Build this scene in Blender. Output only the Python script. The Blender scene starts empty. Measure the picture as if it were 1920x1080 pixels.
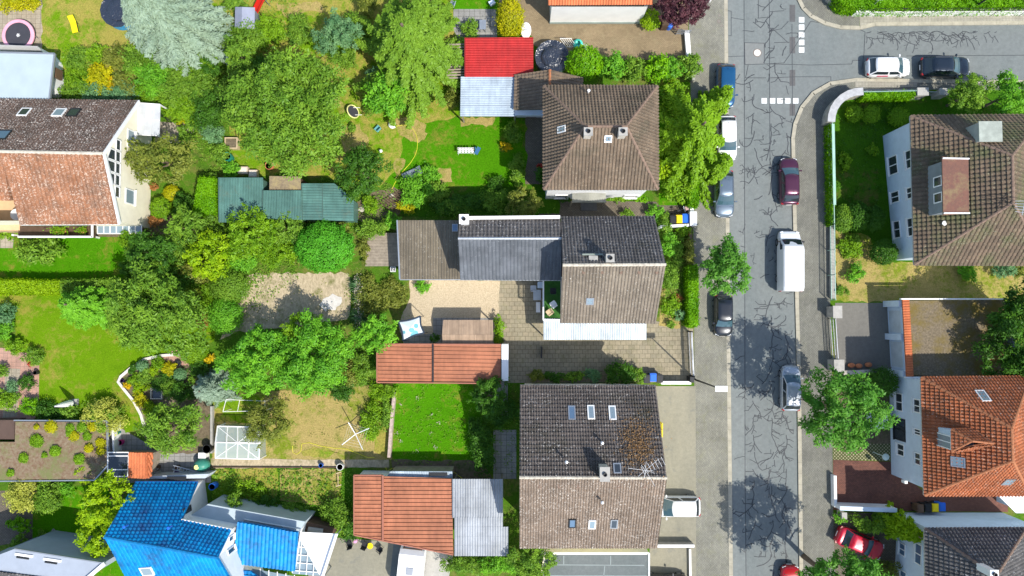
import bpy, bmesh, math, random
import numpy as np
from mathutils import Vector, Matrix, Euler
random.seed(7); rng = np.random.default_rng(7)
C = bpy.data.collections.new('scene'); bpy.context.scene.collection.children.link(C)
# ---------------------------------------------------------------- camera, sky, sun, exposure
H = 63.0; F = 1279.0
cam_d = bpy.data.cameras.new('camera'); cam = bpy.data.objects.new('camera', cam_d); C.objects.link(cam)
cam_d.sensor_width = 36; cam_d.lens = 36 * F / 1920; cam_d.clip_start = 1; cam_d.clip_end = 2000
cam.location = (0, 0, H); cam.rotation_euler = (math.atan(50 / F), math.atan(10 / F), 0)
bpy.context.scene.camera = cam
SUN = Vector((0.53, -0.51, 1.0)).normalized()
wd = bpy.data.worlds.new("World"); bpy.context.scene.world = wd; wd.use_nodes = True
nt = wd.node_tree; sk = nt.nodes.new('ShaderNodeTexSky'); sk.sky_type = 'NISHITA'; sk.sun_disc = False
sk.sun_elevation = math.asin(SUN.z); sk.sun_rotation = math.atan2(SUN.x, SUN.y)
nt.links.new(sk.outputs[0], nt.nodes['Background'].inputs[0]); nt.nodes['Background'].inputs[1].default_value = 0.15
sl = bpy.data.lights.new('sun', 'SUN'); sl.energy = 3.7; sl.angle = math.radians(0.5); sl.color = (1, .955, .88)
so = bpy.data.objects.new('sun', sl); C.objects.link(so); so.rotation_euler = SUN.to_track_quat('Z', 'Y').to_euler()
vs = bpy.context.scene.view_settings; vs.view_transform = 'Standard'; vs.look = 'None'; vs.gamma = 1; vs.exposure = 0.55
RM = cam.rotation_euler.to_matrix()
def W(px, py, z=0.0):
    "world point at height z that photo pixel (px,py) sees"
    d = RM @ Vector(((px - 960) / F, -(py - 540) / F, -1)); t = (z - H) / d.z
    return Vector((d.x * t, d.y * t, z))
def WW(pts, z=0.0): return [W(p[0], p[1], p[2] if len(p) > 2 else z) for p in pts]
def ray_wall(px, py, p0, p1):
    "(distance along p0-p1, height) where the pixel's ray meets the vertical plane over p0-p1"
    d = RM @ Vector(((px - 960) / F, -(py - 540) / F, -1)); u = (p1 - p0); u.z = 0; L = u.length; u = u / L
    n = Vector((-u.y, u.x, 0)); t = (p0.dot(n)) / d.dot(n); q = d * t
    return ((q - p0).dot(u), q.z + H)
# ---------------------------------------------------------------- materials
MATS = {}
def srgb(r, g, b):
    f = lambda c: (c / 255 / 12.92) if c / 255 < .04 else ((c / 255 + .055) / 1.055) ** 2.4
    return (f(r), f(g), f(b), 1)
def c4(c): return (c[0], c[1], c[2], 1)
class NT:
    def __init__(s, name):
        s.m = bpy.data.materials.new(name); s.m.use_nodes = True; s.t = s.m.node_tree
        s.p = s.t.nodes['Principled BSDF']; s.out = s.t.nodes['Material Output']
        s.p.inputs['Specular IOR Level'].default_value = .3
    def n(s, k, **a):
        x = s.t.nodes.new('ShaderNode' + k)
        for q, v in a.items(): setattr(x, q, v)
        return x
    def l(s, a, b): s.t.links.new(a, b)
    def pos(s):
        g = s.n('NewGeometry'); return g.outputs['Position']
    def noise(s, scale, det=3, vec=None, rough=.6, dist=0, strx=None):
        x = s.n('TexNoise'); x.inputs['Scale'].default_value = scale; x.inputs['Detail'].default_value = det
        x.inputs['Roughness'].default_value = rough; x.inputs['Distortion'].default_value = dist
        v = vec or s.pos()
        if strx:
            mp = s.n('Mapping'); mp.inputs['Scale'].default_value = strx; s.l(v, mp.inputs[0]); v = mp.outputs[0]
        s.l(v, x.inputs['Vector']); return x.outputs['Fac']
    def ramp(s, fac, lo, hi, a=0., b=1.):
        x = s.n('MapRange'); x.inputs['From Min'].default_value = lo; x.inputs['From Max'].default_value = hi
        x.inputs['To Min'].default_value = a; x.inputs['To Max'].default_value = b
        s.l(fac, x.inputs['Value']); return x.outputs['Result']
    def mix(s, fac, a, b, mode='MIX'):
        x = s.n('MixRGB', blend_type=mode)
        for i, v in ((0, fac), (1, a), (2, b)):
            if isinstance(v, (int, float)): x.inputs[i].default_value = v
            elif isinstance(v, (tuple, list)): x.inputs[i].default_value = c4(v)
            else: s.l(v, x.inputs[i])
        return x.outputs[0]
    def mul(s, a, b, op='MULTIPLY'):
        x = s.n('Math', operation=op)
        for i, v in ((0, a), (1, b)):
            if isinstance(v, (int, float)): x.inputs[i].default_value = v
            else: s.l(v, x.inputs[i])
        return x.outputs[0]
    def grey(s, v):
        x = s.n('CombineColor'); [s.l(v, x.inputs[i]) for i in range(3)]; return x.outputs[0]
    def base(s, c):
        if isinstance(c, (tuple, list)): s.p.inputs['Base Color'].default_value = c4(c)
        else: s.l(c, s.p.inputs['Base Color'])
        return s
    def bump(s, h, strength=.5, dist=.05):
        b = s.n('Bump'); b.inputs['Strength'].default_value = strength; b.inputs['Distance'].default_value = dist
        s.l(h, b.inputs['Height']); s.l(b.outputs[0], s.p.inputs['Normal']); return s
    def set(s, rough=.85, metal=0, spec=.3):
        s.p.inputs['Roughness'].default_value = rough; s.p.inputs['Metallic'].default_value = metal
        s.p.inputs['Specular IOR Level'].default_value = spec; return s
def plain(name, c, rough=.7, metal=0, var=.12, scale=1.2, spec=.3, dirt=None):
    if name in MATS: return MATS[name]
    t = NT(name); n = t.noise(scale, 5)
    f = t.ramp(n, .3, .7, 1 - var, 1 + var); col = t.mix(1, c, t.grey(f), 'MULTIPLY')
    if dirt: col = t.mix(t.ramp(t.noise(scale * 3.1, 6, rough=.7), .5, .75, 0, dirt[1]), col, dirt[0])
    t.base(col).set(rough, metal, spec); MATS[name] = t.m; return t.m
def lawn(name, green, dry, amt=.5, dark=None, gs=.22, blades=.35):
    t = NT(name)
    big = t.noise(gs, 5, rough=.65); mid = t.noise(1.6, 5, rough=.7, dist=.6); fine = t.noise(9, 4, rough=.75)
    s = t.mul(t.mul(big, .6), t.mul(mid, .4), 'ADD')
    f = t.ramp(s, .62 - .32 * amt, .72 - .32 * amt)
    col = t.mix(f, green, dry)
    g2 = (green[0] * .62, green[1] * .72, green[2] * .7)
    col = t.mix(t.ramp(t.noise(.75, 5, rough=.7), .50, .68, 0, .5), col, dark or g2)
    col = t.mix(1, col, t.grey(t.ramp(fine, .3, .7, 1 - blades, 1 + blades)), 'MULTIPLY')
    t.base(col).bump(t.noise(7, 5, rough=.8), .6, .08).set(1, 0, 0); MATS[name] = t.m; return t.m
def speck(name, c1, c2, c3=None, sc=6, sc2=.5, amt=.5, bump=.3, strx=None):
    t = NT(name)
    col = t.mix(t.ramp(t.noise(sc, 4, rough=.8, strx=strx), .35, .65), c1, c2)
    if c3: col = t.mix(t.ramp(t.noise(sc2, 5, rough=.7), .62 - .2 * amt, .8 - .2 * amt), col, c3)
    t.base(col).bump(t.noise(sc * 1.3, 4), bump, .05).set(.95, 0, .15); MATS[name] = t.m; return t.m
def paving(name, c1, c2, mortar, bw=.2, bh=.1, ms=.012, offs=.5, moss=None, rot=0, bias=0):
    t = NT(name); mp = t.n('Mapping'); mp.inputs['Rotation'].default_value = (0, 0, rot); t.l(t.pos(), mp.inputs[0])
    b = t.n('TexBrick', offset=offs); b.inputs['Scale'].default_value = 1; b.inputs['Brick Width'].default_value = bw
    b.inputs['Row Height'].default_value = bh; b.inputs['Mortar Size'].default_value = ms; b.inputs['Mortar Smooth'].default_value = .3
    b.inputs['Color1'].default_value = c4(c1); b.inputs['Color2'].default_value = c4(c2); b.inputs['Mortar'].default_value = c4(mortar)
    t.l(mp.outputs[0], b.inputs['Vector'])
    col = t.mix(1, b.outputs[0], t.grey(t.ramp(t.noise(.5, 6, rough=.7), .3, .7, .78, 1.2)), 'MULTIPLY')
    col = t.mix(1, col, t.grey(t.ramp(t.noise(5, 4, rough=.8), .3, .7, .85, 1.15)), 'MULTIPLY')
    if moss: col = t.mix(t.ramp(t.noise(.9, 6, rough=.75), .52, .72, 0, moss[1]), col, moss[0])
    t.base(col).bump(b.outputs['Fac'], -.4, .02).set(.9, 0, .2); MATS[name] = t.m; return t.m
def tilem(name, c1, c2, lichen=None, la=.5, moss=None, ma=.4, mscale=.35, spec=.3, rough=.8):
    "roof tiles: one tone per tile from the tile's own uv cell, lichen flecks, moss patches"
    t = NT(name); uv = t.n('UVMap'); fl = t.n('VectorMath', operation='FLOOR'); t.l(uv.outputs[0], fl.inputs[0])
    wn = t.n('TexWhiteNoise', noise_dimensions='2D'); t.l(fl.outputs[0], wn.inputs['Vector'])
    col = t.mix(wn.outputs['Value'], c1, c2)
    col = t.mix(1, col, t.grey(t.ramp(t.noise(.45, 5, rough=.7), .3, .7, .74, 1.24)), 'MULTIPLY'); col = t.mix(1, col, t.grey(t.ramp(t.noise(1, 4, rough=.7, strx=(2.6, .35, .5)), .3, .7, .84, 1.16)), 'MULTIPLY')
    if moss: col = t.mix(t.ramp(t.noise(mscale, 6, rough=.75), .66 - .25 * ma, .82 - .25 * ma, 0, .8), col, moss)
    if lichen:
        m = t.mul(t.ramp(t.noise(7, 3, rough=.9), .64 - .1 * la, .69 - .1 * la), t.ramp(t.noise(.6, 4), .4, .6, .35, 1))
        col = t.mix(m, col, lichen)
    t.base(col).bump(t.noise(11, 4), .25, .02).set(rough, 0, spec); MATS[name] = t.m; return t.m
def leafm(name, dark, light, trans=.28):
    if name in MATS: return MATS[name]
    t = NT(name); a = t.n('Attribute', attribute_name='tint'); g = t.n('NewGeometry')
    f = t.mul(t.mul(a.outputs['Fac'], .7), t.mul(g.outputs['Random Per Island'], .3), 'ADD')
    col = t.mix(f, dark, light)
    d = t.n('BsdfDiffuse'); tr = t.n('BsdfTranslucent'); mx = t.n('MixShader'); mx.inputs[0].default_value = trans
    t.l(col, d.inputs[0]); t.l(t.mix(1, col, (1.15, 1.1, .6), 'MULTIPLY'), tr.inputs[0]); t.l(d.outputs[0], mx.inputs[1]); t.l(tr.outputs[0], mx.inputs[2])
    gl = t.n('BsdfGlossy'); gl.inputs['Roughness'].default_value = .45; gl.inputs[0].default_value = (.8, .9, .8, 1)
    m2 = t.n('MixShader'); m2.inputs[0].default_value = .012; t.l(mx.outputs[0], m2.inputs[1]); t.l(gl.outputs[0], m2.inputs[2])
    t.l(m2.outputs[0], t.out.inputs[0]); t.t.nodes.remove(t.p); MATS[name] = t.m; return t.m
def glassm(name, c, rough=.06, spec=.9):
    if name in MATS: return MATS[name]
    t = NT(name); t.base(c).set(rough, 0, spec); MATS[name] = t.m; return t.m
# ---------------------------------------------------------------- objects
ORG = {}
def tag(o, label=None, cat=None, group=None, kind=None):
    if label: o['label'] = label
    if cat: o['category'] = cat
    if group: o['group'] = group
    if kind: o['kind'] = kind
    return o
def thing(name, label, cat, loc=(0, 0, 0), rz=0, group=None):
    o = bpy.data.objects.new(name, None); C.objects.link(o); o.empty_display_size = .3
    o.location = loc; o.rotation_euler = (0, 0, rz); ORG[o.name] = Vector(loc); return tag(o, label, cat, group)
def link(name, me, mat, parent=None, local=False, smooth=False):
    o = bpy.data.objects.new(name, me); C.objects.link(o)
    if mat is not None and not me.materials: me.materials.append(mat)
    if parent is not None:
        o.parent = parent
        org = Vector((0, 0, 0)) if local else ORG.get(parent.name, Vector((0, 0, 0)))
        if not local: me.transform(Matrix.Translation(-org))
        ORG[o.name] = org
    elif not local and len(me.vertices):
        # put the origin of a one-mesh thing at its base
        co = np.empty(len(me.vertices) * 3); me.vertices.foreach_get('co', co); co = co.reshape(-1, 3)
        c = Vector(((co[:, 0].min() + co[:, 0].max()) / 2, (co[:, 1].min() + co[:, 1].max()) / 2, co[:, 2].min()))
        me.transform(Matrix.Translation(-c)); o.location = c; ORG[o.name] = c
    else: ORG[o.name] = Vector((0, 0, 0))
    if smooth: me.shade_smooth()
    return o
class MB:
    def __init__(s): s.v = []; s.f = []; s.sm = []
    def poly(s, pts): i = len(s.v); s.v += [tuple(p) for p in pts]; s.f.append(tuple(range(i, i + len(pts)))); return s
    def prism(s, pts, z0, z1, top=None):
        "closed prism over the xy polygon; z1 may be one height or one per point"
        n = len(pts); a = sum(pts[i][0] * pts[(i + 1) % n][1] - pts[(i + 1) % n][0] * pts[i][1] for i in range(n))
        zs = list(z1) if isinstance(z1, (list, tuple)) else [z1] * n; pts = list(pts)
        if a < 0: pts = pts[::-1]; zs = zs[::-1]
        i = len(s.v)
        s.v += [(p[0], p[1], z0) for p in pts] + [(p[0], p[1], z) for p, z in zip(pts, zs)]
        s.f.append(tuple(range(i + n - 1, i - 1, -1)))
        if top is not False: s.f.append(tuple(range(i + n, i + 2 * n)))
        for k in range(n): q = (k + 1) % n; s.f.append((i + k, i + q, i + n + q, i + n + k))
        return s
    def box(s, c, d, rz=0, M=None):
        i = len(s.v); R = M or Matrix.Rotation(rz, 3, 'Z'); c = Vector(c)
        for x in (-.5, .5):
            for y in (-.5, .5):
                for z in (-.5, .5): s.v.append(tuple(c + R @ Vector((x * d[0], y * d[1], z * d[2]))))
        for f in ((0, 1, 3, 2), (4, 6, 7, 5), (0, 4, 5, 1), (2, 3, 7, 6), (0, 2, 6, 4), (1, 5, 7, 3)): s.f.append(tuple(i + k for k in f))
        return s
    def beam(s, p, q, w, h=None):
        "square bar from p to q"
        p = Vector(p); q = Vector(q); d = q - p; L = d.length
        if L < 1e-6: return s
        z = d / L; up = Vector((0, 0, 1)) if abs(z.z) < .95 else Vector((1, 0, 0)); x = z.cross(up).normalized(); y = x.cross(z)
        M = Matrix((x, z, y)).transposed(); return s.box((p + q) / 2, (w, L, h or w), M=M)
    def tube(s, pts, r, n=8, caps=True, radii=None):
        pts = [Vector(p) for p in pts]; m = len(pts); i0 = len(s.v)
        for k, p in enumerate(pts):
            d = (pts[min(k + 1, m - 1)] - pts[max(k - 1, 0)]).normalized(); up = Vector((0, 0, 1)) if abs(d.z) < .95 else Vector((1, 0, 0))
            x = d.cross(up).normalized(); y = x.cross(d); rr = radii[k] if radii else r
            for j in range(n): a = 2 * math.pi * j / n; s.v.append(tuple(p + (x * math.cos(a) + y * math.sin(a)) * rr))
        for k in range(m - 1):
            for j in range(n): q = (j + 1) % n; s.f.append((i0 + k * n + j, i0 + k * n + q, i0 + (k + 1) * n + q, i0 + (k + 1) * n + j))
        if caps: s.f.append(tuple(range(i0, i0 + n))); s.f.append(tuple(range(i0 + m * n - 1, i0 + (m - 1) * n - 1, -1)))
        return s
    def lathe(s, prof, c=(0, 0, 0), n=24, sx=1, sy=1):
        i0 = len(s.v); c = Vector(c); m = len(prof)
        for r, z in prof:
            for j in range(n): a = 2 * math.pi * j / n; s.v.append((c.x + r * sx * math.cos(a), c.y + r * sy * math.sin(a), c.z + z))
        for k in range(m - 1):
            for j in range(n): q = (j + 1) % n; s.f.append((i0 + k * n + j, i0 + k * n + q, i0 + (k + 1) * n + q, i0 + (k + 1) * n + j))
        if prof[0][0] > 1e-4 and prof[0] != prof[-1]: s.f.append(tuple(range(i0 + n - 1, i0 - 1, -1)))
        return s
    def build(s, name, mat, parent=None, local=False, smooth=False):
        me = bpy.data.meshes.new(name); me.from_pydata(s.v, [], s.f); me.update()
        bm = bmesh.new(); bm.from_mesh(me); bmesh.ops.recalc_face_normals(bm, faces=bm.faces)
        bm.to_mesh(me); bm.free()
        return link(name, me, mat, parent, local, smooth)
def one(mb, name, mat, label, cat, group=None, smooth=False):
    return tag(mb.build(name, mat, None, smooth=smooth), label, cat, group)
def inset(poly, d):
    "move the edges of a world xy polygon inwards by d"
    n = len(poly); P = [Vector((p[0], p[1])) for p in poly]
    a = sum(P[i].x * P[(i + 1) % n].y - P[(i + 1) % n].x * P[i].y for i in range(n)); sg = 1 if a > 0 else -1; out = []
    for i in range(n):
        p0, p1, p2 = P[i - 1], P[i], P[(i + 1) % n]
        u = (p1 - p0).normalized(); v = (p2 - p1).normalized()
        n1 = Vector((-u.y, u.x)) * sg; n2 = Vector((-v.y, v.x)) * sg
        k = 1 + n1.dot(n2); out.append(p1 + (n1 + n2) * (d / max(k, .3)))
    return [Vector((p.x, p.y, 0)) for p in out]
PANT = [(0, 0), (.08, 0), (.2, .75), (.42, 1), (.66, .7), (.9, .02)]
def surf(poly3, wu, prof, amp, hv=None, step=.0, lift=0.0, thick=.14, flip=False):
    """roof covering on the plane of poly3 (first edge = eave): a height profile repeated every wu along the eave,
    stepped courses every hv up the slope, clipped to the polygon, on a slab. returns (verts, faces, uvs)"""
    P = [Vector(p) for p in poly3]; u = (P[1] - P[0]).normalized()
    far = max(P, key=lambda p: ((p - P[0]) - u * (p - P[0]).dot(u)).length)
    w = far - P[0]; v = (w - u * w.dot(u)).normalized(); n = u.cross(v)
    if n.z < 0: n = -n
    if flip: u, v = v, u
    O = P[0]; Q = [((p - O).dot(u), (p - O).dot(v)) for p in P]
    u0, u1 = min(q[0] for q in Q) - .01, max(q[0] for q in Q) + .01; v0, v1 = min(q[1] for q in Q), max(q[1] for q in Q)
    us = []; k = math.floor(u0 / wu)
    while k * wu < u1:
        for t, h in prof: us.append((k * wu + t * wu, h * amp))
        k += 1
    us.append((k * wu, prof[0][1] * amp)); vv = []
    if hv:
        r = 0
        while v0 + r * hv < v1:
            vv.append((v0 + r * hv + .004, step)); vv.append((v0 + (r + 1) * hv, 0)); r += 1
    else: vv = [(v0 - .01, 0), (v1 + .01, 0)]
    U = np.array(us); V = np.array(vv); nu, nv = len(U), len(V)
    gu = np.tile(U[:, 0], nv); gv = np.repeat(V[:, 0], nu); gh = np.tile(U[:, 1], nv) + np.repeat(V[:, 1], nu) + lift
    co = np.array(O)[None] + gu[:, None] * np.array(u) + gv[:, None] * np.array(v) + gh[:, None] * np.array(n)
    a = (np.arange(nv - 1)[:, None] * nu + np.arange(nu - 1)[None]).ravel()
    fc = np.stack([a, a + 1, a + 1 + nu, a + nu], 1)
    me = bpy.data.meshes.new('t'); me.from_pydata(co.tolist(), [], fc.tolist())
    bm = bmesh.new(); bm.from_mesh(me); bpy.data.meshes.remove(me)
    cen = sum((Vector((q[0], q[1])) for q in Q), Vector((0, 0))) / len(Q)
    for i in range(len(Q)):
        a2 = Vector(Q[i]); b2 = Vector(Q[(i + 1) % len(Q)]); d = b2 - a2
        if d.length < 1e-4: continue
        nn = Vector((d.y, -d.x)).normalized()
        if nn.dot(cen - a2) > 0: nn = -nn
        pl = O + u * a2.x + v * a2.y; n3 = u * nn.x + v * nn.y
        bmesh.ops.bisect_plane(bm, geom=bm.verts[:] + bm.edges[:] + bm.faces[:], plane_co=pl, plane_no=n3, clear_outer=True)
    uvl = bm.loops.layers.uv.new('UVMap'); hh = hv or 1
    for f in bm.faces:
        if f.normal.dot(n) < 0: f.normal_flip()
        c = f.calc_center_median() - O; cu, cv = c.dot(u) / wu, (c.dot(v) - v0 - .01) / hh
        for lp in f.loops:
            lp[uvl].uv = (math.floor(cu) + .5, math.floor(cv) + .5)
    # slab below
    top = [bm.verts.new(O + u * q[0] + v * q[1] + n * (lift - .012)) for q in Q]; bot = [bm.verts.new(O + u * q[0] + v * q[1] - n * thick) for q in Q]
    fs = [bm.faces.new(top), bm.faces.new(bot[::-1])]
    for i in range(len(Q)): j = (i + 1) % len(Q); fs.append(bm.faces.new((top[j], top[i], bot[i], bot[j])))
    bmesh.ops.recalc_face_normals(bm, faces=fs)
    if fs[0].normal.dot(n) < 0: bmesh.ops.reverse_faces(bm, faces=fs)
    return bm
def join_bms(bms, name, mat, parent):
    me = bpy.data.meshes.new(name); tot = bmesh.new(); tmp = bpy.data.meshes.new('tmp')
    for b in bms: b.to_mesh(tmp); tot.from_mesh(tmp); b.free()
    tot.to_mesh(me); tot.free(); bpy.data.meshes.remove(tmp)
    return link(name, me, mat, parent)
def tiled(planes, mat, parent, name='roof', wu=.3, hv=.36, amp=.07, step=.085, prof=PANT, lift=0.02):
    return join_bms([surf(p, wu, prof, amp, hv, step, lift) for p in planes], name, mat, parent)
RIB = [(0, 0), (.80, 0), (.84, 1), (.96, 1)]
WAVE = [(0, 0), (.17, .35), (.33, .9), (.5, 1), (.67, .7), (.83, .15)]
def ribbed(planes, mat, parent, name='roof', wu=.33, amp=.05, prof=RIB, flip=False, thick=.05):
    return join_bms([surf(p, wu, prof, amp, None, 0, 0.01, thick, flip) for p in planes], name, mat, parent)
def caps(lines, mat, parent, r=.13, name='ridge_cap'):
    mb = MB()
    for a, b in lines:
        a = Vector(a); b = Vector(b); L = (b - a).length; n = max(2, int(L / .4))
        for i in range(n):
            p = a.lerp(b, i / n) + Vector((0, 0, .02)); q = a.lerp(b, (i + 1.08) / n) + Vector((0, 0, .02)); mb.tube([p, q], r, 8, True, [r * 1.08, r * .9])
    return mb.build(name, mat, parent)
def gutters(lines, mat, parent, r=.07, name='gutter'):
    for a, b in lines:
        a = Vector(a) + Vector((0, 0, -.06)); b = Vector(b) + Vector((0, 0, -.06)); MB().tube([a, b], r, 8).build(name, mat, parent)
def wall_window(parent, wp0, wp1, px, frame, glass, div=1, name='window', proud=.03, sill=True, reveal=None):
    "window on the vertical wall over wp0-wp1, from the photo pixels of its corners"
    sz = [ray_wall(x, y, wp0, wp1) for x, y in px]; s0, s1 = min(a[0] for a in sz), max(a[0] for a in sz); z0, z1 = min(a[1] for a in sz), max(a[1] for a in sz)
    return win_sz(parent, wp0, wp1, s0, s1, z0, z1, frame, glass, div, name, proud, sill)
def win_sz(parent, wp0, wp1, s0, s1, z0, z1, frame, glass, div=1, name='window', proud=.03, sill=True, open_=False):
    u = wp1 - wp0; u.z = 0; u.normalize(); n = Vector((-u.y, u.x, 0))
    mid = (wp0 + wp1) / 2
    if n.dot(Vector((-mid.x, -mid.y, 0))) < 0: n = -n          # towards the nadir
    M = Matrix((u, n, Vector((0, 0, 1)))).transposed(); c = wp0 + u * (s0 + s1) / 2; c.z = (z0 + z1) / 2; w = s1 - s0; h = z1 - z0
    mb = MB(); fw = min(.09, w * .15)
    for dx in (-1, 1): mb.box(c + u * dx * (w - fw) / 2 + n * proud, (fw, .08, h), M=M)
    for dz in (-1, 1): mb.box(c + Vector((0, 0, dz * (h - fw) / 2)) + n * proud, (w - 2 * fw, .08, fw), M=M)
    for k in range(1, div + 1):
        if div > 0 and k < div + 0 or (div == 1 and False): mb.box(c + u * (-w / 2 + w * k / div) + n * proud, (fw * .9, .076, h - 2 * fw), M=M)
    f = mb.build(name, frame, parent)
    MB().box(c + n * (proud - .012), (w - fw * 1.2, .05, h - fw * 1.2), M=M).build('pane', glass, f)
    if sill: MB().box(c + Vector((0, 0, -h / 2 - .03)) + n * (proud + .05), (w + .12, .2, .05), M=M).build('sill', frame, f)
    return f
def skylight(parent, px, py, z, w, h, plane, frame, glass, name='skylight', lift=.1):
    "roof window lying in the roof plane (given by 3 world points, first edge the eave)"
    a, b, c = [Vector(p) for p in plane[:3]]; u = (b - a).normalized(); t = c - a; v = (t - u * t.dot(u)).normalized(); n = u.cross(v)
    if n.z < 0: n = -n; 
    if v.z < 0: v = -v
    d = RM @ Vector(((px - 960) / F, -(py - 540) / F, -1)); o = Vector((0, 0, H)); tt = (a - o).dot(n) / d.dot(n); q = o + d * tt + n * lift
    M = Matrix((u, v, n)).transposed(); mb = MB(); fw = .09
    if M.determinant() < 0: M = Matrix((-u, v, n)).transposed()
    for s in (-1, 1): mb.box(q + u * s * (w - fw) / 2, (fw, h, .16), M=M); mb.box(q + v * s * (h - fw) / 2, (w - 2 * fw, fw, .16), M=M)
    f = mb.build(name, frame, parent); MB().box(q + n * .01, (w - 2 * fw, h - 2 * fw, .1), M=M).build('pane', glass, f); return f
def on_plane(px, py, plane):
    a, b, c = [Vector(p) for p in plane[:3]]; n = (b - a).cross(c - a).normalized()
    d = RM @ Vector(((px - 960) / F, -(py - 540) / F, -1)); o = Vector((0, 0, H)); return o + d * ((a - o).dot(n) / d.dot(n))
# ---------------------------------------------------------------- shared materials
lawn('grass_bright', (.062, .21, .004), (.20, .20, .03), .30)
lawn('grass_mixed', (.13, .25, .008), (.31, .27, .06), .55)
lawn('grass_yellowish', (.12, .235, .006), (.25, .24, .04), .38, gs=.16, blades=.25)
lawn('grass_dry', (.17, .22, .02), (.36, .28, .10), .66)
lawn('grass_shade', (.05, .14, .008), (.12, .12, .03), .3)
lawn('ground_wild', (.07, .16, .012), (.16, .17, .04), .42, dark=(.05, .075, .02))
speck('soil', (.20, .16, .10), (.11, .085, .055), (.06, .09, .02), 4, .9, .6)
speck('gravel_pale', (.58, .48, .33), (.36, .29, .19), None, 9, .5, .4, .5)
speck('gravel_sand', (.55, .45, .30), (.32, .26, .165), (.17, .17, .06), 3.2, .8, .5, .4, (1.6, .8, 1))
speck('gravel_roof', (.25, .20, .135), (.11, .09, .06), (.17, .125, .03), 6, .4, 1.0, .5)
speck('sedum', (.26, .21, .14), (.17, .10, .06), (.17, .18, .07), 3.5, .8, .7, .6)
paving('pavement_grey', (.27, .26, .21), (.22, .215, .18), (.12, .12, .095), .22, .11, .014, moss=((.20, .20, .10), .5), rot=math.pi / 2)
paving('pavement_dark', (.22, .215, .18), (.18, .176, .15), (.09, .09, .075), .22, .11, .014, rot=math.pi / 2, moss=((.22, .22, .14), .3))
paving('pavement_light', (.33, .31, .25), (.30, .28, .23), (.21, .195, .16), .3, .3, .014, offs=0)
paving('drive_tan', (.27, .205, .12), (.235, .178, .105), (.15, .115, .07), .2, .1, .01, moss=((.30, .26, .15), .5))
paving('drive_beige', (.31, .265, .18), (.26, .23, .16), (.12, .105, .065), .5, .4, .018, moss=((.17, .165, .075), .55))
paving('path_brown', (.20, .165, .12), (.155, .13, .10), (.07, .06, .045), .24, .12, .018, moss=((.13, .13, .06), .4))
paving('tiles_beige', (.38, .33, .25), (.34, .29, .22), (.20, .17, .12), .45, .45, .02, offs=0)
paving('tiles_grey', (.30, .29, .27), (.25, .245, .23), (.12, .12, .10), .5, .5, .02, offs=0, moss=((.18, .17, .10), .3))
paving('brick_red', (.20, .085, .06), (.145, .065, .05), (.08, .05, .04), .2, .1, .012)
paving('paving_pink', (.46, .27, .20), (.38, .23, .18), (.25, .17, .13), .4, .4, .015, offs=0)
paving('grass_pavers', (.42, .36, .23), (.36, .31, .20), (.08, .10, .03), .22, .22, .06, rot=math.pi / 4, offs=0)
def asphalt(name, a, b):
    t = NT(name); col = t.mix(t.ramp(t.noise(.25, 6, rough=.65, strx=(2, .6, 1)), .3, .7), a, b)
    col = t.mix(1, col, t.grey(t.ramp(t.noise(3.1, 6, rough=.85), .3, .7, .84, 1.16)), 'MULTIPLY')
    col = t.mix(t.ramp(t.noise(1.1, 3, rough=.5), .62, .66, 0, .25), col, (.13, .14, .14))
    t.base(col).bump(t.noise(30, 2), .2, .01).set(.9, 0, .2); MATS[name] = t.m
asphalt('asphalt', (.158, .178, .173), (.19, .206, .198)); asphalt('asphalt_dark', (.10, .10, .10), (.14, .135, .13)); asphalt('drive_old', (.19, .18, .155), (.15, .145, .13)); asphalt('concrete_old', (.29, .27, .20), (.225, .215, .165))
asphalt('bitumen', (.13, .15, .145), (.165, .18, .175)); asphalt('concrete', (.42, .40, .36), (.36, .35, .32))
m = MATS
white = plain('white_paint', (.86, .85, .82), .6, 0, .05); cream = plain('cream_render', (.86, .80, .62), .9, 0, .06); bluewhite = plain('pale_blue_render', (.60, .70, .80), .9, 0, .06, dirt=((.45, .5, .55), .25))
render_w = plain('white_render', (.80, .80, .80), .9, 0, .06, dirt=((.55, .55, .52), .25)); metal = plain('grey_metal', (.42, .44, .46), .4, .6, .08); darkm = plain('dark_metal', (.03, .032, .035), .5, .3)
wood = plain('weathered_wood', (.30, .25, .19), .85, 0, .25, 3); woodl = plain('light_wood', (.52, .40, .24), .8, 0, .2, 3); woodd = plain('dark_wood', (.09, .055, .035), .8, 0, .2, 3)
black = plain('black_plastic', (.025, .026, .028), .45); bluep = plain('blue_plastic', (.02, .14, .62), .4); yellowp = plain('yellow_plastic', (.80, .62, .01), .4); greenp = plain('green_plastic', (.02, .22, .16), .4)
concrete = m['concrete']; stone = plain('stone', (.42, .39, .33), .9, 0, .3, 3); terracotta = plain('terracotta', (.55, .20, .09), .85, 0, .15, 3); brownp = plain('brown_plastic', (.13, .08, .05), .5)
glass_d = glassm('glass_dark', (.035, .045, .055)); glass_b = glassm('glass_blue', (.10, .17, .26)); glass_p = glassm('glass_pale', (.22, .29, .33), .15); tar = plain('tar', (.055, .06, .065), .6); paintw = plain('road_paint', (.85, .86, .84), .7, 0, .06, 4)
teal = plain('teal_plastic', (.15, .42, .42), .4); redp = plain('red_plastic', (.60, .03, .02), .35); fenceg = plain('pale_green_metal', (.38, .55, .47), .5, .3)
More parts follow.
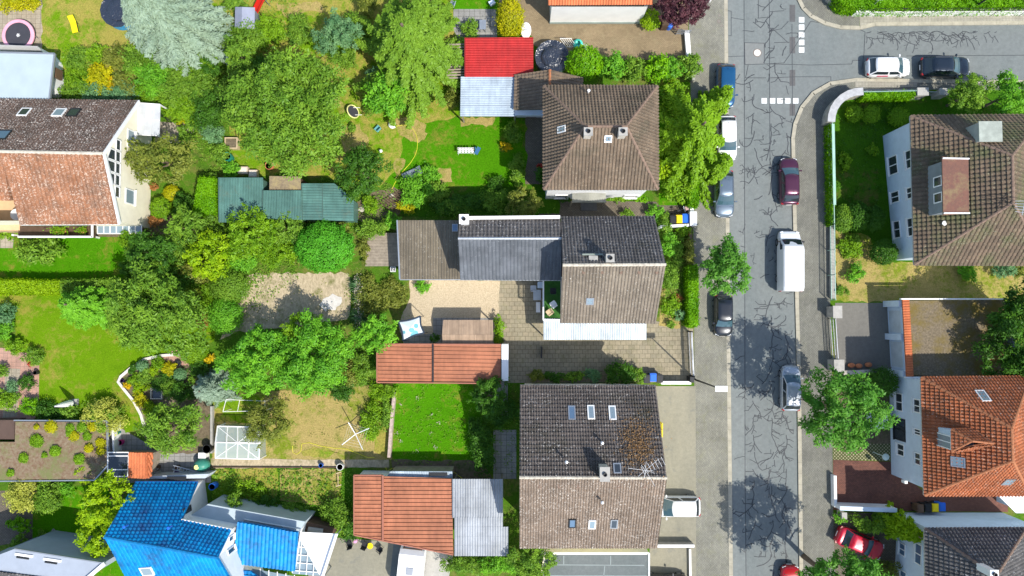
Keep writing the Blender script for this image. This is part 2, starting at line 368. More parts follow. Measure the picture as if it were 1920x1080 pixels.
# ---------------------------------------------------------------- ground
def jit(poly, step, amp, seed=1):
    if not amp: return poly
    r = random.Random(seed); out = []
    for i in range(len(poly)):
        a, b = poly[i], poly[(i + 1) % len(poly)]; L = math.hypot(a[0] - b[0], a[1] - b[1]); k = max(1, int(L / step))
        for j in range(k): t = j / k; out.append((a[0] + (b[0] - a[0]) * t + r.uniform(-amp, amp), a[1] + (b[1] - a[1]) * t + r.uniform(-amp, amp)))
    return out
SI = [0]
def sheet(name, pts, mat, layer, j=0, step=10):
    SI[0] += 1
    return tag(MB().poly(WW(jit(pts, step, j, len(pts) + int(pts[0][0])), .008 * layer + .0001 * SI[0])).build(name, MATS[mat] if isinstance(mat, str) else mat), kind='structure')
g = MB().poly([(-400, -400, -.125), (400, -400, -.125), (400, 400, -.125), (-400, 400, -.125)]).build('ground', m['ground_wild']); tag(g, kind='structure')
def off(pts, dz): return [tuple(W(a, b, dz)) for a, b in pts]
wk = [(1363, -60), (1366, 300), (1368, 600), (1374, 1140)]
ek = [(1499, 1140), (1494, 700), (1486, 400), (1483, 260), (1487, 232), (1500, 200), (1522, 173), (1555, 154), (1605, 147), (1700, 149), (1990, 152)]
nk = [(1990, 46), (1640, 49), (1612, 56), (1575, 55), (1545, 47), (1518, 33), (1503, 18), (1494, 0), (1488, -60)]
rp = [W(*p, -.1) for p in wk + ek + nk]
# road: extends far beyond the frame
R0 = [(rp[0].x, 200, -.1)] + [tuple(p) for p in rp[:4]] + [(rp[3].x, -200, -.1), (rp[4].x, -200, -.1)] + [tuple(p) for p in rp[4:15]] + [(200, rp[14].y, -.1), (200, rp[15].y, -.1)] + [tuple(p) for p in rp[15:]] + [(rp[-1].x, 200, -.1)]
tag(MB().poly(R0).build('road', m['asphalt']), kind='structure')
def land(name, edge, outer):
    pts = [(p.x, p.y) for p in edge] + outer
    return tag(MB().prism(pts, -.122, 0).build(name, m['ground_wild']), kind='structure')
land('ground', rp[:4][::-1] and [Vector((rp[0].x, 200, 0))] + rp[:4] + [Vector((rp[3].x, -200, 0))], [(-390, -200), (-390, 200)])
land('ground', [Vector((rp[4].x, -200, 0))] + rp[4:15], [(200, rp[14].y), (200, -200)])
land('ground', rp[15:] + [Vector((rp[-1].x, 200, 0))], [(200, 200), (200, rp[15].y)])
def kerb(edge, side, w=.28, mat=None):
    mb = MB(); n = len(edge)
    for i in range(n - 1):
        a = Vector(edge[i]); b = Vector(edge[i + 1]); a.z = b.z = 0; d = (b - a).normalized(); nr = Vector((-d.y, d.x, 0)) * side * (w / 2 - .012); L = (b - a).length
        k = max(1, round(L / 1.0))
        for q in range(k):
            p0 = a.lerp(b, q / k) + nr; p1 = a.lerp(b, (q + .985) / k) + nr; c = (p0 + p1) / 2; c.z = -.06
            mb.box((c.x, c.y, -.045), (w, (p1 - p0).length, .13), M=Matrix((Vector((d.y, -d.x, 0)), d, Vector((0, 0, 1)))).transposed())
    return tag(mb.build('kerb', plain('kerb_stone', (.38, .35, .27), .9, 0, .18, 1.5)), kind='structure')
kerb(rp[:4], -1, .34); kerb(rp[4:15], -1, .34); kerb(rp[15:], -1, .34)
def gut(edge, side):
    "dark drainage strip of setts along the kerb, on the road"
    mb = MB(); P = [Vector(p) for p in edge]
    for i in range(len(P) - 1):
        d = (P[i + 1] - P[i]).normalized(); nr = Vector((-d.y, d.x, 0)) * side; z = Vector((0, 0, .004))
        mb.poly([P[i] + z, P[i + 1] + z, P[i + 1] + nr * .3 + z, P[i] + nr * .3 + z])
    return tag(mb.build('gutter', m['pavement_grey']), kind='structure')
S = sheet
S('pavement', [(1290, -60), (1358, -60), (1361, 300), (1363, 600), (1368, 1140), (1300, 1140), (1302, 700), (1299, 300), (1293, 110)], 'pavement_grey', 2)
S('pavement', [(1500, 1140), (1496, 700), (1488, 400), (1485.5, 260), (1490, 233), (1503, 203), (1525, 177), (1557, 158), (1606, 151), (1720, 153), (1720, 168), (1618, 168), (1585, 180), (1562, 205), (1555, 235), (1555, 500), (1560, 700), (1562, 960), (1568, 1140)], 'pavement_dark', 2)
S('pavement', [(1490, -60), (1496, 0), (1505, 15), (1520, 30), (1547, 44), (1576, 52), (1611, 53), (1612, 20), (1590, 18), (1570, 10), (1556, -5), (1550, -60)], 'pavement_dark', 2)
S('pavement', [(1612, 22), (1990, 20), (1990, 43), (1640, 46), (1612, 50)], 'pavement_light', 2)
S('pavement', [(1603, 152), (1720, 154), (1720, 163), (1603, 163)], 'pavement_light', 3)
S('pavement', [(1720, 154), (1990, 156), (1990, 170), (1720, 168)], 'pavement_dark', 2)
# paved yards and drives
S('terrace', [(-60, -60), (82, -60), (80, 92), (76, 100), (-60, 104)], 'tiles_beige', 1)
S('driveway', [(936, -60), (1292, -60), (1290, 112), (1060, 112), (1000, 84), (1000, 70), (936, 20)], 'drive_tan', 2)
S('path', [(840, 16), (930, 16), (932, 72), (860, 72), (842, 44)], 'tiles_grey', 1)
S('path', [(985, 215), (1022, 215), (1015, 345), (985, 345)], 'path_brown', 2)
S('path', [(1010, 376), (1230, 378), (1236, 385), (1296, 385), (1296, 406), (1010, 408)], 'path_brown', 2)
S('driveway', [(930, 520), (1055, 520), (1055, 600), (1230, 602), (1300, 616), (1302, 716), (950, 718), (945, 640), (925, 600)], 'drive_beige', 2)
S('gravel', [(768, 524), (937, 526), (934, 600), (924, 646), (756, 646), (749, 612), (756, 585), (768, 560)], 'gravel_pale', 3, 1.2, 8)
S('terrace', [(812, 596), (926, 596), (926, 646), (756, 646), (762, 628), (812, 626)], 'tiles_grey', 4)
S('gravel', [(462, 514), (560, 512), (655, 512), (660, 560), (650, 600), (560, 612), (440, 622), (412, 640), (430, 600), (452, 560)], 'gravel_sand', 2, 3, 9)
S('driveway', [(1218, 724), (1304, 724), (1306, 1140), (1218, 1140)], 'concrete_old', 3)
S('path', [(925, 806), (968, 806), (968, 898), (925, 898)], 'tiles_grey', 2)
S('path', [(930, 700), (952, 700), (952, 780), (930, 780)], 'tiles_grey', 2)
S('terrace', [(600, 1006), (738, 1016), (728, 1140), (560, 1140)], 'concrete_old', 2)
S('path', [(738, 1018), (770, 1030), (745, 1140), (725, 1140)], 'bitumen', 2)
S('path', [(795, 1030), (850, 1040), (830, 1140), (790, 1140)], 'concrete', 2)
S('terrace', [(205, 790), (290, 840), (392, 838), (396, 905), (200, 905)], 'tiles_grey', 1)
S('path', [(270, 818), (396, 800), (394, 850), (290, 850)], 'soil', 2, 2)
S('terrace', [(296, 228), (368, 232), (356, 268), (290, 268)], 'tiles_beige', 1)
S('path', [(-40, 650), (48, 655), (76, 672), (78, 770), (60, 790), (-40, 790)], 'paving_pink', 1)
S('path', [(10, 690), (38, 692), (32, 780), (5, 785)], 'tiles_beige', 2)
S('terrace', [(-40, 920), (70, 920), (70, 1010), (-40, 1030)], 'path_brown', 1)
S('path', [(100, 990), (72, 1030), (92, 1035), (110, 1000)], 'tiles_grey', 2)
S('path', [(278, 385), (320, 380), (330, 440), (180, 446), (180, 425), (278, 425)], 'soil', 1, 2)
S('path', [(0, 440), (26, 444), (24, 465), (0, 465)], 'tiles_beige', 2)
S('terrace', [(1566, 568), (1672, 568), (1672, 700), (1568, 700)], 'drive_old', 2)
S('path', [(1560, 702), (1672, 702), (1672, 835), (1560, 835)], 'soil', 1)
S('path', [(1562, 832), (1672, 832), (1672, 864), (1562, 862)], 'grass_pavers', 2)
S('driveway', [(1562, 862), (1672, 866), (1740, 930), (1890, 930), (1890, 960), (1562, 956)], 'brick_red', 2)
S('driveway', [(1560, 962), (1700, 962), (1700, 1140), (1566, 1140)], 'path_brown', 1)
S('terrace', [(640, 395), (700, 360), (760, 345), (790, 375), (740, 410), (700, 425)], 'soil', 2, 2)
# lawns
S('lawn', [(80, -60), (480, -60), (478, 70), (300, 120), (125, 145), (100, 104), (78, 100)], 'grass_mixed', 2, 2)
S('lawn', [(430, -60), (850, -60), (850, 40), (860, 215), (640, 340), (600, 330), (430, 330)], 'grass_mixed', 1)
S('lawn', [(848, -60), (935, -60), (935, 17), (850, 17)], 'grass_bright', 2)
S('lawn', [(690, 250), (870, 222), (985, 222), (985, 395), (800, 402), (735, 350), (700, 340), (700, 300)], 'grass_bright', 3, 6, 16)
S('lawn', [(600, 105), (690, 112), (735, 220), (760, 250), (748, 320), (715, 350), (650, 340), (600, 280)], 'grass_mixed', 4, 6, 16)
for p_ in ([(738, 226), (775, 220), (800, 236), (798, 262), (770, 268), (745, 250)], [(640, 236), (672, 232), (690, 262), (680, 300), (650, 296), (636, 262)], [(745, 300), (758, 296), (756, 318), (742, 334), (738, 316)], [(822, 316), (842, 316), (848, 338), (832, 350), (820, 336)], [(858, 218), (930, 220), (926, 234), (868, 236)], [(600, 130), (622, 150), (640, 190), (660, 205), (640, 215), (612, 170)], [(520, 10), (600, 4), (610, 20), (530, 30)]): S('lawn', p_, 'grass_dry', 5, 4, 7)
for p_ in ([(690, 735), (732, 730), (728, 860), (700, 850), (708, 800)], [(560, 850), (600, 838), (640, 850), (600, 860)], [(400, 745), (500, 740), (470, 790), (402, 795)]): S('lawn', p_, 'grass_mixed', 3, 5, 9)
S('lawn', [(1235, 150), (1300, 155), (1300, 386), (1235, 386)], 'grass_bright', 1)
S('garden_bed', [(1236, 408), (1300, 408), (1302, 614), (1232, 612)], 'ground_wild', 1)
S('garden_bed', [(1236, 540), (1275, 540), (1278, 616), (1236, 612)], 'grass_dry', 2, 2)
S('lawn', [(-60, 444), (242, 444), (240, 524), (-60, 524)], 'grass_bright', 1)
S('lawn', [(-60, 548), (430, 540), (400, 640), (330, 670), (268, 682), (228, 708), (246, 745), (272, 800), (235, 812), (230, 786), (72, 786), (74, 664), (30, 660), (28, 575), (-60, 575)], 'grass_yellowish', 2)
S('garden_bed', [(226, 706), (262, 676), (300, 668), (352, 656), (362, 690), (400, 700), (396, 800), (300, 850), (272, 800), (248, 745), (228, 722)], 'soil', 3, 1)
S('terrace', [(300, 668), (332, 654), (352, 662), (354, 686), (322, 682)], 'paving_pink', 4)
S('lawn', [(400, 740), (735, 720), (735, 862), (398, 862)], 'grass_dry', 1)
S('path', [(396, 860), (730, 862), (730, 876), (396, 878)], 'gravel_sand', 3, 1)
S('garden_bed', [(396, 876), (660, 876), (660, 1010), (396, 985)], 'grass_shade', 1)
S('garden_bed', [(396, 878), (520, 878), (520, 945), (400, 950)], 'grass_mixed', 2, 2)
S('garden_bed', [(524, 880), (640, 880), (640, 950), (524, 940)], 'grass_dry', 3, 2)
S('lawn', [(738, 718), (885, 718), (905, 790), (885, 868), (735, 868)], 'grass_bright', 2)
S('path', [(735, 862), (900, 864), (925, 900), (735, 900)], 'soil', 3, 2)
S('lawn', [(62, 925), (200, 905), (235, 1080), (60, 1075)], 'grass_bright', 1)
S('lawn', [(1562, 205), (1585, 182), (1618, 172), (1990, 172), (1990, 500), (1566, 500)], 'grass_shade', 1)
S('lawn', [(1566, 430), (1625, 440), (1660, 490), (1990, 495), (1990, 566), (1566, 566)], 'grass_dry', 2, 3)
S('lawn', [(740, 408), (1050, 400), (1050, 345), (800, 352)], 'grass_shade', 4, 2)  # wing's cast shadow painted in as a darker grass sheet
S('gravel', [(606, 560), (622, 552), (640, 556), (642, 568), (628, 580), (610, 582), (600, 572)], plain('white_sand', (.58, .55, .50), .9, 0, .15, 3), 4, 2, 5)
# ---------------------------------------------------------------- road markings and tar seams
def strip(pts, w, z, r=None):
    P = [W(x, y, z) for x, y in pts]; mb = []
    for a, b in zip(P, P[1:]):
        d = (b - a).normalized(); n = Vector((-d.y, d.x, 0)) * w / 2; e = d * w * .35; mb.append([a - n - e, b - n + e, b + n + e, a + n - e])
    return mb
for nm, l in (('road', [(1428, 184, 10), (1443.5, 184, 10), (1457.5, 184, 10), (1472, 184, 10), (1487, 184, 10)]), ('road', [(1498, y, 10) for y in (32, 46, 60, 74.5, 88.5)])):
    mb = MB()
    for x, y, w in l: mb.poly([W(x, y, -.092), W(x + w, y, -.092), W(x + w, y + 10, -.092), W(x, y + 10, -.092)])
    tag(mb.build('road_marking', paintw), kind='structure')
mb = MB()
for y0, y1 in ((9, 41), (69, 100), (131, 161), (195, 217)): mb.poly([W(1480.5, y0, -.094), W(1491, y0, -.094), W(1491, y1, -.094), W(1480.5, y1, -.094)])
tag(mb.build('road_patch', m['asphalt_dark']), kind='structure')
asphalt('asphalt_light', (.18, .20, .193), (.205, .22, .21)); tag(MB().poly([W(a, b, -.0965) for a, b in ((1365.5, -40), (1395, -40), (1396.5, 560), (1399, 1130), (1375, 1130), (1369, 600), (1367, 300))]).build('road_patch', m['asphalt_light']), kind='structure')
for p_ in ([(1443, 145), (1558, 144), (1556, 151), (1524, 171), (1501, 199), (1488, 232), (1444, 232)], [(1622, 62), (1990, 60), (1990, 102), (1700, 104), (1620, 102)], [(1400, 730), (1440, 728), (1442, 905), (1401, 905)], [(1446, 930), (1494, 930), (1495, 1030), (1447, 1030)]): tag(MB().poly([W(a, b, -.0962) for a, b in p_]).build('road_patch', plain('asphalt_repair', (.172, .188, .182), .9, 0, .1, 3)), kind='structure')
mb = MB().poly([W(a, b, -.095) for a, b in ((1396, 80), (1433, 80), (1433, 120), (1397, 121))]); tag(mb.build('road_patch', plain('asphalt_patch', (.20, .21, .20), .9, 0, .08, 4)), kind='structure')
rr = random.Random(5); mb = MB(); segs = []
seam = [[(1395, -20), (1396, 300), (1396.5, 560), (1397, 900), (1399, 1100)], [(1396, 80), (1433, 81), (1433, 120), (1397, 121), (1396, 80)], [(1442, -10), (1443, 30), (1443, 150), (1444, 330)], [(1364, 106), (1396, 105)], [(1403, 122), (1398, 146), (1436, 146)], [(1442, 120), (1490, 121), (1520, 122), (1597, 120), (1599, 113), (1613, 113)], [(1444, 146), (1490, 144), (1558, 144), (1558, 152)], [(1485, 45), (1486, 217)], [(1612, 55), (1622, 60), (1620, 100), (1616, 130)], [(1371, 21), (1371, 67), (1366, 67)], [(1371, 21), (1365, 20)], [(1371, 33), (1394, 37)], [(1422, -10), (1422, 34), (1440, 32)], [(1700, 105), (1990, 103)],
        [(1435, 120), (1470, 118), (1480, 104), (1520, 40), (1535, 42)], [(1450, 55), (1478, 80)], [(1452, 80), (1480, 79)], [(1444, 58), (1465, 54), (1478, 40)], [(1444, 22), (1470, 20)]]
for s in seam: segs += strip(s, .05 if s[0][0] != 1395 else .06, -.090)
def crack(x, y, ang, L, w, depth=0):
    pts = [(x, y)]; k = max(3, int(L / 4))
    for i in range(k):
        ang += rr.gauss(0, .24); x += math.cos(ang) * L / k; y += math.sin(ang) * L / k
        if not (1369 < x < 1488 or (40 < y < 140 and x > 1488)): break
        if x > 1488 and not (58 < y < 146): break
        pts.append((x, y))
        if depth < 2 and rr.random() < .22: crack(x, y, ang + rr.choice((-1, 1)) * rr.uniform(.8, 1.5), L * .45, w * .85, depth + 1)
    global segs
    if len(pts) > 1: segs += strip(pts, w, -.090)
for y in range(0, 1080, 26):
    yy = y + rr.uniform(-9, 9)
    for xc, pr in ((1397, .5), (1414, .8), (1442, .55), (1452, .8), (1474, .8)):
        if rr.random() < pr * .7: crack(xc, yy + rr.uniform(-8, 8), rr.choice((0, math.pi, 0, math.pi, 1.57)), rr.uniform(8, 22), rr.uniform(.05, .08))
for x0, y0, y1 in ((1412, 150, 330), (1450, -10, 120), (1446, 200, 440), (1474, 560, 1090), (1448, 560, 1090), (1414, 720, 1000), (1473, 250, 330)):
    y = y0
    while y < y1: crack(x0 + rr.uniform(-3, 3), y, math.pi / 2 + rr.uniform(-.2, .2), 38, .075); y += 32
for k in range(13):
    x = 1625 + k * 20
    crack(x, 66 + rr.uniform(-5, 8), rr.uniform(-.4, .4), 36, .06); crack(x, 62 + rr.uniform(-2, 6), 1.2, 14, .05)
    if k < 11: crack(x, 60 + rr.uniform(-2, 3), rr.uniform(-.2, .2), 30, .07)
for q in segs: mb.poly(q)
for k, f in enumerate(mb.f): 
    pass
for i in range(0, len(mb.v)): mb.v[i] = (mb.v[i][0], mb.v[i][1], mb.v[i][2] + (i // 4 % 7) * .0006)
tag(mb.build('road_crack_sealing', tar), kind='structure')
# manholes
def manhole(px, py, r, label, mat=metal, z=-.09, grp=None):
    c = W(px, py, z); t = thing('manhole_cover', label, 'manhole cover', c, group=grp)
    MB().lathe([(r, 0), (r, .012), (r * .86, .012), (r * .86, .004)], c, 20).build('frame_ring', plain('rusty_iron', (.20, .15, .12), .8), t)
    MB().lathe([(r * .84, .001), (r * .84, .008), (.001, .01)], c, 20).build('lid', mat, t)
manhole(1420, 99, .38, 'round manhole cover in the square asphalt patch near the crossing', plain('pale_lid', (.62, .60, .54), .8))
manhole(1348, 40, .17, 'larger of the small round covers in the pavement beside the dark red tree', plain('grey_lid', (.24, .22, .19), .8), .01); manhole(1353, 48, .11, 'lower small round cap in the pavement beside the dark red tree', MATS['grey_lid'], .01)
manhole(1349, 29, .11, 'upper small round cap in the pavement beside the dark red tree', MATS['grey_lid'], .01)
manhole(1366, 768, .16, 'small drain cover at the kerb south of the street lamp', MATS['grey_lid'], .01)
# ---------------------------------------------------------------- buildings
tilem('tiles_brown_light', (.18, .132, .09), (.14, .106, .074), (.40, .34, .25), .4, (.075, .07, .045), .4)
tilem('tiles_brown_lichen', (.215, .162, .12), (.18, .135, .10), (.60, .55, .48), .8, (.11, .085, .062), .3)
tilem('tiles_brown_shaded', (.118, .098, .085), (.084, .072, .064), (.62, .60, .56), .5, (.05, .045, .03), .5)  # north-slope shade put into the colour, with moss and lichen flecks on top
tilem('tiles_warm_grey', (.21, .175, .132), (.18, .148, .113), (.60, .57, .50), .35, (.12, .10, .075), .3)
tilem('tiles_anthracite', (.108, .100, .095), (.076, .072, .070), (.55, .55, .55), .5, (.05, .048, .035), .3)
tilem('tiles_slate_grey', (.125, .135, .15), (.10, .11, .122), (.30, .31, .32), .2, None)
tilem('tiles_old_brown', (.17, .12, .08), (.12, .088, .06), (.42, .42, .28), .35, (.09, .105, .04), .75, .3)
tilem('tiles_red', (.40, .12, .045), (.28, .09, .036), (.60, .50, .40), .5, (.15, .065, .03), .4)
tilem('tiles_orange', (.60, .18, .07), (.50, .155, .065), None)
tilem('tiles_blue', (.003, .27, .58), (.003, .18, .46), None, 0, (.03, .07, .20), .55, .5, .2, .5)
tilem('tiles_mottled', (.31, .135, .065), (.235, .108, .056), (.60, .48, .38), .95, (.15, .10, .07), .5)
tilem('tiles_mottled_dark', (.12, .075, .055), (.09, .062, .048), (.60, .54, .48), 1.0, (.07, .055, .04), .5)  # dark copy of tiles_mottled for the north slope, shade put into the colour
tilem('metal_salmon', (.39, .15, .078), (.36, .14, .072), None, 0, (.26, .10, .06), .4, .3, .3, .5)
tilem('metal_red', (.43, .022, .02), (.40, .02, .018), None, 0, (.40, .045, .035), .4, .3, .3, .5)
tilem('metal_green', (.09, .195, .165), (.08, .175, .15), None, 0, (.12, .16, .12), .45, .8, .3, .5)
tilem('sheet_white', (.33, .35, .37), (.28, .30, .325), None, 0, (.28, .29, .29), .35, .6, .3, .5)
tilem('canopy_white', (.52, .57, .60), (.48, .54, .57), None, 0, (.48, .54, .55), .35, .6, .3, .5)
tilem('sheet_pale_blue', (.38, .45, .51), (.35, .42, .48), None, 0, None, .4, .3, .3, .5)
tilem('eternit', (.18, .15, .105), (.14, .118, .085), (.6, .58, .52), .15, (.09, .08, .05), .4)
tilem('reed', (.40, .29, .20), (.31, .225, .155), None, 0, (.22, .16, .11), .4)
mortar = plain('ridge_mortar', (.52, .47, .38), .9, 0, .25, 3); mortd = plain('ridge_tile_brown', (.22, .15, .11), .85, 0, .2, 3); mortr = plain('ridge_tile_red', (.38, .15, .07), .85, 0, .2, 3)
zinc = plain('zinc', (.50, .53, .55), .35, .7, .08); brickc = plain('chimney_brick', (.55, .50, .42), .9, 0, .2, 3)
def tx(a, b, t): return a + (b - a) * t
def body(root, poly, ztops, mat=render_w, name='wall'):
    return MB().prism([(p[0], p[1]) for p in poly], -.02, ztops, top=False).build(name, mat, root)
def chimney(root, px, py, z0, z1, w, d, mat=brickc, capm=concrete, pots=1, name='chimney'):
    c = W(px, py, z1); b = MB().box((c.x, c.y, (z0 + z1) / 2), (w, d, z1 - z0)).build(name, mat, root)
    MB().box((c.x, c.y, z1 + .05), (w + .14, d + .14, .1)).build('cap', capm, b)
    for i in range(pots):
        y = c.y + (i - (pots - 1) / 2) * .45
        MB().lathe([(.16, 0), (.16, .16), (.11, .16), (.11, .02), (.001, .02)], (c.x, y, z1 + .1), 12).build('flue', darkm, b)
    return b
def pipe(root, px, py, z, mat=zinc, h=.5):
    c = W(px, py, z); return MB().lathe([(.07, -h), (.07, 0), (.12, .02), (.12, .08), (.001, .1)], c, 10).build('vent_pipe', mat, root)
def plane_z(plane, x, y):
    a, b, c = [Vector(p) for p in plane[:3]]; n = (b - a).cross(c - a); return a.z - (n.x * (x - a.x) + n.y * (y - a.y)) / n.z
def base_of(poly): c = sum((Vector((p[0], p[1], 0)) for p in poly), Vector()) / len(poly); return c
def gable(name, label, NW, NE, SE, SW, RW, RE, zn, zr, zs, mat, wallm=render_w, over=.45, cap=mortar, wu=.3, hv=.36, group=None, cat='house', amp=.07, step=.085, gut=True, matS=None, sideover=None):
    nw, ne, se, sw = W(*NW, zn), W(*NE, zn), W(*SE, zs), W(*SW, zs); rw, re = W(*RW, zr), W(*RE, zr)
    t = thing(name, label, cat, base_of([nw, ne, se, sw]), group=group)
    # walls follow the roof outline, inset
    fp = inset([sw, se, re, ne, nw, rw], over); lift = -.17
    pN = [ne, nw, rw, re]; pS = [sw, se, re, rw]
    zs_ = [min(plane_z(pS, p.x, p.y), plane_z(pN, p.x, p.y)) + lift for p in fp]
    body(t, fp, zs_, wallm)
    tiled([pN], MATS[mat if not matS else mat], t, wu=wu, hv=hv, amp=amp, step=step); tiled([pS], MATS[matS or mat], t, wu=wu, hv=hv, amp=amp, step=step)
    if cap: caps([(rw, re)], cap, t)
    if gut: gutters([(nw, ne), (sw, se)], zinc, t)
    return t, pN, pS, fp
# --- house with the dark and light brown gable roof in the lower middle
hB, N_, S_, fp = gable('house', 'house with lichen spotted gable roof in dark and light brown, at the bottom middle', (975, 723), (1229, 723), (1232, 1026), (974, 1026), (974, 895), (1250, 896), 6.5, 10.4, 6.5, 'tiles_brown_shaded', cream, matS='tiles_brown_lichen', wu=.215, hv=.34)
for x, y, gm, fr, lb in ((1072, 775, glass_b, metal, None), (1108, 774, glass_p, white, None), (1148, 775, glass_p, white, None)): skylight(hB, x, y, 0, .58, 1.2, N_, fr, gm)
for x, y, gm, fr in ((1073, 979, glass_b, darkm), (1110, 981, glass_p, white), (1151, 980, glass_d, metal)): skylight(hB, x, y, 0, .58, .95, S_, fr, gm)
skylight(hB, 1157, 879, 0, .6, .8, N_, metal, glass_d)
chimney(hB, 1134, 889, 9.6, 11.3, .62, .95, brickc, concrete, 1)
pipe(hB, 1129, 830, 9.6); pipe(hB, 1062, 866, 10.6); pipe(hB, 1129, 942, 10.1)
for x in (1012, 1048, 1083, 1160, 1208): q = on_plane(x, 911, S_); MB().box((q.x, q.y, q.z + .08), (.22, .3, .1)).build('vent_tile', mortd, hB)
# --- middle house: main block, wing, low annex, terrace canopy, balcony
hM, MN, MS, fpm = gable('house', 'central grey roofed house with a long wing, white canopy and small green balcony', (1052, 408), (1227, 407), (1229, 605), (1050, 604), (1055, 497), (1248, 496), 6.8, 10.5, 6.8, 'tiles_anthracite', render_w, matS='tiles_warm_grey', wu=.255, hv=.33)  # north slope tiles darker than the south ones: slope shade put into colour
skylight(hM, 1106, 563, 0, .62, .7, MS, metal, glass_p)
chimney(hM, 1144, 484, 9.6, 11.5, .5, .5, concrete, concrete, 1)
for x in (1094, 1129, 1164, 1198, 1231): q = on_plane(x, 510, MS); MB().box((q.x, q.y, q.z + .08), (.22, .3, .1)).build('vent_tile', mortd, hM)
q = on_plane(1110, 478, MN); MB().box((q.x, q.y, q.z + .25), (1.6, .12, .5)).build('snow_board', plain('green_copper', (.22, .26, .22), .6), hM)
q = on_plane(1112, 485, MN); MB().box((q.x, q.y, q.z + .14), (.7, .45, .22)).build('roof_hatch', concrete, hM)
wz = (7.2, 8.3, 5.4)
wNW, wNE, wRE, wRW = W(862, 411, wz[0]), W(1050, 410, wz[0]), W(1053, 447, wz[1]), W(859, 447, wz[1]); wSW, wSE = W(863, 524, wz[2]), W(1052, 525, wz[2])
wn = [wNE, wNW, wRW, wRE]; ws = [wSW, wSE, wRE, wRW]
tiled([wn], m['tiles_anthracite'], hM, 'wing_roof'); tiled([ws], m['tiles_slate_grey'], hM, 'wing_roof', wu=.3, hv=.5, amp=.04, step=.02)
caps([(wRW, wRE)], zinc, hM, .12); gutters([(wNW, wNE), (wSW, wSE)], zinc, hM)
fpw = inset([wSW, wSE, wRE, wNE, wNW, wRW], .25)
for p in fpw:
    if p.x > wSE.x - 1.2: p.x += .9
body(hM, fpw, [min(plane_z(wn, p.x, p.y), plane_z(ws, p.x, p.y)) - .15 for p in fpw])
a, b = W(862, 409, 7.5), W(1050, 407, 7.5); MB().beam(a, b, .25, .3).build('parapet', white, hM)
chimney(hM, 870, 411, 6.6, 8.9, .62, .62, white, white, 1)
az = 3.0
aNW, aNE, aSE, aSW = W(745, 413, az + .1), W(864, 413, az + .1), W(863, 524, az), W(750, 524, az)
an = [aSW, aSE, aNE, aNW]; ribbed([an], m['eternit'], hM, 'annex_roof', wu=.24, amp=.05, prof=WAVE, thick=.1)
body(hM, inset([aNW, aNE, aSE, aSW], .2), 2.85, render_w, 'annex_wall')
ML = [aNW, aSW]; MB().beam(aNW + Vector((0, 0, .05)), aSW + Vector((0, 0, .05)), .12, .14).build('verge_board', zinc, hM); gutters([(aSW, aSE)], zinc, hM, .06)
q = W(853, 427, 3.2); f = MB().box((q.x, q.y, q.z), (.5, .65, .12)).build('skylight', metal, hM); MB().box((q.x, q.y, q.z + .04), (.4, .55, .1)).build('pane', glass_b, f)
# canopy over the drive
cz = 3.0; c0, c1, c2, c3 = W(1019, 637, cz - .15), W(1212, 637, cz - .15), W(1212, 603, cz + .15), W(1019, 597, cz + .15)
ribbed([[c0, c1, c2, c3]], m['canopy_white'], hM, 'canopy_roof', wu=.2, amp=.03, prof=WAVE)
for k in range(4):
    q = c0.lerp(c1, (k + .03) / 3.06) + Vector((0, .25, 0)); MB().box((q.x, q.y, 1.4), (.1, .1, 2.8)).build('canopy_post', white, hM)
MB().beam(c0 + Vector((0, .2, -.12)), c1 + Vector((0, .2, -.12)), .1, .15).build('canopy_beam', white, hM)
# balcony with artificial grass
b0, b1, b2, b3 = W(1018, 600, 3.1), W(1051, 600, 3.1), W(1051, 526, 3.1), W(1018, 526, 3.1)
MB().prism([b0, b1, b2, b3], 2.75, 3.0).build('balcony_slab', concrete, hM)
MB().poly([p + Vector((0, 0, -.09)) for p in (b0, b1, b2, b3)]).build('balcony_floor', m['grass_shade'] if False else plain('artificial_grass', (.035, .12, .02), .95, 0, .2, 4), hM)
mb = MB()
for p, q in ((b3, b0), (b0, b1)): mb.beam(p + Vector((0, 0, .95)), q + Vector((0, 0, .95)), .12, .08); mb.beam(p + Vector((0, 0, .1)), q + Vector((0, 0, .1)), .06, .1)
for p, q in ((b3, b0), (b0, b1)):
    L = (q - p).length; n = int(L / .15)
    for i in range(n): r = p.lerp(q, (i + .5) / n); mb.box((r.x, r.y, 3.5), (.03, .03, .85))
mb.build('balcony_railing', white, hM)
for p in (b3, b0): MB().box((p.x + .15, p.y + .1, 1.4), (.12, .12, 2.8)).build('balcony_post', white, hM)
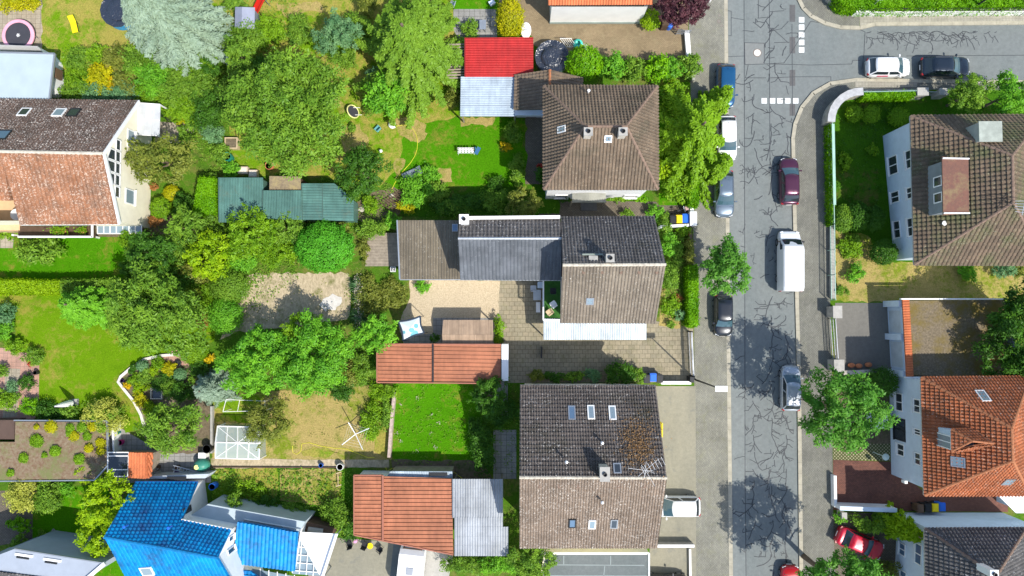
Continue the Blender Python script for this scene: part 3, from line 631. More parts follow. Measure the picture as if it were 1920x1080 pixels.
# --- hip roofed house with yellow-green conifer
def hip(name, label, NW, NE, SE, SW, P0, P1, ze, zr, mat, wallm, over=.4, cap=mortd, base=None, cat='house', wu=.27, hv=.34, split=True, amp=.09, step=.09):
    nw, ne, se, sw = [W(*p, ze) for p in (NW, NE, SE, SW)]; p0, p1 = W(*P0, zr), W(*P1, zr)
    t = thing(name, label, cat, base_of([nw, ne, se, sw]))
    if abs(p0.x - p1.x) > abs(p0.y - p1.y):     # ridge runs east-west, p0 = west end
        pl = dict(N=[ne, nw, p0, p1], S=[sw, se, p1, p0], W=[nw, sw, p0], E=[se, ne, p1]); hips = [(nw, p0), (sw, p0), (ne, p1), (se, p1)]
    else:                                        # ridge runs north-south, p0 = north end
        pl = dict(N=[ne, nw, p0], S=[sw, se, p1], W=[nw, sw, p1, p0], E=[se, ne, p0, p1]); hips = [(nw, p0), (ne, p0), (sw, p1), (se, p1)]
    tiled(list(pl.values()), MATS[mat], t, wu=wu, hv=hv, amp=amp, step=step); caps(hips + [(p0, p1)], cap, t)
    gutters([(nw, ne), (ne, se), (se, sw), (sw, nw)], zinc, t)
    fp = base or inset([nw, ne, se, sw], over); body(t, fp, ze - .12, wallm)
    MB().prism([Vector(p) for p in inset([nw, ne, se, sw], .06)], ze - .16, ze - .08).build('soffit', plain('soffit_wood', (.42, .38, .32), .8), t)
    return t, pl, fp
hH, PH, fph = hip('house', 'brown hip roofed house with two pale chimneys, beside the feathery tree', (1020, 162), (1232, 162), (1233, 355), (1020, 355), (1097, 237), (1174, 237), 7.0, 10.3, 'tiles_brown_light', render_w)
chimney(hH, 1103, 247, 9.0, 11.0, .55, .5, brickc, concrete, 1); chimney(hH, 1168, 247, 9.0, 11.0, .55, .5, brickc, concrete, 1)
skylight(hH, 1055, 243, 0, .55, .9, PH['W'], white, glass_p); skylight(hH, 1140, 259, 0, .6, .6, PH['S'], white, glass_p)
pipe(hH, 1104, 170, 8.3, white)
# entrance canopy with felt hip roof on its south side
ez = 3.0; e = [W(1073, 380, ez - .3), W(1136, 380, ez - .3), W(1136, 357, ez), W(1073, 357, ez)]
mb = MB(); rdg0, rdg1 = W(1104, 359, ez + .35), W(1104, 376, ez + .2)
mb.poly([e[0], e[1], rdg1]); mb.poly([e[1], e[2], rdg0, rdg1]); mb.poly([e[2], e[3], rdg0]); mb.poly([e[3], e[0], rdg1, rdg0]); mb.poly(e[::-1])
mb.build('entrance_roof', plain('roofing_felt', (.28, .28, .24), .95, 0, .15, 2), hH)
for p in e[:2]: MB().box((p.x, p.y + .12, 1.35), (.12, .12, 2.7)).build('canopy_post', wood, hH)
q = W(1104, 386, 0); MB().box((q.x, q.y, .05), (1.5, .9, .1)).build('doormat_step', m['asphalt_dark'], hH)
fs = [fph[k] for k in range(4)]
sw_, se_ = min(fs, key=lambda p: p.x * .5 + p.y), max(fs, key=lambda p: p.x - p.y)
win_sz(hH, sw_, se_, .8, 2.0, .9, 2.2, white, glass_d); win_sz(hH, sw_, se_, 7, 8.3, .9, 2.2, white, glass_d)
# --- low tiled garage attached to it on the west, with the white wall and brown door
gz = 3.0
gl = thing('garage', 'low brown tiled garage between the pale corrugated roof and the hip roofed house', 'garage', W(1015, 180))
rz = 4.6; g0, g1, g2, g3 = W(966, 141, gz), W(1092, 146, gz), W(1092, 206, gz), W(964, 206, gz); gr0, gr1 = W(1031, 131, rz), W(1031, 195, rz)
PW = [g0, g3, W(1031, 205, rz), gr0]; PE = [g2, g1, gr0, W(1031, 205, rz)]
tiled([[g3, g0, gr0, W(1031, 205, rz)], PE], m['tiles_brown_light'], gl); caps([(gr0, W(1031, 205, rz))], mortr, gl)
bp = inset([g0, g1, g2, g3], .2); body(gl, bp, gz - .1, render_w); p0, p1 = W(966, 219), W(1022, 219)
body(gl, [W(968, 205), W(1020, 205), W(1020, 218), W(968, 218)], 2.6, render_w, 'porch_wall'); MB().prism([W(966, 203, 2.7), W(1021, 203, 2.7), W(1021, 216, 2.7), W(966, 216, 2.7)], 2.6, 2.72).build('porch_roof', bluewhite, gl)
win_sz(gl, W(968, 218), W(1020, 218), 1.0, 1.8, .1, 2.1, brownp, plain('door_red_brown', (.15, .03, .02), .5), 1, 'door')
# --- carport with white corrugated roof / red corrugated roof, open slats
t = thing('carport', 'carport with pale blue-white corrugated roof beside the lawn, touching the bright red roof', 'carport', W(914, 181))
q = [W(863, 218, 2.5), W(968, 218, 2.5), W(966, 144, 2.8), W(864, 144, 2.8)]; ribbed([q], m['sheet_pale_blue'], t, wu=.2, amp=.04, prof=WAVE, flip=True)
for p in q: MB().box((p.x + (.15 if p.x < q[0].x + 2 else -.15), p.y + (.15 if p.y < q[0].y + 1 else -.15), 1.2), (.12, .12, 2.4)).build('post', wood, t)
MB().beam(q[0] + Vector((0, .9, .1)), q[1] + Vector((0, .9, .1)), .05, .06).build('cross_bar', zinc, t)
t = thing('shed', 'garden shed with bright red corrugated metal roof below the golden bush', 'shed', W(936, 106))
q = [W(872, 144, 2.9), W(1000, 144, 2.9), W(1000, 70, 2.9), W(872, 71, 2.9)]; ribbed([q], m['metal_red'], t, wu=.22, amp=.045, prof=WAVE, flip=True); body(t, inset(q, .2), 2.8, wood)
MB().beam(q[3], q[0], .1, .15).build('verge_board', plain('dark_red', (.25, .02, .02), .5), t)
t = thing('pergola', 'small grey slatted lean-to beside the bright red shed roof', 'pergola', W(855, 115))
for k in range(13): a = W(838, 84 + k * 5.2, 2.2); b = W(871, 83 + k * 5.2, 2.2); MB().beam(a, b, .14, .04).build('slat', wood, t)
for x, y in ((840, 84), (840, 146)): p = W(x, y, 2.1); MB().box((p.x, p.y, 1.05), (.1, .1, 2.1)).build('post', wood, t); MB
a, b = W(840, 84, 2.12), W(840, 146, 2.12); MB().beam(a, b, .08, .12).build('rail', wood, t)
# --- white garage at the top with orange tiles
tg = thing('garage', 'long white-walled garage with orange tiled roof at the top edge above the tan driveway', 'garage', W(1112, 0))
q = [W(1028, 9, 3.6), W(1223, 8, 3.6), W(1223, -60, 5.6), W(1028, -60, 5.6)]; tiled([q], m['tiles_orange'], tg, wu=.24); gutters([(q[0], q[1])], darkm, tg)
body(tg, [W(1031, 44), W(1201, 44), W(1222, -60), W(1031, -60)], 3.5, white); MB().prism([W(1030.5, 45), W(1201.5, 45), W(1201.5, 38), W(1030.5, 38)], 0, .35).build('plinth', plain('grey_green_plinth', (.30, .36, .33), .9), tg)
# --- long carport/garage with salmon metal roof in the middle
t = thing('garage', 'long salmon roofed garage with white end wall, below the gravel terrace', 'garage', W(830, 680))
z = 2.8
for x0, x1 in ((708, 811), (813.5, 939)):
    q = [W(x0, 716, z), W(x1, 718, z), W(x1, 646, z + .15), W(x0, 645, z + .15)]; ribbed([q], m['metal_salmon'], t, wu=.345, amp=.08, flip=True)
a, b = W(812, 646, 3.05), W(812, 717, 2.95); MB().beam(a, b, .12, .1).build('roof_joint', darkm, t)
for a, b in (((707, 645), (940, 646)), ((707, 717), (940, 719)), ((707, 645), (707, 717))): MB().beam(W(*a, 2.9), W(*b, 2.9), .1, .16).build('fascia', mortr if False else plain('fascia_red', (.36, .14, .09), .5), t)
MB().prism([W(940.5, 646, 3), W(953, 646, 3), W(953, 714, 3), W(940.5, 714, 3)], 0, 3.0).build('end_wall', white, t)
body(t, inset([W(708, 645, z), W(939, 646, z), W(939, 717, z), W(708, 717, z)], .15), 2.75, render_w)
# --- lower garage complex
t = thing('garage', 'salmon seamed garage roof in two sections with slanted lower edge, above the caravan', 'garage', W(760, 960))
q = [W(664, 1003, 2.8), W(717, 1013, 2.8), W(717, 891, 2.8), W(664, 891, 2.8)]; ribbed([q], m['metal_salmon'], t, wu=.345, amp=.05, flip=False)
t_fix = t.children[-1] if t.children else None
q2 = [W(719, 1014, 2.8), W(850, 1040, 2.8), W(847, 897, 2.8), W(719, 893, 2.8)]
bpy.data.objects.remove(t_fix) if t_fix else None
def seams_along_x(parent, poly, mat, wu=.345, name='roof'):
    "roof whose first edge is taken along world x so that its seams run west-east"
    P = [Vector(p) for p in poly]; z = P[0].z; ys = [p.y for p in P]; xs = [p.x for p in P]
    bm = surf([(min(xs), min(ys), z), (min(xs), max(ys), z), (max(xs), max(ys), z), (max(xs), min(ys), z)], wu, RIB, .08, None, 0, .01, .05)
    cen = sum(P, Vector()) / len(P)
    for i in range(len(P)):
        a, b = P[i], P[(i + 1) % len(P)]; d = b - a; n = Vector((d.y, -d.x, 0)).normalized()
        if n.dot(cen - a) > 0: n = -n
        bmesh.ops.bisect_plane(bm, geom=bm.verts[:] + bm.edges[:] + bm.faces[:], plane_co=a, plane_no=n, clear_outer=True)
    return join_bms([bm], name, mat, parent)
seams_along_x(t, q, m['metal_salmon']); seams_along_x(t, q2, m['metal_salmon'])
for a, b in ((q[3], q[0]), (q[0], q2[1]), (q[3], q[2])): MB().beam(a, b, .1, .16).build('fascia', MATS['fascia_red'], t)
MB().beam(W(718, 891, 2.95), W(718, 1014, 2.95), .14, .12).build('roof_joint', MATS['fascia_red'], t)
body(t, inset([q[3], W(847, 895, 2.8), W(848, 1035, 2.8), W(717, 1010, 2.8), q[0]], .2), 2.72, render_w)
t = thing('carport', 'carport with grey-white corrugated plastic sheets, right of the salmon seamed garage roof at the bottom', 'carport', W(900, 970))
for k in range(8):
    y0 = 898 + k * 17.9; x1 = 943 if k < 5 else 953; x0 = 848 if k < 4 else 852
    q = [W(x0, y0 + 19, 2.75 + .03 * (8 - k)), W(x1, y0 + 19, 2.7 + .03 * (8 - k)), W(x1, y0, 2.74 + .03 * (8 - k)), W(x0, y0, 2.79 + .03 * (8 - k))]; ribbed([q], m['sheet_white'], t, name='roof_sheet', wu=.22, amp=.05, prof=WAVE, thick=.01)
for x, y in ((852, 902), (940, 902), (852, 1038), (950, 1038)): p = W(x, y, 2.6); MB().box((p.x, p.y, 1.3), (.12, .12, 2.6)).build('post', wood, t)
t = thing('lean_to', 'narrow pale blue lean-to roof behind the upper edge of the bottom salmon garage', 'shed', W(790, 888))
q = [W(726, 893, 2.3), W(849, 896, 2.3), W(848, 884, 2.5), W(732, 884, 2.5)]; ribbed([q], m['sheet_pale_blue'], t, wu=.15, amp=.02, prof=WAVE); body(t, inset(q, .06), 2.1, wood)
q = W(822, 889, 2.5); f = MB().box((q.x, q.y, q.z), (1.6, .28, .12)).build('roof_rack', darkm, t)
t = thing('flat_roof_garage', 'flat grey bitumen roofed garage at the bottom edge below the lichen roofed house', 'garage', W(1120, 1070))
q = [W(1021, 1037, 2.9), W(1217, 1037, 2.9), W(1217, 1140, 2.9), W(1000, 1140, 2.9)]; MB().prism(q, 0, 2.9).build('wall', cream, t); q = inset(q, .15)
MB().prism(q, 2.9, 2.93).build('roof', m['bitumen'], t)
for a, b in (((1021, 1037), (1217, 1037)), ((1217, 1037), (1217, 1140))): MB().beam(W(*a, 3.0), W(*b, 3.0), .12, .14).build('roof_edge', white, t)
mb = MB()
for a, b in (((1022, 1059), (1208, 1060)), ((1145, 1042), (1145, 1060)), ((1057, 1042), (1057, 1058)), ((1134, 1061), (1132, 1080)), ((1022, 1079), (1214, 1080))): mb.beam(W(*a, 2.935), W(*b, 2.935), .06, .01)
mb.build('felt_seam', plain('felt_seam', (.30, .34, .33), .9), t)
# --- right street side -------------------------------------------------------
def west_windows(root, p0, p1, quads, fr=white, gl=glass_d): 
    for a, b, c, d in quads: wall_window(root, p0, p1, [(a, b), (c, d)], fr, gl, 1)
def strip_wall(root, base, z, mat): return body(root, base, z, mat)
b13 = [W(1655, 255), W(1676, 488), W(1935, 488), W(1935, 255)]
hR, PR, _ = hip('house', 'house with mossy brown hip roof and flat reddish dormer behind the curved garden wall', (1707, 218), (1957, 216), (1962, 497), (1714, 496), (1897, 292), (1899, 380), 5.8, 9.8, 'tiles_old_brown', bluewhite, base=b13, wu=.36, hv=.34, amp=.08, step=.09)
for x0, y0, y1 in ((1667, 292, 334), (1670, 358, 386), (1672, 413, 452), (1699, 280, 322), (1701, 349, 378), (1702.5, 406, 448)):
    x1 = x0 + (17 if x0 < 1690 else 12)
    ray0 = ray_wall(x0, (y0 + y1) / 2, b13[0], b13[1]); 
    u = (b13[1] - b13[0]).normalized(); sa = ray_wall(x0, y0, b13[0], b13[1])[0]; sb = ray_wall(x0, y1, b13[0], b13[1])[0]
    zt = ray_wall(x1, (y0 + y1) / 2, b13[0], b13[1])[1]; zb = ray0[1]
    win_sz(hR, b13[0], b13[1], sa + .15, sb - .15, max(zb, .5), max(zt, zb + 1.1), white, glass_d, 2, proud=.02)
# dormer: box with flat reddish roof
pl = PR['W']; z = 8.9; d = [W(1769, 297, z), W(1816, 298, z), W(1817, 400, z), W(1771, 400, z)]
fw = [p.copy() for p in d]; fw[0].x -= .0; dm = MB().prism([d[0] + Vector((.15, -.15, 0)), d[1] + Vector((-.1, -.15, 0)), d[2] + Vector((-.1, .15, 0)), d[3] + Vector((.15, .15, 0))], 6.4, z - .1).build('dormer', plain('dormer_boards', (.22, .25, .26), .8), hR)
MB().prism([d[0] + Vector((-.1, .15, 0)), d[1], d[2], d[3] + Vector((-.1, -.15, 0))], z - .1, z).build('dormer_roof', speck('dormer_felt', (.21, .105, .075), (.155, .085, .068), (.25, .19, .10), 5, .7, .5) or m['dormer_felt'], dm)
for a, b in ((1, 0), (2, 3)): MB().beam(d[a] + Vector((0, 0, .06)), d[b] + Vector((-.1, 0, .06)), .1, .12).build('verge', white, dm)
p0 = d[0] + Vector((.13, 0, 0)); p1 = d[3] + Vector((.13, 0, 0)); L = (p1 - p0).length
for s in (.38, .68): win_sz(dm, Vector((p0.x, p0.y, 0)), Vector((p1.x, p1.y, 0)), L * s - .42, L * s + .42, 7.4, 8.5, white, glass_d, 1, sill=False)
chimney(hR, 1856, 247, 7.0, 9.0, 1.7, 1.5, plain('grey_render', (.36, .38, .34), .9), plain('green_grey_slab', (.33, .36, .31), .85, 0, .2, 2), 0)
q = on_plane(1768, 419, pl); MB().lathe([(.12, -.2), (.12, .2), (.2, .22), (.001, .3)], q, 10).build('vent_pipe', white, hR)
mb = MB(); q = on_plane(1898, 392, PR['S']) + Vector((0, 0, 1.5)); mb.beam(q - Vector((0, 0, 1.5)), q, .05)
for i in range(5): mb.beam(q + Vector((-.8, -.4 + i * .2, -.1)), q + Vector((.5, -.6 + i * .25, -.1)), .03)
mb.beam(q + Vector((-.3, -.7, -.1)), q + Vector((0, .6, -.1)), .04); mb.build('tv_antenna', zinc, hR)
# double garage with gravel roof
t = thing('garage', 'double garage with gravel covered flat roof and orange tiled edge', 'garage', W(1780, 635))
gz = 2.8; G4 = [W(1689, 562, gz), W(1884, 562, gz), W(1884, 706, gz), W(1697, 706, gz)]
front = [W(1664, 566), W(1672, 704)]; body(t, [W(1663, 566), W(1672, 704), W(1862, 701), W(1862, 566)], gz - .02, bluewhite)
gi = [G4[0] + Vector((.45, -.1, 0)), G4[1], G4[2], G4[3] + Vector((.45, .1, 0))]; MB().prism(gi, gz, gz + .05).build('roof', m['gravel_roof'], t)
a, b = G4[3] + Vector((.05, 0, .12)), G4[0] + Vector((.05, 0, .12)); tiled([[a, b, b + Vector((.55, 0, .1)), a + Vector((.55, 0, .1))]], m['tiles_orange'], t, 'edge_tiles', wu=.22, hv=.6, amp=.07, step=.01)
MB().beam(G4[0] + Vector((-.1, .06, .12)), G4[1] + Vector((0, .06, .12)), .12, .3).build('parapet', white, t); MB().beam(G4[3] + Vector((-.1, -.06, .1)), G4[2] + Vector((0, -.06, .1)), .12, .25).build('parapet', white, t)
for y0, y1 in ((578, 625), (638, 688)):
    a, b = tx(front[0], front[1], (y0 - 566) / 138), tx(front[0], front[1], (y1 - 566) / 138)
    win_sz(t, a, b, 0, (b - a).length, .05, 2.15, bluewhite, plain('garage_door', (.52, .58, .62), .5), 1, 'garage_door', sill=False)
for y in (570, 631, 697):
    p = tx(front[0], front[1], (y - 566) / 138); MB().box((p.x - .22, p.y, 1.3), (.42, .55, 2.6)).build('pier', bluewhite, t)
# red hip house
b15 = [W(1677, 700), W(1666, 740), W(1671, 889), W(1900, 900), W(1900, 700)]; b15[1] = W(1668, 745); b15[0] = W(1672, 703)
hO, PO, _ = hip('house', 'white house with red tiled hip roof and small dormer, below the gravel roofed garage', (1727, 708), (1930, 706), (1930, 928), (1733, 928), (1896, 803), (1898, 864), 6.0, 10.2, 'tiles_red', bluewhite, base=[W(1667, 703), W(1671, 889), W(1898, 889), W(1898, 703)], cap=mortr, wu=.27, hv=.34, amp=.075, step=.09)
wp0, wp1 = W(1667, 703), W(1671, 889)
for x0, x1, y0, y1, g in ((1680, 1693, 737, 771, glass_d), (1714, 1726, 748, 774, glass_d), (1678, 1698, 784, 826, glass_d), (1683, 1696, 832, 855, glass_d), (1715, 1727, 804, 816, glass_d), (1716, 1727, 849, 872, glass_d)):
    sa = ray_wall((x0 + x1) / 2, y0, wp0, wp1)[0]; sb = ray_wall((x0 + x1) / 2, y1, wp0, wp1)[0]; zb = ray_wall(x0, (y0 + y1) / 2, wp0, wp1)[1]; zt = ray_wall(x1, (y0 + y1) / 2, wp0, wp1)[1]
    win_sz(hO, wp0, wp1, sa, sb, zb, min(zt, 5.3), darkm if (x0, y0) == (1678, 784) else white, g, 2, proud=.02)
q = ray_wall(1694, 883, wp0, wp1)
MB().box(W(1696, 903, 3.0), (.25, .25, .5)).build('wall_lamp', white, hO)
# gabled dormer of the red house
pw = PO['W']; ez_ = 8.75
da, db, dn, de, df = W(1783, 805, ez_), W(1784, 846, ez_), on_plane(1822, 804, pw), on_plane(1853, 829, pw), on_plane(1820, 843, pw); dr = W(1822, 827, 9.75); de.z = max(de.z, 9.7)
zi = plane_z(pw, da.x, da.y) - .3
dd = MB().prism([(da.x + .15, da.y - .12), (dn.x, da.y - .12), (df.x, db.y + .12), (db.x + .15, db.y + .12)], zi, ez_ - .05).build('dormer', bluewhite, hO)
bms = [surf([db, da, dr], .27, PANT, .05, .3, .06, .03, .05), surf([dn, da, dr, de], .27, PANT, .05, .3, .06, .03, .05), surf([db, df, de, dr], .27, PANT, .05, .3, .06, .03, .05)]
join_bms(bms, 'dormer_roof', m['tiles_red'], dd); caps([(da, dr), (db, dr), (dr, de)], mortr, dd, .09)
for a, b in ((dn, de), (df, de), (da, db)): MB().beam(a + Vector((0, 0, .05)), b + Vector((0, 0, .05)), .1, .05).build('flashing', zinc, dd)
win_sz(dd, Vector((da.x + .13, da.y - .2, 0)), Vector((db.x + .13, db.y + .2, 0)), .35, 1.45, zi + .3, ez_ - .12, white, glass_p, 2, sill=False)
skylight(hO, 1842, 744, 0, .75, 1.2, PO['N'], white, glass_p); skylight(hO, 1797, 866, 0, .8, 1.0, PO['W'], metal, glass_p); skylight(hO, 1889, 901, 0, .75, .9, PO['S'], metal, glass_p)
pipe(hO, 1808, 903, 7.4, terracotta)
# entrance porch of the red house at its south-east
t = thing('porch', 'white glazed entrance porch behind the red brick drive at the right edge', 'porch', W(1900, 945))
body(t, [W(1868, 940), W(1895, 940), W(1895, 1000), W(1895, 935)][:2] + [W(1897, 925), W(1868, 925)], 2.5, bluewhite); MB().prism([W(1872, 930, 2.6), W(1920, 930, 2.6), W(1930, 962, 2.6), W(1905, 962, 2.6)], 2.5, 2.62).build('porch_roof', render_w, t)
# bottom right house
hZ, PZ, _ = hip('house', 'pale walled house with dark brown hip roof in the bottom right corner', (1734, 991), (1924, 990), (1928, 1190), (1737, 1190), (1867, 1080), (1868, 1110), 6.2, 9.9, 'tiles_anthracite', bluewhite, base=[W(1682, 961), W(1675, 1150), W(1880, 1150), W(1880, 961)], wu=.3, hv=.36, amp=.075, step=.09)
wp0, wp1 = W(1682, 961), W(1675, 1150)
for x0, x1, y0, y1 in ((1686, 1698, 1018, 1042), (1716, 1729, 1019, 1059), (1688, 1700, 1070, 1095)):
    sa = ray_wall((x0 + x1) / 2, y0, wp0, wp1)[0]; sb = ray_wall((x0 + x1) / 2, y1, wp0, wp1)[0]; zb = ray_wall(x0, (y0 + y1) / 2, wp0, wp1)[1]; zt = ray_wall(x1, (y0 + y1) / 2, wp0, wp1)[1]
    win_sz(hZ, wp0, wp1, sa, sb, max(.6, zb), min(zt, 5.4), white, glass_b, 2, proud=.02)
p = W(1884, 1078, 10.4); chimney(hZ, 1863, 1076, 9, 10.6, .5, .5, white, white, 1)
# --- left side ---------------------------------------------------------------
# cream house: asymmetric gable facing east, with flat-roofed annex, canopy, balcony
t = hL = thing('house', 'cream house with red-brown lichen roof and glazed gable, at the left edge', 'house', W(120, 310))
nE, nW = W(259, 190, 3.0), W(-60, 186, 3.0); rE, rW = W(193, 288, 7.6), W(-60, 283, 7.6); sE, sW, sM = W(222, 420, 5.2), W(38, 421, 5.2), W(-60, 421, 5.2)
pn = [nE, nW, rW, rE]; ps = [sM, sE, rE, rW]
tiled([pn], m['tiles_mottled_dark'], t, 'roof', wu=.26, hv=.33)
# south slope: full depth right of the loggia, shorter above it
k = (lambda y: None)
xs = W(8, 330, 6.5).x; cut = on_plane(20, 376, ps); cu2 = on_plane(-60, 374, ps); top1 = on_plane(0, 286, ps)
tiled([[sW, sE, rE, on_plane(3, 287, ps)], [cu2, on_plane(22, 376, ps), on_plane(3.5, 287, ps), rW]], m['tiles_mottled'], t, 'roof', wu=.36, hv=.36)
caps([(rW, rE)], mortar, t, .15); gutters([(nW, nE), (sW, sE)], white, t)
for a, b in ((nE, rE), (sE, rE)): MB().beam(a + Vector((.08, 0, -.05)), b + Vector((.08, 0, -.05)), .12, .3).build('verge_board', white, t)
wE = [W(268, 190), W(280, 262), W(279, 418)]; xw = wE[1].x
yn, ys = nE.y - .35, sE.y + .3
fp = [(-60, ys), (xw, ys), (xw, rE.y), (xw, yn), (-60, yn), (-60, rE.y)]; zp = lambda x, y: min(plane_z(pn, x, y), plane_z(ps, x, y)) - .18
xg = rE.x - .62 - .1
# the gable wall leans back under the verge: wall stands at the traced base line
xq = sM.x + .3; fp = [(xq, ys), (xg + .6, ys), (xg + .6, rE.y), (xg + .6, yn), (xq, yn), (xq, rE.y)]
bw = body(t, fp, [zp(*p) for p in fp], cream)
# gable glazing
p0, p1 = Vector((xg + .6, yn, 0)), Vector((xg + .6, ys, 0))
def gz_(s): y = yn - s; return zp(xg + .6, y)
mb = MB(); gb = MB(); Lg = yn - ys; s0 = 2.6
zl = 5.75
s_a = abs(yn - W(220, 262, 5.2).y); s_b = abs(yn - W(220, 372, 5.2).y)
for i in range(5):
    a = s_a + i * (s_b - s_a) / 5; b = a + (s_b - s_a) / 5
    za, zb_ = gz_(a) - .35, gz_(b) - .35
    for (lo, hi0, hi1) in ((5.05, zl - .02, zl - .02), (zl + .02, za, zb_)):
        if min(hi0, hi1) - lo < .25: continue
        x = xg + .66
        P = [(x, yn - a - .06, lo), (x, yn - b + .06, lo), (x, yn - b + .06, hi1), (x, yn - a - .06, hi0)]; gb.poly(P)
        for q in range(4): mb.beam(Vector(P[q]) + Vector((.02, 0, 0)), Vector(P[(q + 1) % 4]) + Vector((.02, 0, 0)), .08, .08)
f = mb.build('gable_window', white, t); gb.build('pane', glass_d, f)
for sa, sb, za, zb_ in ((abs(yn - W(240, 243, 3.6).y), abs(yn - W(240, 277, 3.6).y), 2.9, 4.0), (abs(yn - W(238, 355, 3.4).y), abs(yn - W(238, 383, 3.4).y), 2.7, 4.1)): win_sz(t, p0, p1, sa, sb, za, zb_, white, glass_p, 1, sill=True)
# loggia balcony and south balcony
z = 2.6; MB().prism([W(-60, 374, z), W(36, 376, z), W(37, 432, z), W(-60, 432, z)], 0, z).build('balcony_floor', plain('orange_terrace', (.62, .42, .24), .9, 0, .08, 2), t)
MB().prism([W(34, 424, z), W(172, 424, z), W(172, 444, z), W(34, 444, z)], z - .3, z - .02).build('balcony_floor', woodd, t)
for a, b in (((34, 444), (173, 444)), ((173, 421), (173, 445))): MB().beam(W(*a, z + .9), W(*b, z + .9), .15, .12).build('railing', white, t); MB().beam(W(*a, z + .3), W(*b, z + .3), .05, .9).build('railing_panel', woodd, t)
for x in (40, 105, 171): p = W(x, 443, 1.2); MB().box((p.x, p.y, 1.15), (.15, .15, 2.3)).build('post', white, t)
skylight(t, 47, 212, 0, .9, 1.1, pn, white, glass_d); skylight(t, 112, 213, 0, .95, 1.1, pn, white, glass_p); skylight(t, 139, 213, 0, .95, 1.1, pn, darkm, glass_d)
skylight(t, 5, 255, 0, 1.2, 1.2, pn, darkm, glass_b)
# conservatory under the eave
q = [W(183, 438, 1.2), W(266, 438, 1.2), W(266, 422, 1.5), W(183, 422, 1.5)]; f = MB().poly(q).build('glass_lean_to', glass_p, t)
mb = MB()
for i in range(8): mb.beam(q[0].lerp(q[1], i / 7) + Vector((0, 0, .03)), q[3].lerp(q[2], i / 7) + Vector((0, 0, .03)), .06, .05)
mb.beam(q[0], q[1], .08); mb.beam(q[3], q[2], .08); mb.build('glazing_bar', white, f)
# polycarbonate canopy
t = thing('patio_canopy', 'translucent ribbed plastic canopy beside the cream house', 'canopy', W(285, 225))
q = [W(257, 253, 2.4), W(299, 255, 2.3), W(301, 196, 2.3), W(258, 193, 2.4)]; ribbed([q], plain('polycarbonate', (.50, .52, .53), .3, 0, .15, 1), t, wu=.7, amp=.03, flip=False, thick=.02)
for p in (q[1], q[2]): MB().box((p.x - .1, p.y, 1.1), (.1, .1, 2.25)).build('post', white, t)
for k in (0, .5, 1): MB().beam(q[0].lerp(q[3], k) + Vector((0, 0, .05)), q[1].lerp(q[2], k) + Vector((0, 0, .05)), .06, .05).build('rafter', white, t)
# annex with pale flat roof
t = thing('annex', 'white annex with pale blue-grey flat roof beside the pink trampoline', 'annex', W(50, 145))
body(t, [W(118, 120), W(121, 175), W(112, 183), W(-60, 186), W(-60, 100), W(105, 106)], 2.5, render_w); q = [W(-60, 97, 2.8), W(103, 101, 2.8), W(93, 187, 2.8), W(-60, 187, 2.8)]
MB().prism(q, 2.6, 2.8).build('roof', plain('pale_roof_felt', (.40, .48, .51), .9, 0, .06, .8, dirt=((.42, .5, .5), .3)), t)
for a, b in ((q[1], q[2]), (q[0], q[1])): MB().beam(a, b, .14, .18).build('roof_edge', metal, t)
MB().box(W(109, 139, 1.6), (.25, .9, .9)).build('window', brownp, t)
# sedum roof building
t = thing('garage', 'garage with flat sedum covered roof dotted with yellow-green cushions, left edge', 'garage', W(100, 850))
q = [W(27, 788, 1.6), W(201, 789, 1.6), W(203, 872, 1.6), W(178, 900, 1.6), W(0, 902, 1.6), W(-60, 902, 1.6), W(-60, 826, 1.6), W(26, 826, 1.6)]
MB().prism(inset(q, .6), 0, 1.55, top=True).build('wall', render_w, t); MB().prism(inset(q, .12), 1.5, 1.64).build('roof', m['sedum'], t)
for i in range(5): MB().beam(q[i], q[i + 1], .1, .2).build('roof_edge', zinc, t)
MB().prism([W(-60, 788, 1.5), W(26, 788, 1.5), W(25, 824, 1.5), W(-60, 824, 1.5)], .0, 1.4).build('lower_roof', plain('brown_felt', (.10, .065, .05), .9), t)
# little shed with orange tiles and glass roof
t = thing('garden_shed', 'small shed with half glass and half orange tiled roof, beside the blue roofed house', 'shed', W(242, 872))
q = [W(202, 893, 2.1), W(240, 893, 2.1), W(242, 848, 2.2), W(203, 848, 2.2)]; f = MB().poly(q).build('glass_roof', glass_d, t); mb = MB()
for k in (0, .28, .85, 1): mb.beam(q[0].lerp(q[3], k) + Vector((0, 0, .03)), q[1].lerp(q[2], k) + Vector((0, 0, .03)), .08, .06)
for k in (0, 1): mb.beam(q[0].lerp(q[1], k) + Vector((0, 0, .03)), q[3].lerp(q[2], k) + Vector((0, 0, .03)), .08, .06)
mb.build('glazing_bar', white, f)
tiled([[W(241, 895, 2.3), W(275, 897, 2.3), W(276, 848, 2.6), W(242, 848, 2.6)], [W(276, 897, 2.3), W(283, 892, 2.0), W(284, 848, 2.0), W(277, 848, 2.5)]], m['tiles_orange'], t, wu=.25, hv=.33)
body(t, inset([W(203, 895, 2), W(276, 897, 2), W(283, 850, 2), W(203, 850, 2)], .1), 2.0, wood)
# blue roofed house
t = hBl = thing('house', 'large house with bright blue tiled roof and white walls in the bottom left', 'house', W(330, 1000))
zr, ze = 7.5, 2.6
R1, R2 = W(196, 1007, zr), W(408, 1046, zr); E1, E2 = W(254, 905, ze), W(371, 905, ze)
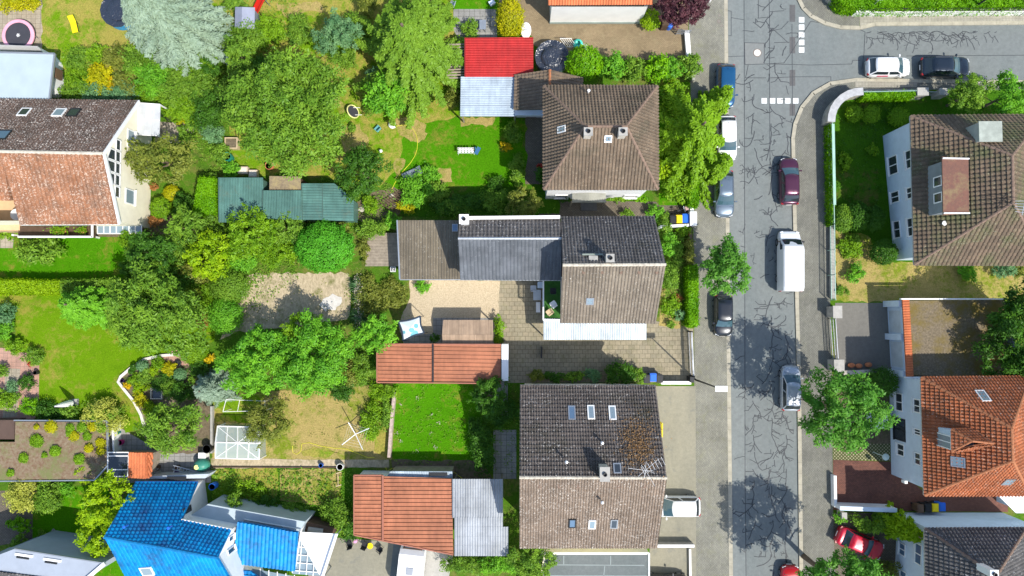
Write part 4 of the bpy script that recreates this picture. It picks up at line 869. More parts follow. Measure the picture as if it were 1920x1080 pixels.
# north slope is L-shaped: long part to the west gable, short part in the east
E3 = W(341, 976, 7.4); E4 = W(433, 994, 7.4)
pN = [E2, E1, R1, R2]
def onN(x, y): return on_plane(x, y, [E1, R1, R2])
a_, b_, c_, d_ = onN(371, 905), onN(254, 905), onN(341, 976), onN(433, 994); R1n, R2n = onN(196, 1007), onN(408, 1046); Rm = onN(316, 1029)
tiled([[b_, a_, c_, Rm, R1n][:5]], m['tiles_blue'], t, wu=.33, hv=.36); tiled([[c_, d_, R2n, Rm]], m['tiles_blue'], t, wu=.33, hv=.36)
dS = W(300, 1120, 4.6); sp = [R1n, R2n, dS]; S1, S2 = on_plane(262, 1130, sp), on_plane(452, 1120, sp)
tiled([[S2, S1, R1n, R2n]], m['tiles_blue'], t, wu=.33, hv=.36, amp=.025, step=.05)
caps([(R1n, R2n)], plain('ridge_blue', (.005, .17, .40), .6, 0, .2, 3), t, .14)
def yz(p, dz=-.2): return (p.x, p.y, p.z + dz)
# walls: outline in xy with heights from the roof
fpb = [b_, a_, c_, d_, R2n, S2, S1, R1n]; fin = inset(fpb, .12)
body(t, fin, [p.z - .22 for p in fpb], white)
# visible east gable faces stand out to their own base line
g1 = [W(394, 893), W(393, 900), W(385, 955), W(343, 975)]


ga, gb_ = [Vector((p.x, p.y, 0)) for p in (fin[1], fin[2])]; wall_window(t, ga, gb_, [(344, 966), (357, 946)], darkm, glass_d, 2, sill=False)
ga, gb_ = [Vector((p.x, p.y, 0)) for p in (fin[3], fin[4])]; wall_window(t, ga, gb_, [(428, 1018), (438, 1000)], white, glass_d, 1); gc_ = Vector((fin[5].x, fin[5].y, 0)); wall_window(t, gb_, gc_, [(428, 1042), (438, 1022)], white, glass_d, 1)
skylight(t, 277, 1069, 0, 1.1, .9, [S2, S1, R1n], white, glass_p); pipe(t, 233, 988, 8.6, bluep); pipe(t, 316, 990, 8.9, bluep)
MB().beam(c_ + Vector((0, .08, 0)), d_ + Vector((0, .08, 0)), .14, .2).build('gutter', white, t); MB().beam(b_ + Vector((0, .05, 0)), a_ + Vector((0, .05, 0)), .12, .16).build('gutter', bluep, t)
MB().prism([W(268, 893, 1.5), W(393, 888, 1.5), W(371, 904, 3), W(256, 905, 3)], 0, 1.6).build('lower_wing', plain('grey_wall', (.5, .55, .6), .9), t)
MB().box(W(331, 897, 1.75), (1.7, .3, .15)).build('roof_slot', darkm, t)
# east wing
t = thing('house_wing', 'lower blue tiled wing with white flat roof strip, joined to the blue roofed house', 'house', W(500, 1010))
z = 3.2; MB().prism([W(345, 974, z), W(390, 945, z), W(572, 978, z), W(560, 1000, z), W(447, 980, z), W(440, 998, z)], 0, z).build('flat_roof', plain('white_roof_coat', (.42, .49, .52), .8, 0, .08, 1), t)
A, B, Cc, D = W(441, 978, 5.0), W(560, 994, 3.6), W(553, 1070, 3.6), W(434, 1052, 5.0)
A, B, D, Cc = W(446, 978, 4.4), W(559, 998, 4.4), W(438, 1055, 3.5), W(553, 1070, 3.5)
tiled([[D, Cc, B, A]], m['tiles_blue'], t, wu=.33, hv=.33); body(t, inset([A, B, Cc, D], .1), 3.4, render_w)
tiled([[W(552, 1140, 3.9), W(425, 1140, 3.9), W(428, 1066, 3.6), W(471, 1070, 3.6)][::-1]], m['tiles_blue'], t, wu=.33, hv=.36)
q = [W(553, 998, 2.9), W(632, 1010, 2.6), W(600, 1120, 2.6), W(480, 1078, 2.9), W(553, 1072, 2.9)]; f = MB().poly([q[0], W(610, 1030, 2.7), W(607, 1080, 2.6), W(548, 1076, 2.9)]).build('glass_roof', glass_p, t); mb = MB()
for k in range(5): mb.beam(W(555 + k * 12, 1000 + k * 2, 2.96), W(548 + k * 13, 1074 + k * 2, 2.96), .06, .05)
for k in range(5): mb.beam(W(554, 1010 + k * 15, 2.98), W(608, 1014 + k * 15, 2.75), .06, .05)
mb.build('glazing_bar', white, f)
f = MB().poly([W(472, 1066, 2.7), W(550, 1080, 2.7), W(548, 1140, 2.7), W(472, 1140, 2.7)]).build('glass_roof', glass_p, t); mb = MB()
for k in range(6): mb.beam(W(472 + k * 16, 1063 + k * 3, 2.76), W(472 + k * 16, 1140, 2.76), .06, .05)
mb.build('glazing_bar', white, f)
t = thing('awning', 'bright white fabric awning over the patio right of the blue tiled wing', 'awning', W(600, 1040))
q = [W(555, 997, 2.95), W(634, 1001, 2.95), W(606, 1086, 2.95), W(603, 1086, 2.95)]
MB().prism([(p.x, p.y) for p in q], 2.92, 2.95).build('cloth', white, t)
for p in (q[1], q[2]): MB().box((p.x - .1, p.y, 1.45), (.08, .08, 2.9)).build('post', metal, t)
MB().beam(q[1] + Vector((0, 0, .5)), q[2] + Vector((0, 0, .5)), .12, .1).build('front_bar', white, t)
t = thing('shed', 'low brown slatted lean-to above the white awning', 'shed', W(585, 990)); MB().prism([W(572, 978, 1.9), W(628, 990, 1.9), W(626, 1002, 1.9), W(562, 998, 1.9)], 0, 1.9).build('wall', woodd, t); MB().prism([W(578, 988, 2.0), W(606, 992, 2.0), W(604, 1000, 2.0), W(576, 997, 2)], 1.9, 2.0).build('roof', concrete, t)
# bottom-left house with pale dormer
t = thing('house', 'house with long pale flat dormer and two small windows in the bottom left corner', 'house', W(90, 1070))
z = 5.0; MB().prism([W(-60, 1062, z), W(28, 1029, z), W(197, 1054, z), W(150, 1092, z), W(-60, 1080, z)], 0, z).build('dormer', plain('pale_grey_felt', (.34, .38, .44), .9, 0, .06), t)
for x, y in ((45, 1045), (98, 1054)):
    for k in (0, 12): f = MB().box(W(x - 8 + k, y - 1 + k * .14, z + .02), (.5, .22, .12), rz=-.14).build('window', darkm, t); 
    MB().box(W(x, y - 4, z + .05), (1.5, .2, .1), rz=-.14).build('window_hood', white, t)
tiled([[W(-60, 1160, 4.6), W(150, 1160, 4.6), W(155, 1092, 5.1), W(-60, 1064, 5.1)]], m['tiles_anthracite'], t, wu=.3, hv=.36)
MB().beam(W(197, 1056, 5.1), W(155, 1092, 5.1), .3, .2).build('roof_edge', white, t); MB().beam(W(197, 1056, 5.1), W(28, 1029, 5.1), .1, .12).build('roof_edge', metal, t)
# green garden sheds
sh = [('leftmost of the green metal garden sheds, with ribs running down the picture', [(411, 417), (495, 417), (493, 333), (410, 333)], 2.3, 'metal_green', False),
      ('second green metal shed, the pale one below the brown roofed hut', [(493, 410), (566, 412), (565, 357), (493, 357)], 2.45, 'metal_green', False),
      ('narrow green metal shed with crosswise ribs, between the pale green shed and the angled one', [(567, 412), (604, 412), (604, 344), (566, 344)], 2.3, 'metal_green', True),
      ('green metal shed with a slanted corner, rightmost beside the dark green tree', [(605, 413), (663, 414), (663, 373), (627, 344), (605, 344)], 2.3, 'metal_green', True)]
for lb, q, z, mt, fl in sh:
    t = thing('garden_shed', lb, 'shed', W(q[0][0] + 30, q[0][1] - 30), group='green metal garden sheds'); P = [W(a, b, z) for a, b in q]
    ribbed([P], m[mt], t, wu=.24, amp=.06, prof=RIB, flip=fl, thick=.06); body(t, inset(P, .12), z - .07, plain('green_sheet_wall', (.10, .20, .16), .5))
    MB().beam(P[0], P[-1], .07, .1).build('verge', plain('green_trim', (.07, .13, .11), .5), t)
t = thing('hut', 'small brown felt roofed hut above the pale green shed', 'shed', W(534, 344)); P = [W(505, 356, 2.2), W(564, 357, 2.2), W(564, 331, 2.4), W(505, 330, 2.4)]
MB().prism(inset(P, .1), 0, 2.15).build('wall', woodd, t); MB().poly(P).build('roof', speck('leaf_litter_felt', (.30, .24, .14), (.17, .13, .09), (.35, .28, .13), 5, 1, .6), t)
# wooden deck
t = thing('wooden_deck', 'grey weathered wooden deck left of the annex roof', 'deck', W(715, 470))
for k in range(22):
    y = 438 + k * 2.85; MB().beam(W(684 + (1 if k > 6 else 10 - k), y, .35), W(748, y, .35), .125, .04).build('plank', wood, t)
MB().prism([W(686, 439), W(747, 439), W(747, 499), W(686, 499)], 0, .3).build('substructure', woodd, t)
# reed canopy
t = thing('reed_canopy', 'small canopy covered with reed matting beside the salmon garage roof', 'canopy', W(878, 625))
r0, r1 = W(829, 627, 2.5), W(925, 627, 2.5)
ribbed([[W(830, 645, 2.3), W(924, 645, 2.3), r1, r0], [W(924, 600, 2.25), W(831, 600, 2.25), r0, r1]], m['reed'], t, wu=.11, amp=.03, prof=WAVE, thick=.04)
for x, y in ((834, 604), (921, 604), (834, 642), (921, 642)): p = W(x, y, 2.2); MB().box((p.x, p.y, 1.08), (.1, .1, 2.15)).build('post', woodd, t)
# square parasol
t = thing('gazebo', 'square garden gazebo with white and blue patterned top, beside the gravel terrace', 'gazebo', W(771, 620))
cn = [W(747, 603, 2.3), W(788, 593, 2.3), W(795, 624, 2.3), W(756, 639, 2.3)]; ce = sum(cn, Vector()) / 4 + Vector((0, 0, .45)); mb = MB()
ts = NT('gazebo_cloth'); vo = ts.n('TexVoronoi'); vo.inputs['Scale'].default_value = 1.3; ts.l(ts.pos(), vo.inputs['Vector'])
ts.base(ts.mix(ts.ramp(vo.outputs['Distance'], .30, .34), (.16, .42, .50), (.72, .80, .82))).set(.8)
n = 6
for i in range(4):
    a, b = cn[i], cn[(i + 1) % 4]
    for k in range(n): p = a.lerp(b, k / n); q = a.lerp(b, (k + 1) / n); s0 = math.sin(math.pi * k / n) * .12; s1 = math.sin(math.pi * (k + 1) / n) * .12; mb.poly([p.lerp(ce, s0), q.lerp(ce, s1), ce])
mb.build('cloth', ts.m, t)
for i in range(4):
    a, b = cn[i], cn[(i + 1) % 4]; pts = [a.lerp(b, k / 6).lerp(ce, math.sin(math.pi * k / 6) * .12) + Vector((0, 0, .02)) for k in range(7)]; MB().tube(pts, .085, 6).build('border', plain('dark_blue_fabric', (.03, .045, .07), .7), t)
    MB().tube([(a.x, a.y, 0), (a.x, a.y, 2.35)], .03, 8).build('post', darkm, t)
# greenhouse
t = thing('greenhouse', 'glass greenhouse with white frame beside the dry lawn', 'greenhouse', W(445, 830)); z0, z1 = 1.7, 2.3
q = [W(404, 859, z0), W(486, 861, z0), W(484, 801, z0), W(408, 799, z0)]; r0, r1 = W(404, 829, z1), W(488, 831, z1)
glg = NT('greenhouse_glass'); glg.base((.50, .60, .58)).set(.15, 0, .6); glg.p.inputs['Alpha'].default_value = .55; glg = glg.m
MB().poly([q[0], q[1], r1, r0]).poly([q[2], q[3], r0, r1]).build('roof_pane', glg, t)
mb = MB(); mb2 = MB()
for i in range(4): a, b = q[i], q[(i + 1) % 4]; mb2.poly([(a.x, a.y, 0), (b.x, b.y, 0), b, a])
mb2.build('wall_pane', glg, t)
for i in range(4): a, b = q[i], q[(i + 1) % 4]; mb.beam(a, b, .09); mb.beam((a.x, a.y, 0), a, .07)
for k in range(5):
    f = k / 4; mb.beam(q[0].lerp(q[1], f) + Vector((0, 0, .03)), r0.lerp(r1, f) + Vector((0, 0, .03)), .06); mb.beam(q[3].lerp(q[2], f) + Vector((0, 0, .03)), r0.lerp(r1, f) + Vector((0, 0, .03)), .06)
mb.beam(r0, r1, .09)
for a, b in ((q[0], r0.lerp(r1, .5)), (q[3], r0.lerp(r1, .5)), (q[1], r0.lerp(r1, .5)), (q[2], r0.lerp(r1, .5))): mb.beam(a + Vector((0, 0, .02)), b + Vector((0, 0, .02)), .045)
mb.build('frame', white, t)
# ---------------------------------------------------------------- vegetation
PAL = {
 'mid': ((.045, .115, .012), (.13, .24, .025)), 'dark': ((.018, .06, .012), (.065, .15, .025)), 'yel': ((.08, .15, .012), (.24, .32, .03)),
 'bright': ((.04, .15, .012), (.12, .30, .02)), 'olive': ((.07, .10, .02), (.20, .22, .06)), 'silver': ((.19, .29, .22), (.42, .54, .43)),
 'bluegreen': ((.05, .13, .08), (.16, .28, .19)), 'purple': ((.035, .012, .02), (.12, .05, .06)), 'gold': ((.20, .22, .01), (.50, .44, .02)),
 'lime': ((.14, .24, .01), (.34, .42, .02)), 'varieg': ((.22, .26, .04), (.55, .56, .16)), 'rust': ((.16, .08, .03), (.36, .18, .07)), 'topi': ((.035, .155, .012), (.075, .28, .02)),
 'flower': ((.40, .36, .28), (.75, .68, .55)), 'yflower': ((.30, .28, .01), (.75, .55, .01)), 'street': ((.035, .13, .02), (.11, .26, .05)), 'red': ((.3, .03, .02), (.6, .08, .05)), 'moss': ((.09, .06, .03), (.26, .17, .10)), 'laurel': ((.05, .16, .008), (.20, .36, .015))}
LG = {'silver': (1.0, 1.0, .95), 'flower': (.9, .9, .9), 'yflower': (1.1, 1, .6), 'purple': (1.4, 1.3, 1.3), 'red': (1, 1, 1), 'rust': (1.4, 1.3, 1), 'gold': (1.3, 1.35, .5), 'varieg': (1.2, 1.2, .8), 'bluegreen': (1.45, 1.5, .95), 'street': (1.5, 1.5, .9), 'lime': (1.15, 1.35, .5), 'laurel': (1.3, 1.5, .5), 'yel': (1.15, 1.5, .6), 'olive': (1.5, 1.5, .9), 'dark': (1.5, 1.6, .8)}
def LM(p): k = LG.get(p, (1.95, 1.8, 1.5)); return leafm('leaves_' + p, *[tuple(c * q for c, q in zip(x, k)) for x in PAL[p]])
bark = plain('bark', (.16, .12, .08), .9, 0, .3, 4)
def leafmesh(name, cen, nrm, size, tint, asp=.62, mat=None, axis=None):
    "one mesh of many small pointed leaves. cen, nrm (n,3), size (n), tint (n)"
    n = len(cen); nrm = nrm / (np.linalg.norm(nrm, axis=1, keepdims=True) + 1e-9)
    r = axis if axis is not None else rng.normal(size=(n, 3)); a = np.cross(nrm, r); 
    if axis is not None: a = r - nrm * (r * nrm).sum(1, keepdims=True)
    a /= (np.linalg.norm(a, axis=1, keepdims=True) + 1e-9); b = np.cross(nrm, a); s = size[:, None]
    v = np.stack([cen - a * s * .5, cen + b * s * .5 * asp - a * s * .05 + nrm * s * .08, cen + a * s * .5, cen - b * s * .5 * asp - a * s * .05 + nrm * s * .08], 1).reshape(-1, 3)
    me = bpy.data.meshes.new(name); me.vertices.add(4 * n); me.vertices.foreach_set('co', v.ravel().astype(np.float32))
    me.loops.add(4 * n); me.loops.foreach_set('vertex_index', np.arange(4 * n, dtype=np.int32)); me.polygons.add(n)
    me.polygons.foreach_set('loop_start', np.arange(0, 4 * n, 4, dtype=np.int32)); me.polygons.foreach_set('loop_total', np.full(n, 4, dtype=np.int32))
    at = me.attributes.new('tint', 'FLOAT', 'FACE'); at.data.foreach_set('value', np.clip(tint, 0, 1).astype(np.float32)); me.update(); 
    if mat: me.materials.append(mat)
    return me
def unit(n):
    v = rng.normal(size=(n, 3)); return v / np.linalg.norm(v, axis=1, keepdims=True)
NL = [0]; BA = [None]
def broad(rx, ry, rz, zc, leaf=.24, lai=3.7, K=None, rc=.26, tips=.25, fine=False, flat=1.0):
    "lobed crown: leaves on many small clumps spread through an ellipsoid shell"
    R = (rx * ry) ** .5; K = int((K or int(18 + R * 13)) * 2.0); rc *= .72; d = unit(K); d[:, 2] = np.abs(d[:, 2]) * 1.0 - .35 * (rng.random(K) < .35) * np.abs(d[:, 2]) * 2
    rad = rng.uniform(.30, 1.0, K) ** .6; C0 = d * rad[:, None] * np.array([rx, ry, rz]); rcl = R * rc * rng.uniform(.55, 1.5, K)
    C0[:, :2] *= (1 - .6 * rc); C0[:, 2] += rng.normal(size=K) * R * .13; area = math.pi * rx * ry; n = int(lai * area / (leaf * leaf * .62 * .5)); NL[0] += n
    w = rcl ** 2; w /= w.sum(); ci = rng.choice(K, n, p=w); dd = unit(n); dd[:, 2] = np.where(rng.random(n) < .6, np.abs(dd[:, 2]), dd[:, 2])
    rr = rcl[ci] * (rng.uniform(.35, 1.15, n)); p = C0[ci] + dd * rr[:, None] * np.array([1, 1, .8])
    q = rng.random(n) < tips * .25; p[q] += dd[q] * (rcl[ci][q] * rng.uniform(.1, .45, q.sum()))[:, None]
    th = np.arctan2(p[:, 1], p[:, 0]); ph = rng.uniform(0, 6.28, 4); p[:, :2] *= (1 + .10 * np.sin(2 * th + ph[0]) + .08 * np.sin(3 * th + ph[1]) + .07 * np.sin(5 * th + ph[2]) + .05 * np.sin(9 * th + ph[3]))[:, None]
    p[:, 2] += zc; BA[0] = dd + rng.normal(size=(n, 3)) * .35; nr = dd * .7 + np.array([0, 0, .75]) + rng.normal(size=(n, 3)) * .45
    t = rng.random(K)[ci] ** 1.2 * 1.0 + rng.normal(size=n) * .18 + .02
    return p, nr, leaf * rng.uniform(.65, 1.3, n), t
def spruce(R, h, leaf=.22, levels=15, dens=1.0, droop=.25, base=.12, per=9, w0=.42, up=0):
    P = []; N = []; A = []; T = []
    for L in range(levels):
        f = L / levels; z = h * (base + (1 - base) * f ** .95); r = R * (1 - f) ** .75 * rng.uniform(.9, 1.1) + .15; nb = per + int(4 * (1 - f)); a0 = rng.uniform(0, 6.28)
        for b in range(nb):
            a = a0 + b * 2 * math.pi / nb + rng.normal() * .12; rl = r * rng.uniform(.72, 1.12); n = int(dens * 60 * rl * (1.0)); s = rng.uniform(.05, 1, n) ** .7
            ww = w0 * (1.1 - s * .75) * rng.normal(size=n) * .75; x = s * rl; bend = rng.normal() * .15; aa = a + bend * s
            dx, dy = np.cos(aa), np.sin(aa); px = dx * x - dy * ww; py = dy * x + dx * ww; pz = z - droop * rl * s ** 1.6 + up * rl * s + rng.normal(size=n) * .07 - np.abs(ww) * .25
            P.append(np.stack([px, py, pz], 1)); N.append(np.stack([dx * .25, dy * .25, np.ones(n)], 1) + rng.normal(size=(n, 3)) * .35)
            sg = np.sign(ww) * .9; A.append(np.stack([dx - dy * sg, dy + dx * sg, -.2 * np.ones(n)], 1)); T.append(rng.random() * .4 + .25 + s * .25 + rng.normal(size=n) * .1)
    P = np.concatenate(P); n = len(P); NL[0] += n
    return P, np.concatenate(N), leaf * rng.uniform(.6, 1.3, n), np.concatenate(T), np.concatenate(A)
def trunk_mb(h, r, R, zc, limbs=6):
    mb = MB(); mb.tube([(0, 0, -.1), (.05, .02, h * .3), (-.03, .05, h * .6), (.02, 0, h)], r, 9, True, [r * 1.3, r, r * .8, r * .4])
    for i in range(limbs):
        a = i * 2.4 + .5; z0 = h * (.35 + .08 * i); q = R * random.uniform(.45, .75); z1 = z0 + random.uniform(.25, .5) * R
        mb.tube([(0, 0, z0), (math.cos(a) * q * .45, math.sin(a) * q * .45, z0 + (z1 - z0) * .55), (math.cos(a) * q, math.sin(a) * q, z1)], r * .4, 6, True, [r * .5, r * .32, r * .12])
    return mb
def tree(px, py, rpx, h, pal, label, name='tree', style='broad', rpy=None, leaf=.24, group=None, cat='tree', zc=None, **k):
    "crown centre at photo pixel (px,py) at its mid height; radii in pixels at that height"
    zc = zc or h * .62; c = W(px, py, zc); sc = (H - zc) / F; rx = rpx * sc * 1.05; ry = (rpy or rpx) * sc * 1.05; rz = max(h - zc, .4); leaf *= .95
    t = thing(name, label, cat, (c.x, c.y, 0), group=group)
    if style == 'broad':
        p, n, s, tt = broad(rx, ry, rz * 1.0, zc, leaf, **k); me = leafmesh('crown', p, n, s * 1.15, tt, .42, LM(pal), axis=BA[0])
    else:
        p, n, s, tt, ax = spruce(rx, h, leaf, **k); p[:, 1] *= ry / rx; me = leafmesh('crown', p, n, s, tt, .3 if style == 'needle' else .5, LM(pal), axis=ax)
    link('crown', me, None, t, local=True)
    trunk_mb(zc if style == 'broad' else h * .97, max(.06, min(.3, rx * .055)), rx, zc, 6 if style == 'broad' else 0).build('trunk', bark, t, local=True)
    return t
def bush(px, py, rpx, h, pal, label, name='bush', rpy=None, leaf=.17, group=None, cat='bush', flat=False, rz=0, **k):
    zc = h * .4; c = W(px, py, zc); sc = (H - zc) / F; rx = rpx * sc; ry = (rpy or rpx) * sc; rx *= 1.12; ry *= 1.12; k.setdefault('rc', .3); k.setdefault('K', int(14 + 16 * (rx * ry) ** .5))
    p, n, s, tt = broad(rx, ry, h - zc, zc, leaf, **k); p[:, 2] = np.maximum(p[:, 2], .05)
    me = leafmesh(name, p, n, s * 1.15, tt, .42, LM(pal), axis=BA[0]); o = link(name, me, None, None, local=True); o.location = (c.x, c.y, 0); ORG[o.name] = Vector((c.x, c.y, 0)); return tag(o, label, cat, group)
def ball(px, py, rpx, h, pal, label, name='topiary_bush', rpy=None, leaf=.14, group=None, cat='bush', rough=.07, lai=5, sq=0):
    "clipped shape: leaves close to a smooth dome"
    zc = h * .45; c = W(px, py, zc); sc = (H - zc) / F; rx = rpx * sc; ry = (rpy or rpx) * sc; n = int(lai * math.pi * rx * ry / (leaf * leaf * .31)); NL[0] += n
    d = unit(n); d[:, 2] = np.where(rng.random(n) < .8, np.abs(d[:, 2]), d[:, 2]); r = 1 + rng.normal(size=n) * rough * .8 - np.abs(rng.normal(size=n)) * rough
    wv = 1 + .05 * np.sin(d[:, 0] * 9 + 1) * np.sin(d[:, 1] * 8) + .04 * np.sin(d[:, 1] * 17 + d[:, 2] * 11) + .03 * np.sin(d[:, 0] * 23)
    if sq: dd = np.sign(d[:, :2]) * np.abs(d[:, :2]) ** .55; d = np.concatenate([dd, d[:, 2:] ** 1], 1)
    p = d * (r * wv)[:, None] * np.array([rx, ry, h - zc]); p[:, 2] += zc; p[:, 2] = np.maximum(p[:, 2], .04)
    nr = d + np.array([0, 0, .4]) + rng.normal(size=(n, 3)) * .5; t = .45 + .3 * np.sin(p[:, 0] * 2.1 + px) * np.sin(p[:, 1] * 1.7) + rng.normal(size=n) * .16
    me = leafmesh(name, p, nr, leaf * rng.uniform(.6, 1.3, n), t, mat=LM(pal)); o = link(name, me, None, None, local=True); o.location = (c.x, c.y, 0); ORG[o.name] = Vector((c.x, c.y, 0)); return tag(o, label, cat, group)
def hedge(pts, h, pal, label, leaf=.15, group=None, lai=5, rough=.09, name='hedge', cat='hedge'):
    "clipped hedge: leaves on the top and the sides of a prism; pts are photo pixels of its top outline"
    P = [W(x, y, h) for x, y in pts]; A = []; N = []
    xs = [p.x for p in P]; ys = [p.y for p in P]; area = abs(sum(P[i].x * P[(i + 1) % len(P)].y - P[(i + 1) % len(P)].x * P[i].y for i in range(len(P)))) / 2
    n = int(lai * area / (leaf * leaf * .31)); q = np.stack([rng.uniform(min(xs), max(xs), n * 4), rng.uniform(min(ys), max(ys), n * 4)], 1); ins = np.zeros(len(q), bool)
    for i in range(len(P)):
        a, b = P[i], P[(i + 1) % len(P)]; cnd = ((a.y > q[:, 1]) != (b.y > q[:, 1])); xx = a.x + (q[:, 1] - a.y) / ((b.y - a.y) or 1e-9) * (b.x - a.x); ins ^= cnd & (q[:, 0] < xx)
    q = q[ins][:n]; m_ = len(q); wob = .08 * np.sin(q[:, 0] * 3.1) * np.sin(q[:, 1] * 2.7) + .06 * np.sin(q[:, 0] * 7 + q[:, 1] * 5)
    A.append(np.stack([q[:, 0], q[:, 1], h + wob - np.abs(rng.normal(size=m_)) * rough * 1.6], 1)); N.append(np.tile([0, 0, 1.], (m_, 1)))
    for i in range(len(P)):
        a, b = P[i], P[(i + 1) % len(P)]; L = (b - a).length; k = int(lai * .55 * L * h / (leaf * leaf * .31)); s = rng.random(k); nn = np.array([(b - a).y, -(b - a).x, 0]) / L
        A.append(np.stack([a.x + (b.x - a.x) * s, a.y + (b.y - a.y) * s, rng.uniform(.03, h, k)], 1) + nn * rng.normal(size=(k, 1)) * rough); N.append(np.tile(nn, (k, 1)))
    p = np.concatenate(A); nr = np.concatenate(N); k = len(p); NL[0] += k; nr = nr + rng.normal(size=(k, 3)) * .55
    c = sum(P, Vector()) / len(P); p[:, :2] -= [c.x, c.y]; t = .45 + .25 * np.sin(p[:, 0] * 1.3 + 1) * np.sin(p[:, 1] * 1.9) + rng.normal(size=k) * .18
    me = leafmesh(name, p, nr, leaf * rng.uniform(.6, 1.3, k), t, mat=LM(pal)); o = link(name, me, None, None, local=True); o.location = (c.x, c.y, 0); ORG[o.name] = Vector((c.x, c.y, 0)); return tag(o, label, cat, group)
def cover(polys, pal, name, leaf=.12, dens=22, h=.35, clump=.5, kind='stuff'):
    "low ground cover: leaf tufts strewn over photo polygons"
    A = []; T = []
    for pts in polys:
        P = [W(x, y, 0) for x, y in pts]; xs = [p.x for p in P]; ys = [p.y for p in P]; area = abs(sum(P[i].x * P[(i + 1) % len(P)].y - P[(i + 1) % len(P)].x * P[i].y for i in range(len(P)))) / 2
        k = int(area * dens / 9); q = np.stack([rng.uniform(min(xs), max(xs), k * 5), rng.uniform(min(ys), max(ys), k * 5)], 1); ins = np.zeros(len(q), bool)
        for i in range(len(P)):
            a, b = P[i], P[(i + 1) % len(P)]; cnd = ((a.y > q[:, 1]) != (b.y > q[:, 1])); xx = a.x + (q[:, 1] - a.y) / ((b.y - a.y) or 1e-9) * (b.x - a.x); ins ^= cnd & (q[:, 0] < xx)
        q = q[ins][:k]; hs = rng.uniform(.25, 1, len(q)) * h; tt = rng.random(len(q)); r = np.repeat(q, 9, 0); r3 = np.concatenate([r + rng.normal(size=r.shape) * clump * .4, np.repeat(hs, 9)[:, None] * rng.random((len(r), 1))], 1)
        A.append(r3); T.append(np.repeat(tt, 9) * .6 + .2)
    p = np.concatenate(A); n = len(p); NL[0] += n; nr = rng.normal(size=(n, 3)) * .6 + [0, 0, .9]
    me = leafmesh(name, p, nr, leaf * rng.uniform(.5, 1.5, n), np.concatenate(T) + rng.normal(size=n) * .1, mat=LM(pal)); o = link(name, me, None, None, local=True); return tag(o, kind=kind)
# trees -----------------------------------------------------------------------
tree(328, 52, 104, 11, 'silver', 'big silver-blue spruce above the flower beds, upper left', 'spruce_tree', 'needle', rpy=86, leaf=.30, levels=17, dens=1.5, per=12, w0=.5, zc=3)
tree(545, 213, 108, 9.5, 'mid', 'large broad yellowish green tree above the green metal sheds', rpy=122, leaf=.27, rc=.17, K=130, lai=6)
tree(768, 84, 112, 9, 'mid', 'tall tree with long radiating branches at the top between the lawns', 'fir_tree', 'spray', rpy=122, base=.2, leaf=.3, levels=11, dens=2.2, per=11, w0=.5, droop=.18, zc=4.5, up=.05)
tree(725, 176, 44, 5, 'bright', 'bright green leafy tree at the lower end of the radiating tree', leaf=.28)
tree(635, 68, 46, 4.5, 'bluegreen', 'blue-green bush-like tree on the upper lawn', leaf=.2, rpy=42, rc=.2)
tree(680, 325, 50, 6, 'dark', 'dark green round tree beside the slanted green shed', leaf=.22, rc=.2, K=70)
tree(310, 303, 62, 5.5, 'olive', 'olive green tree in front of the cream house wall', leaf=.25, rc=.2, rpy=52, K=70)
tree(1297, 255, 84, 8, 'yel', 'feathery yellow-green conifer between the hip roofed house and the street', 'larch_tree', 'spray', rpy=128, leaf=.3, levels=8, dens=1.5, per=8, w0=.30, zc=3.5, droop=.22)
tree(1352, 185, 26, 6, 'yel', 'small feathery yellow-green tree reaching over the blue car', 'larch_tree', 'spray', leaf=.26, levels=6, dens=1.8, per=7, w0=.3, zc=3, rpy=30)
tree(1352, 308, 26, 5.5, 'yel', 'small feathery yellow-green tree reaching over the grey-blue car', 'larch_tree', 'spray', leaf=.26, levels=6, dens=1.8, per=7, w0=.3, zc=3, rpy=32)
tree(1358, 505, 48, 6.5, 'street', 'round street tree on the left pavement near the black car', 'street_tree', leaf=.24, rc=.2, K=60, lai=6)
tree(1574, 768, 82, 10, 'street', 'large street tree on the right pavement beside the silver car', 'street_tree', leaf=.26, rc=.16, K=110, lai=5, rpy=76)
tree(1572, 1098, 78, 10.8, 'street', 'large street tree at the bottom edge over the red cars', 'street_tree', leaf=.26, rc=.16, K=110, lai=6, rpy=70)
tree(1905, 628, 72, 8, 'dark', 'big dark green tree at the right edge over the gravel roof', leaf=.24, rc=.17, K=100, rpy=92, lai=6)
tree(300, 585, 88, 7.5, 'mid', 'wide olive green tree beside the big left lawn', leaf=.27, rc=.18, K=110, rpy=84, lai=6)
tree(160, 572, 72, 5.5, 'bright', 'green feathery tree with drooping twigs at the top of the left lawn', 'willow_tree', 'spray', rpy=50, leaf=.28, levels=9, dens=1.4, per=11, w0=.42, droop=.3, zc=2.5)
tree(487, 680, 73, 6, 'bright', 'bright green round tree left of the yellow tinged tree, below the sandy yard', leaf=.24, rc=.16, K=100, rpy=62, lai=6)
tree(592, 668, 70, 6, 'bright', 'yellow tinged bright green tree left of the salmon garage', leaf=.24, rc=.18, K=100, rpy=76, lai=6)
tree(568, 622, 40, 5, 'yel', 'pale tipped small tree at the lower edge of the sandy yard', leaf=.22, rc=.2)
tree(706, 625, 43, 4.5, 'bright', 'bright leafy tree at the left end of the salmon garage roof', leaf=.24, rc=.2, rpy=40)
tree(330, 802, 58, 5, 'mid', 'green tree beside the rockery, above the paved yard', leaf=.24, rc=.2, rpy=54)
tree(505, 795, 46, 4.5, 'olive', 'olive green fruit tree on the dry lawn beside the greenhouse', leaf=.19, rc=.2, lai=3.4)
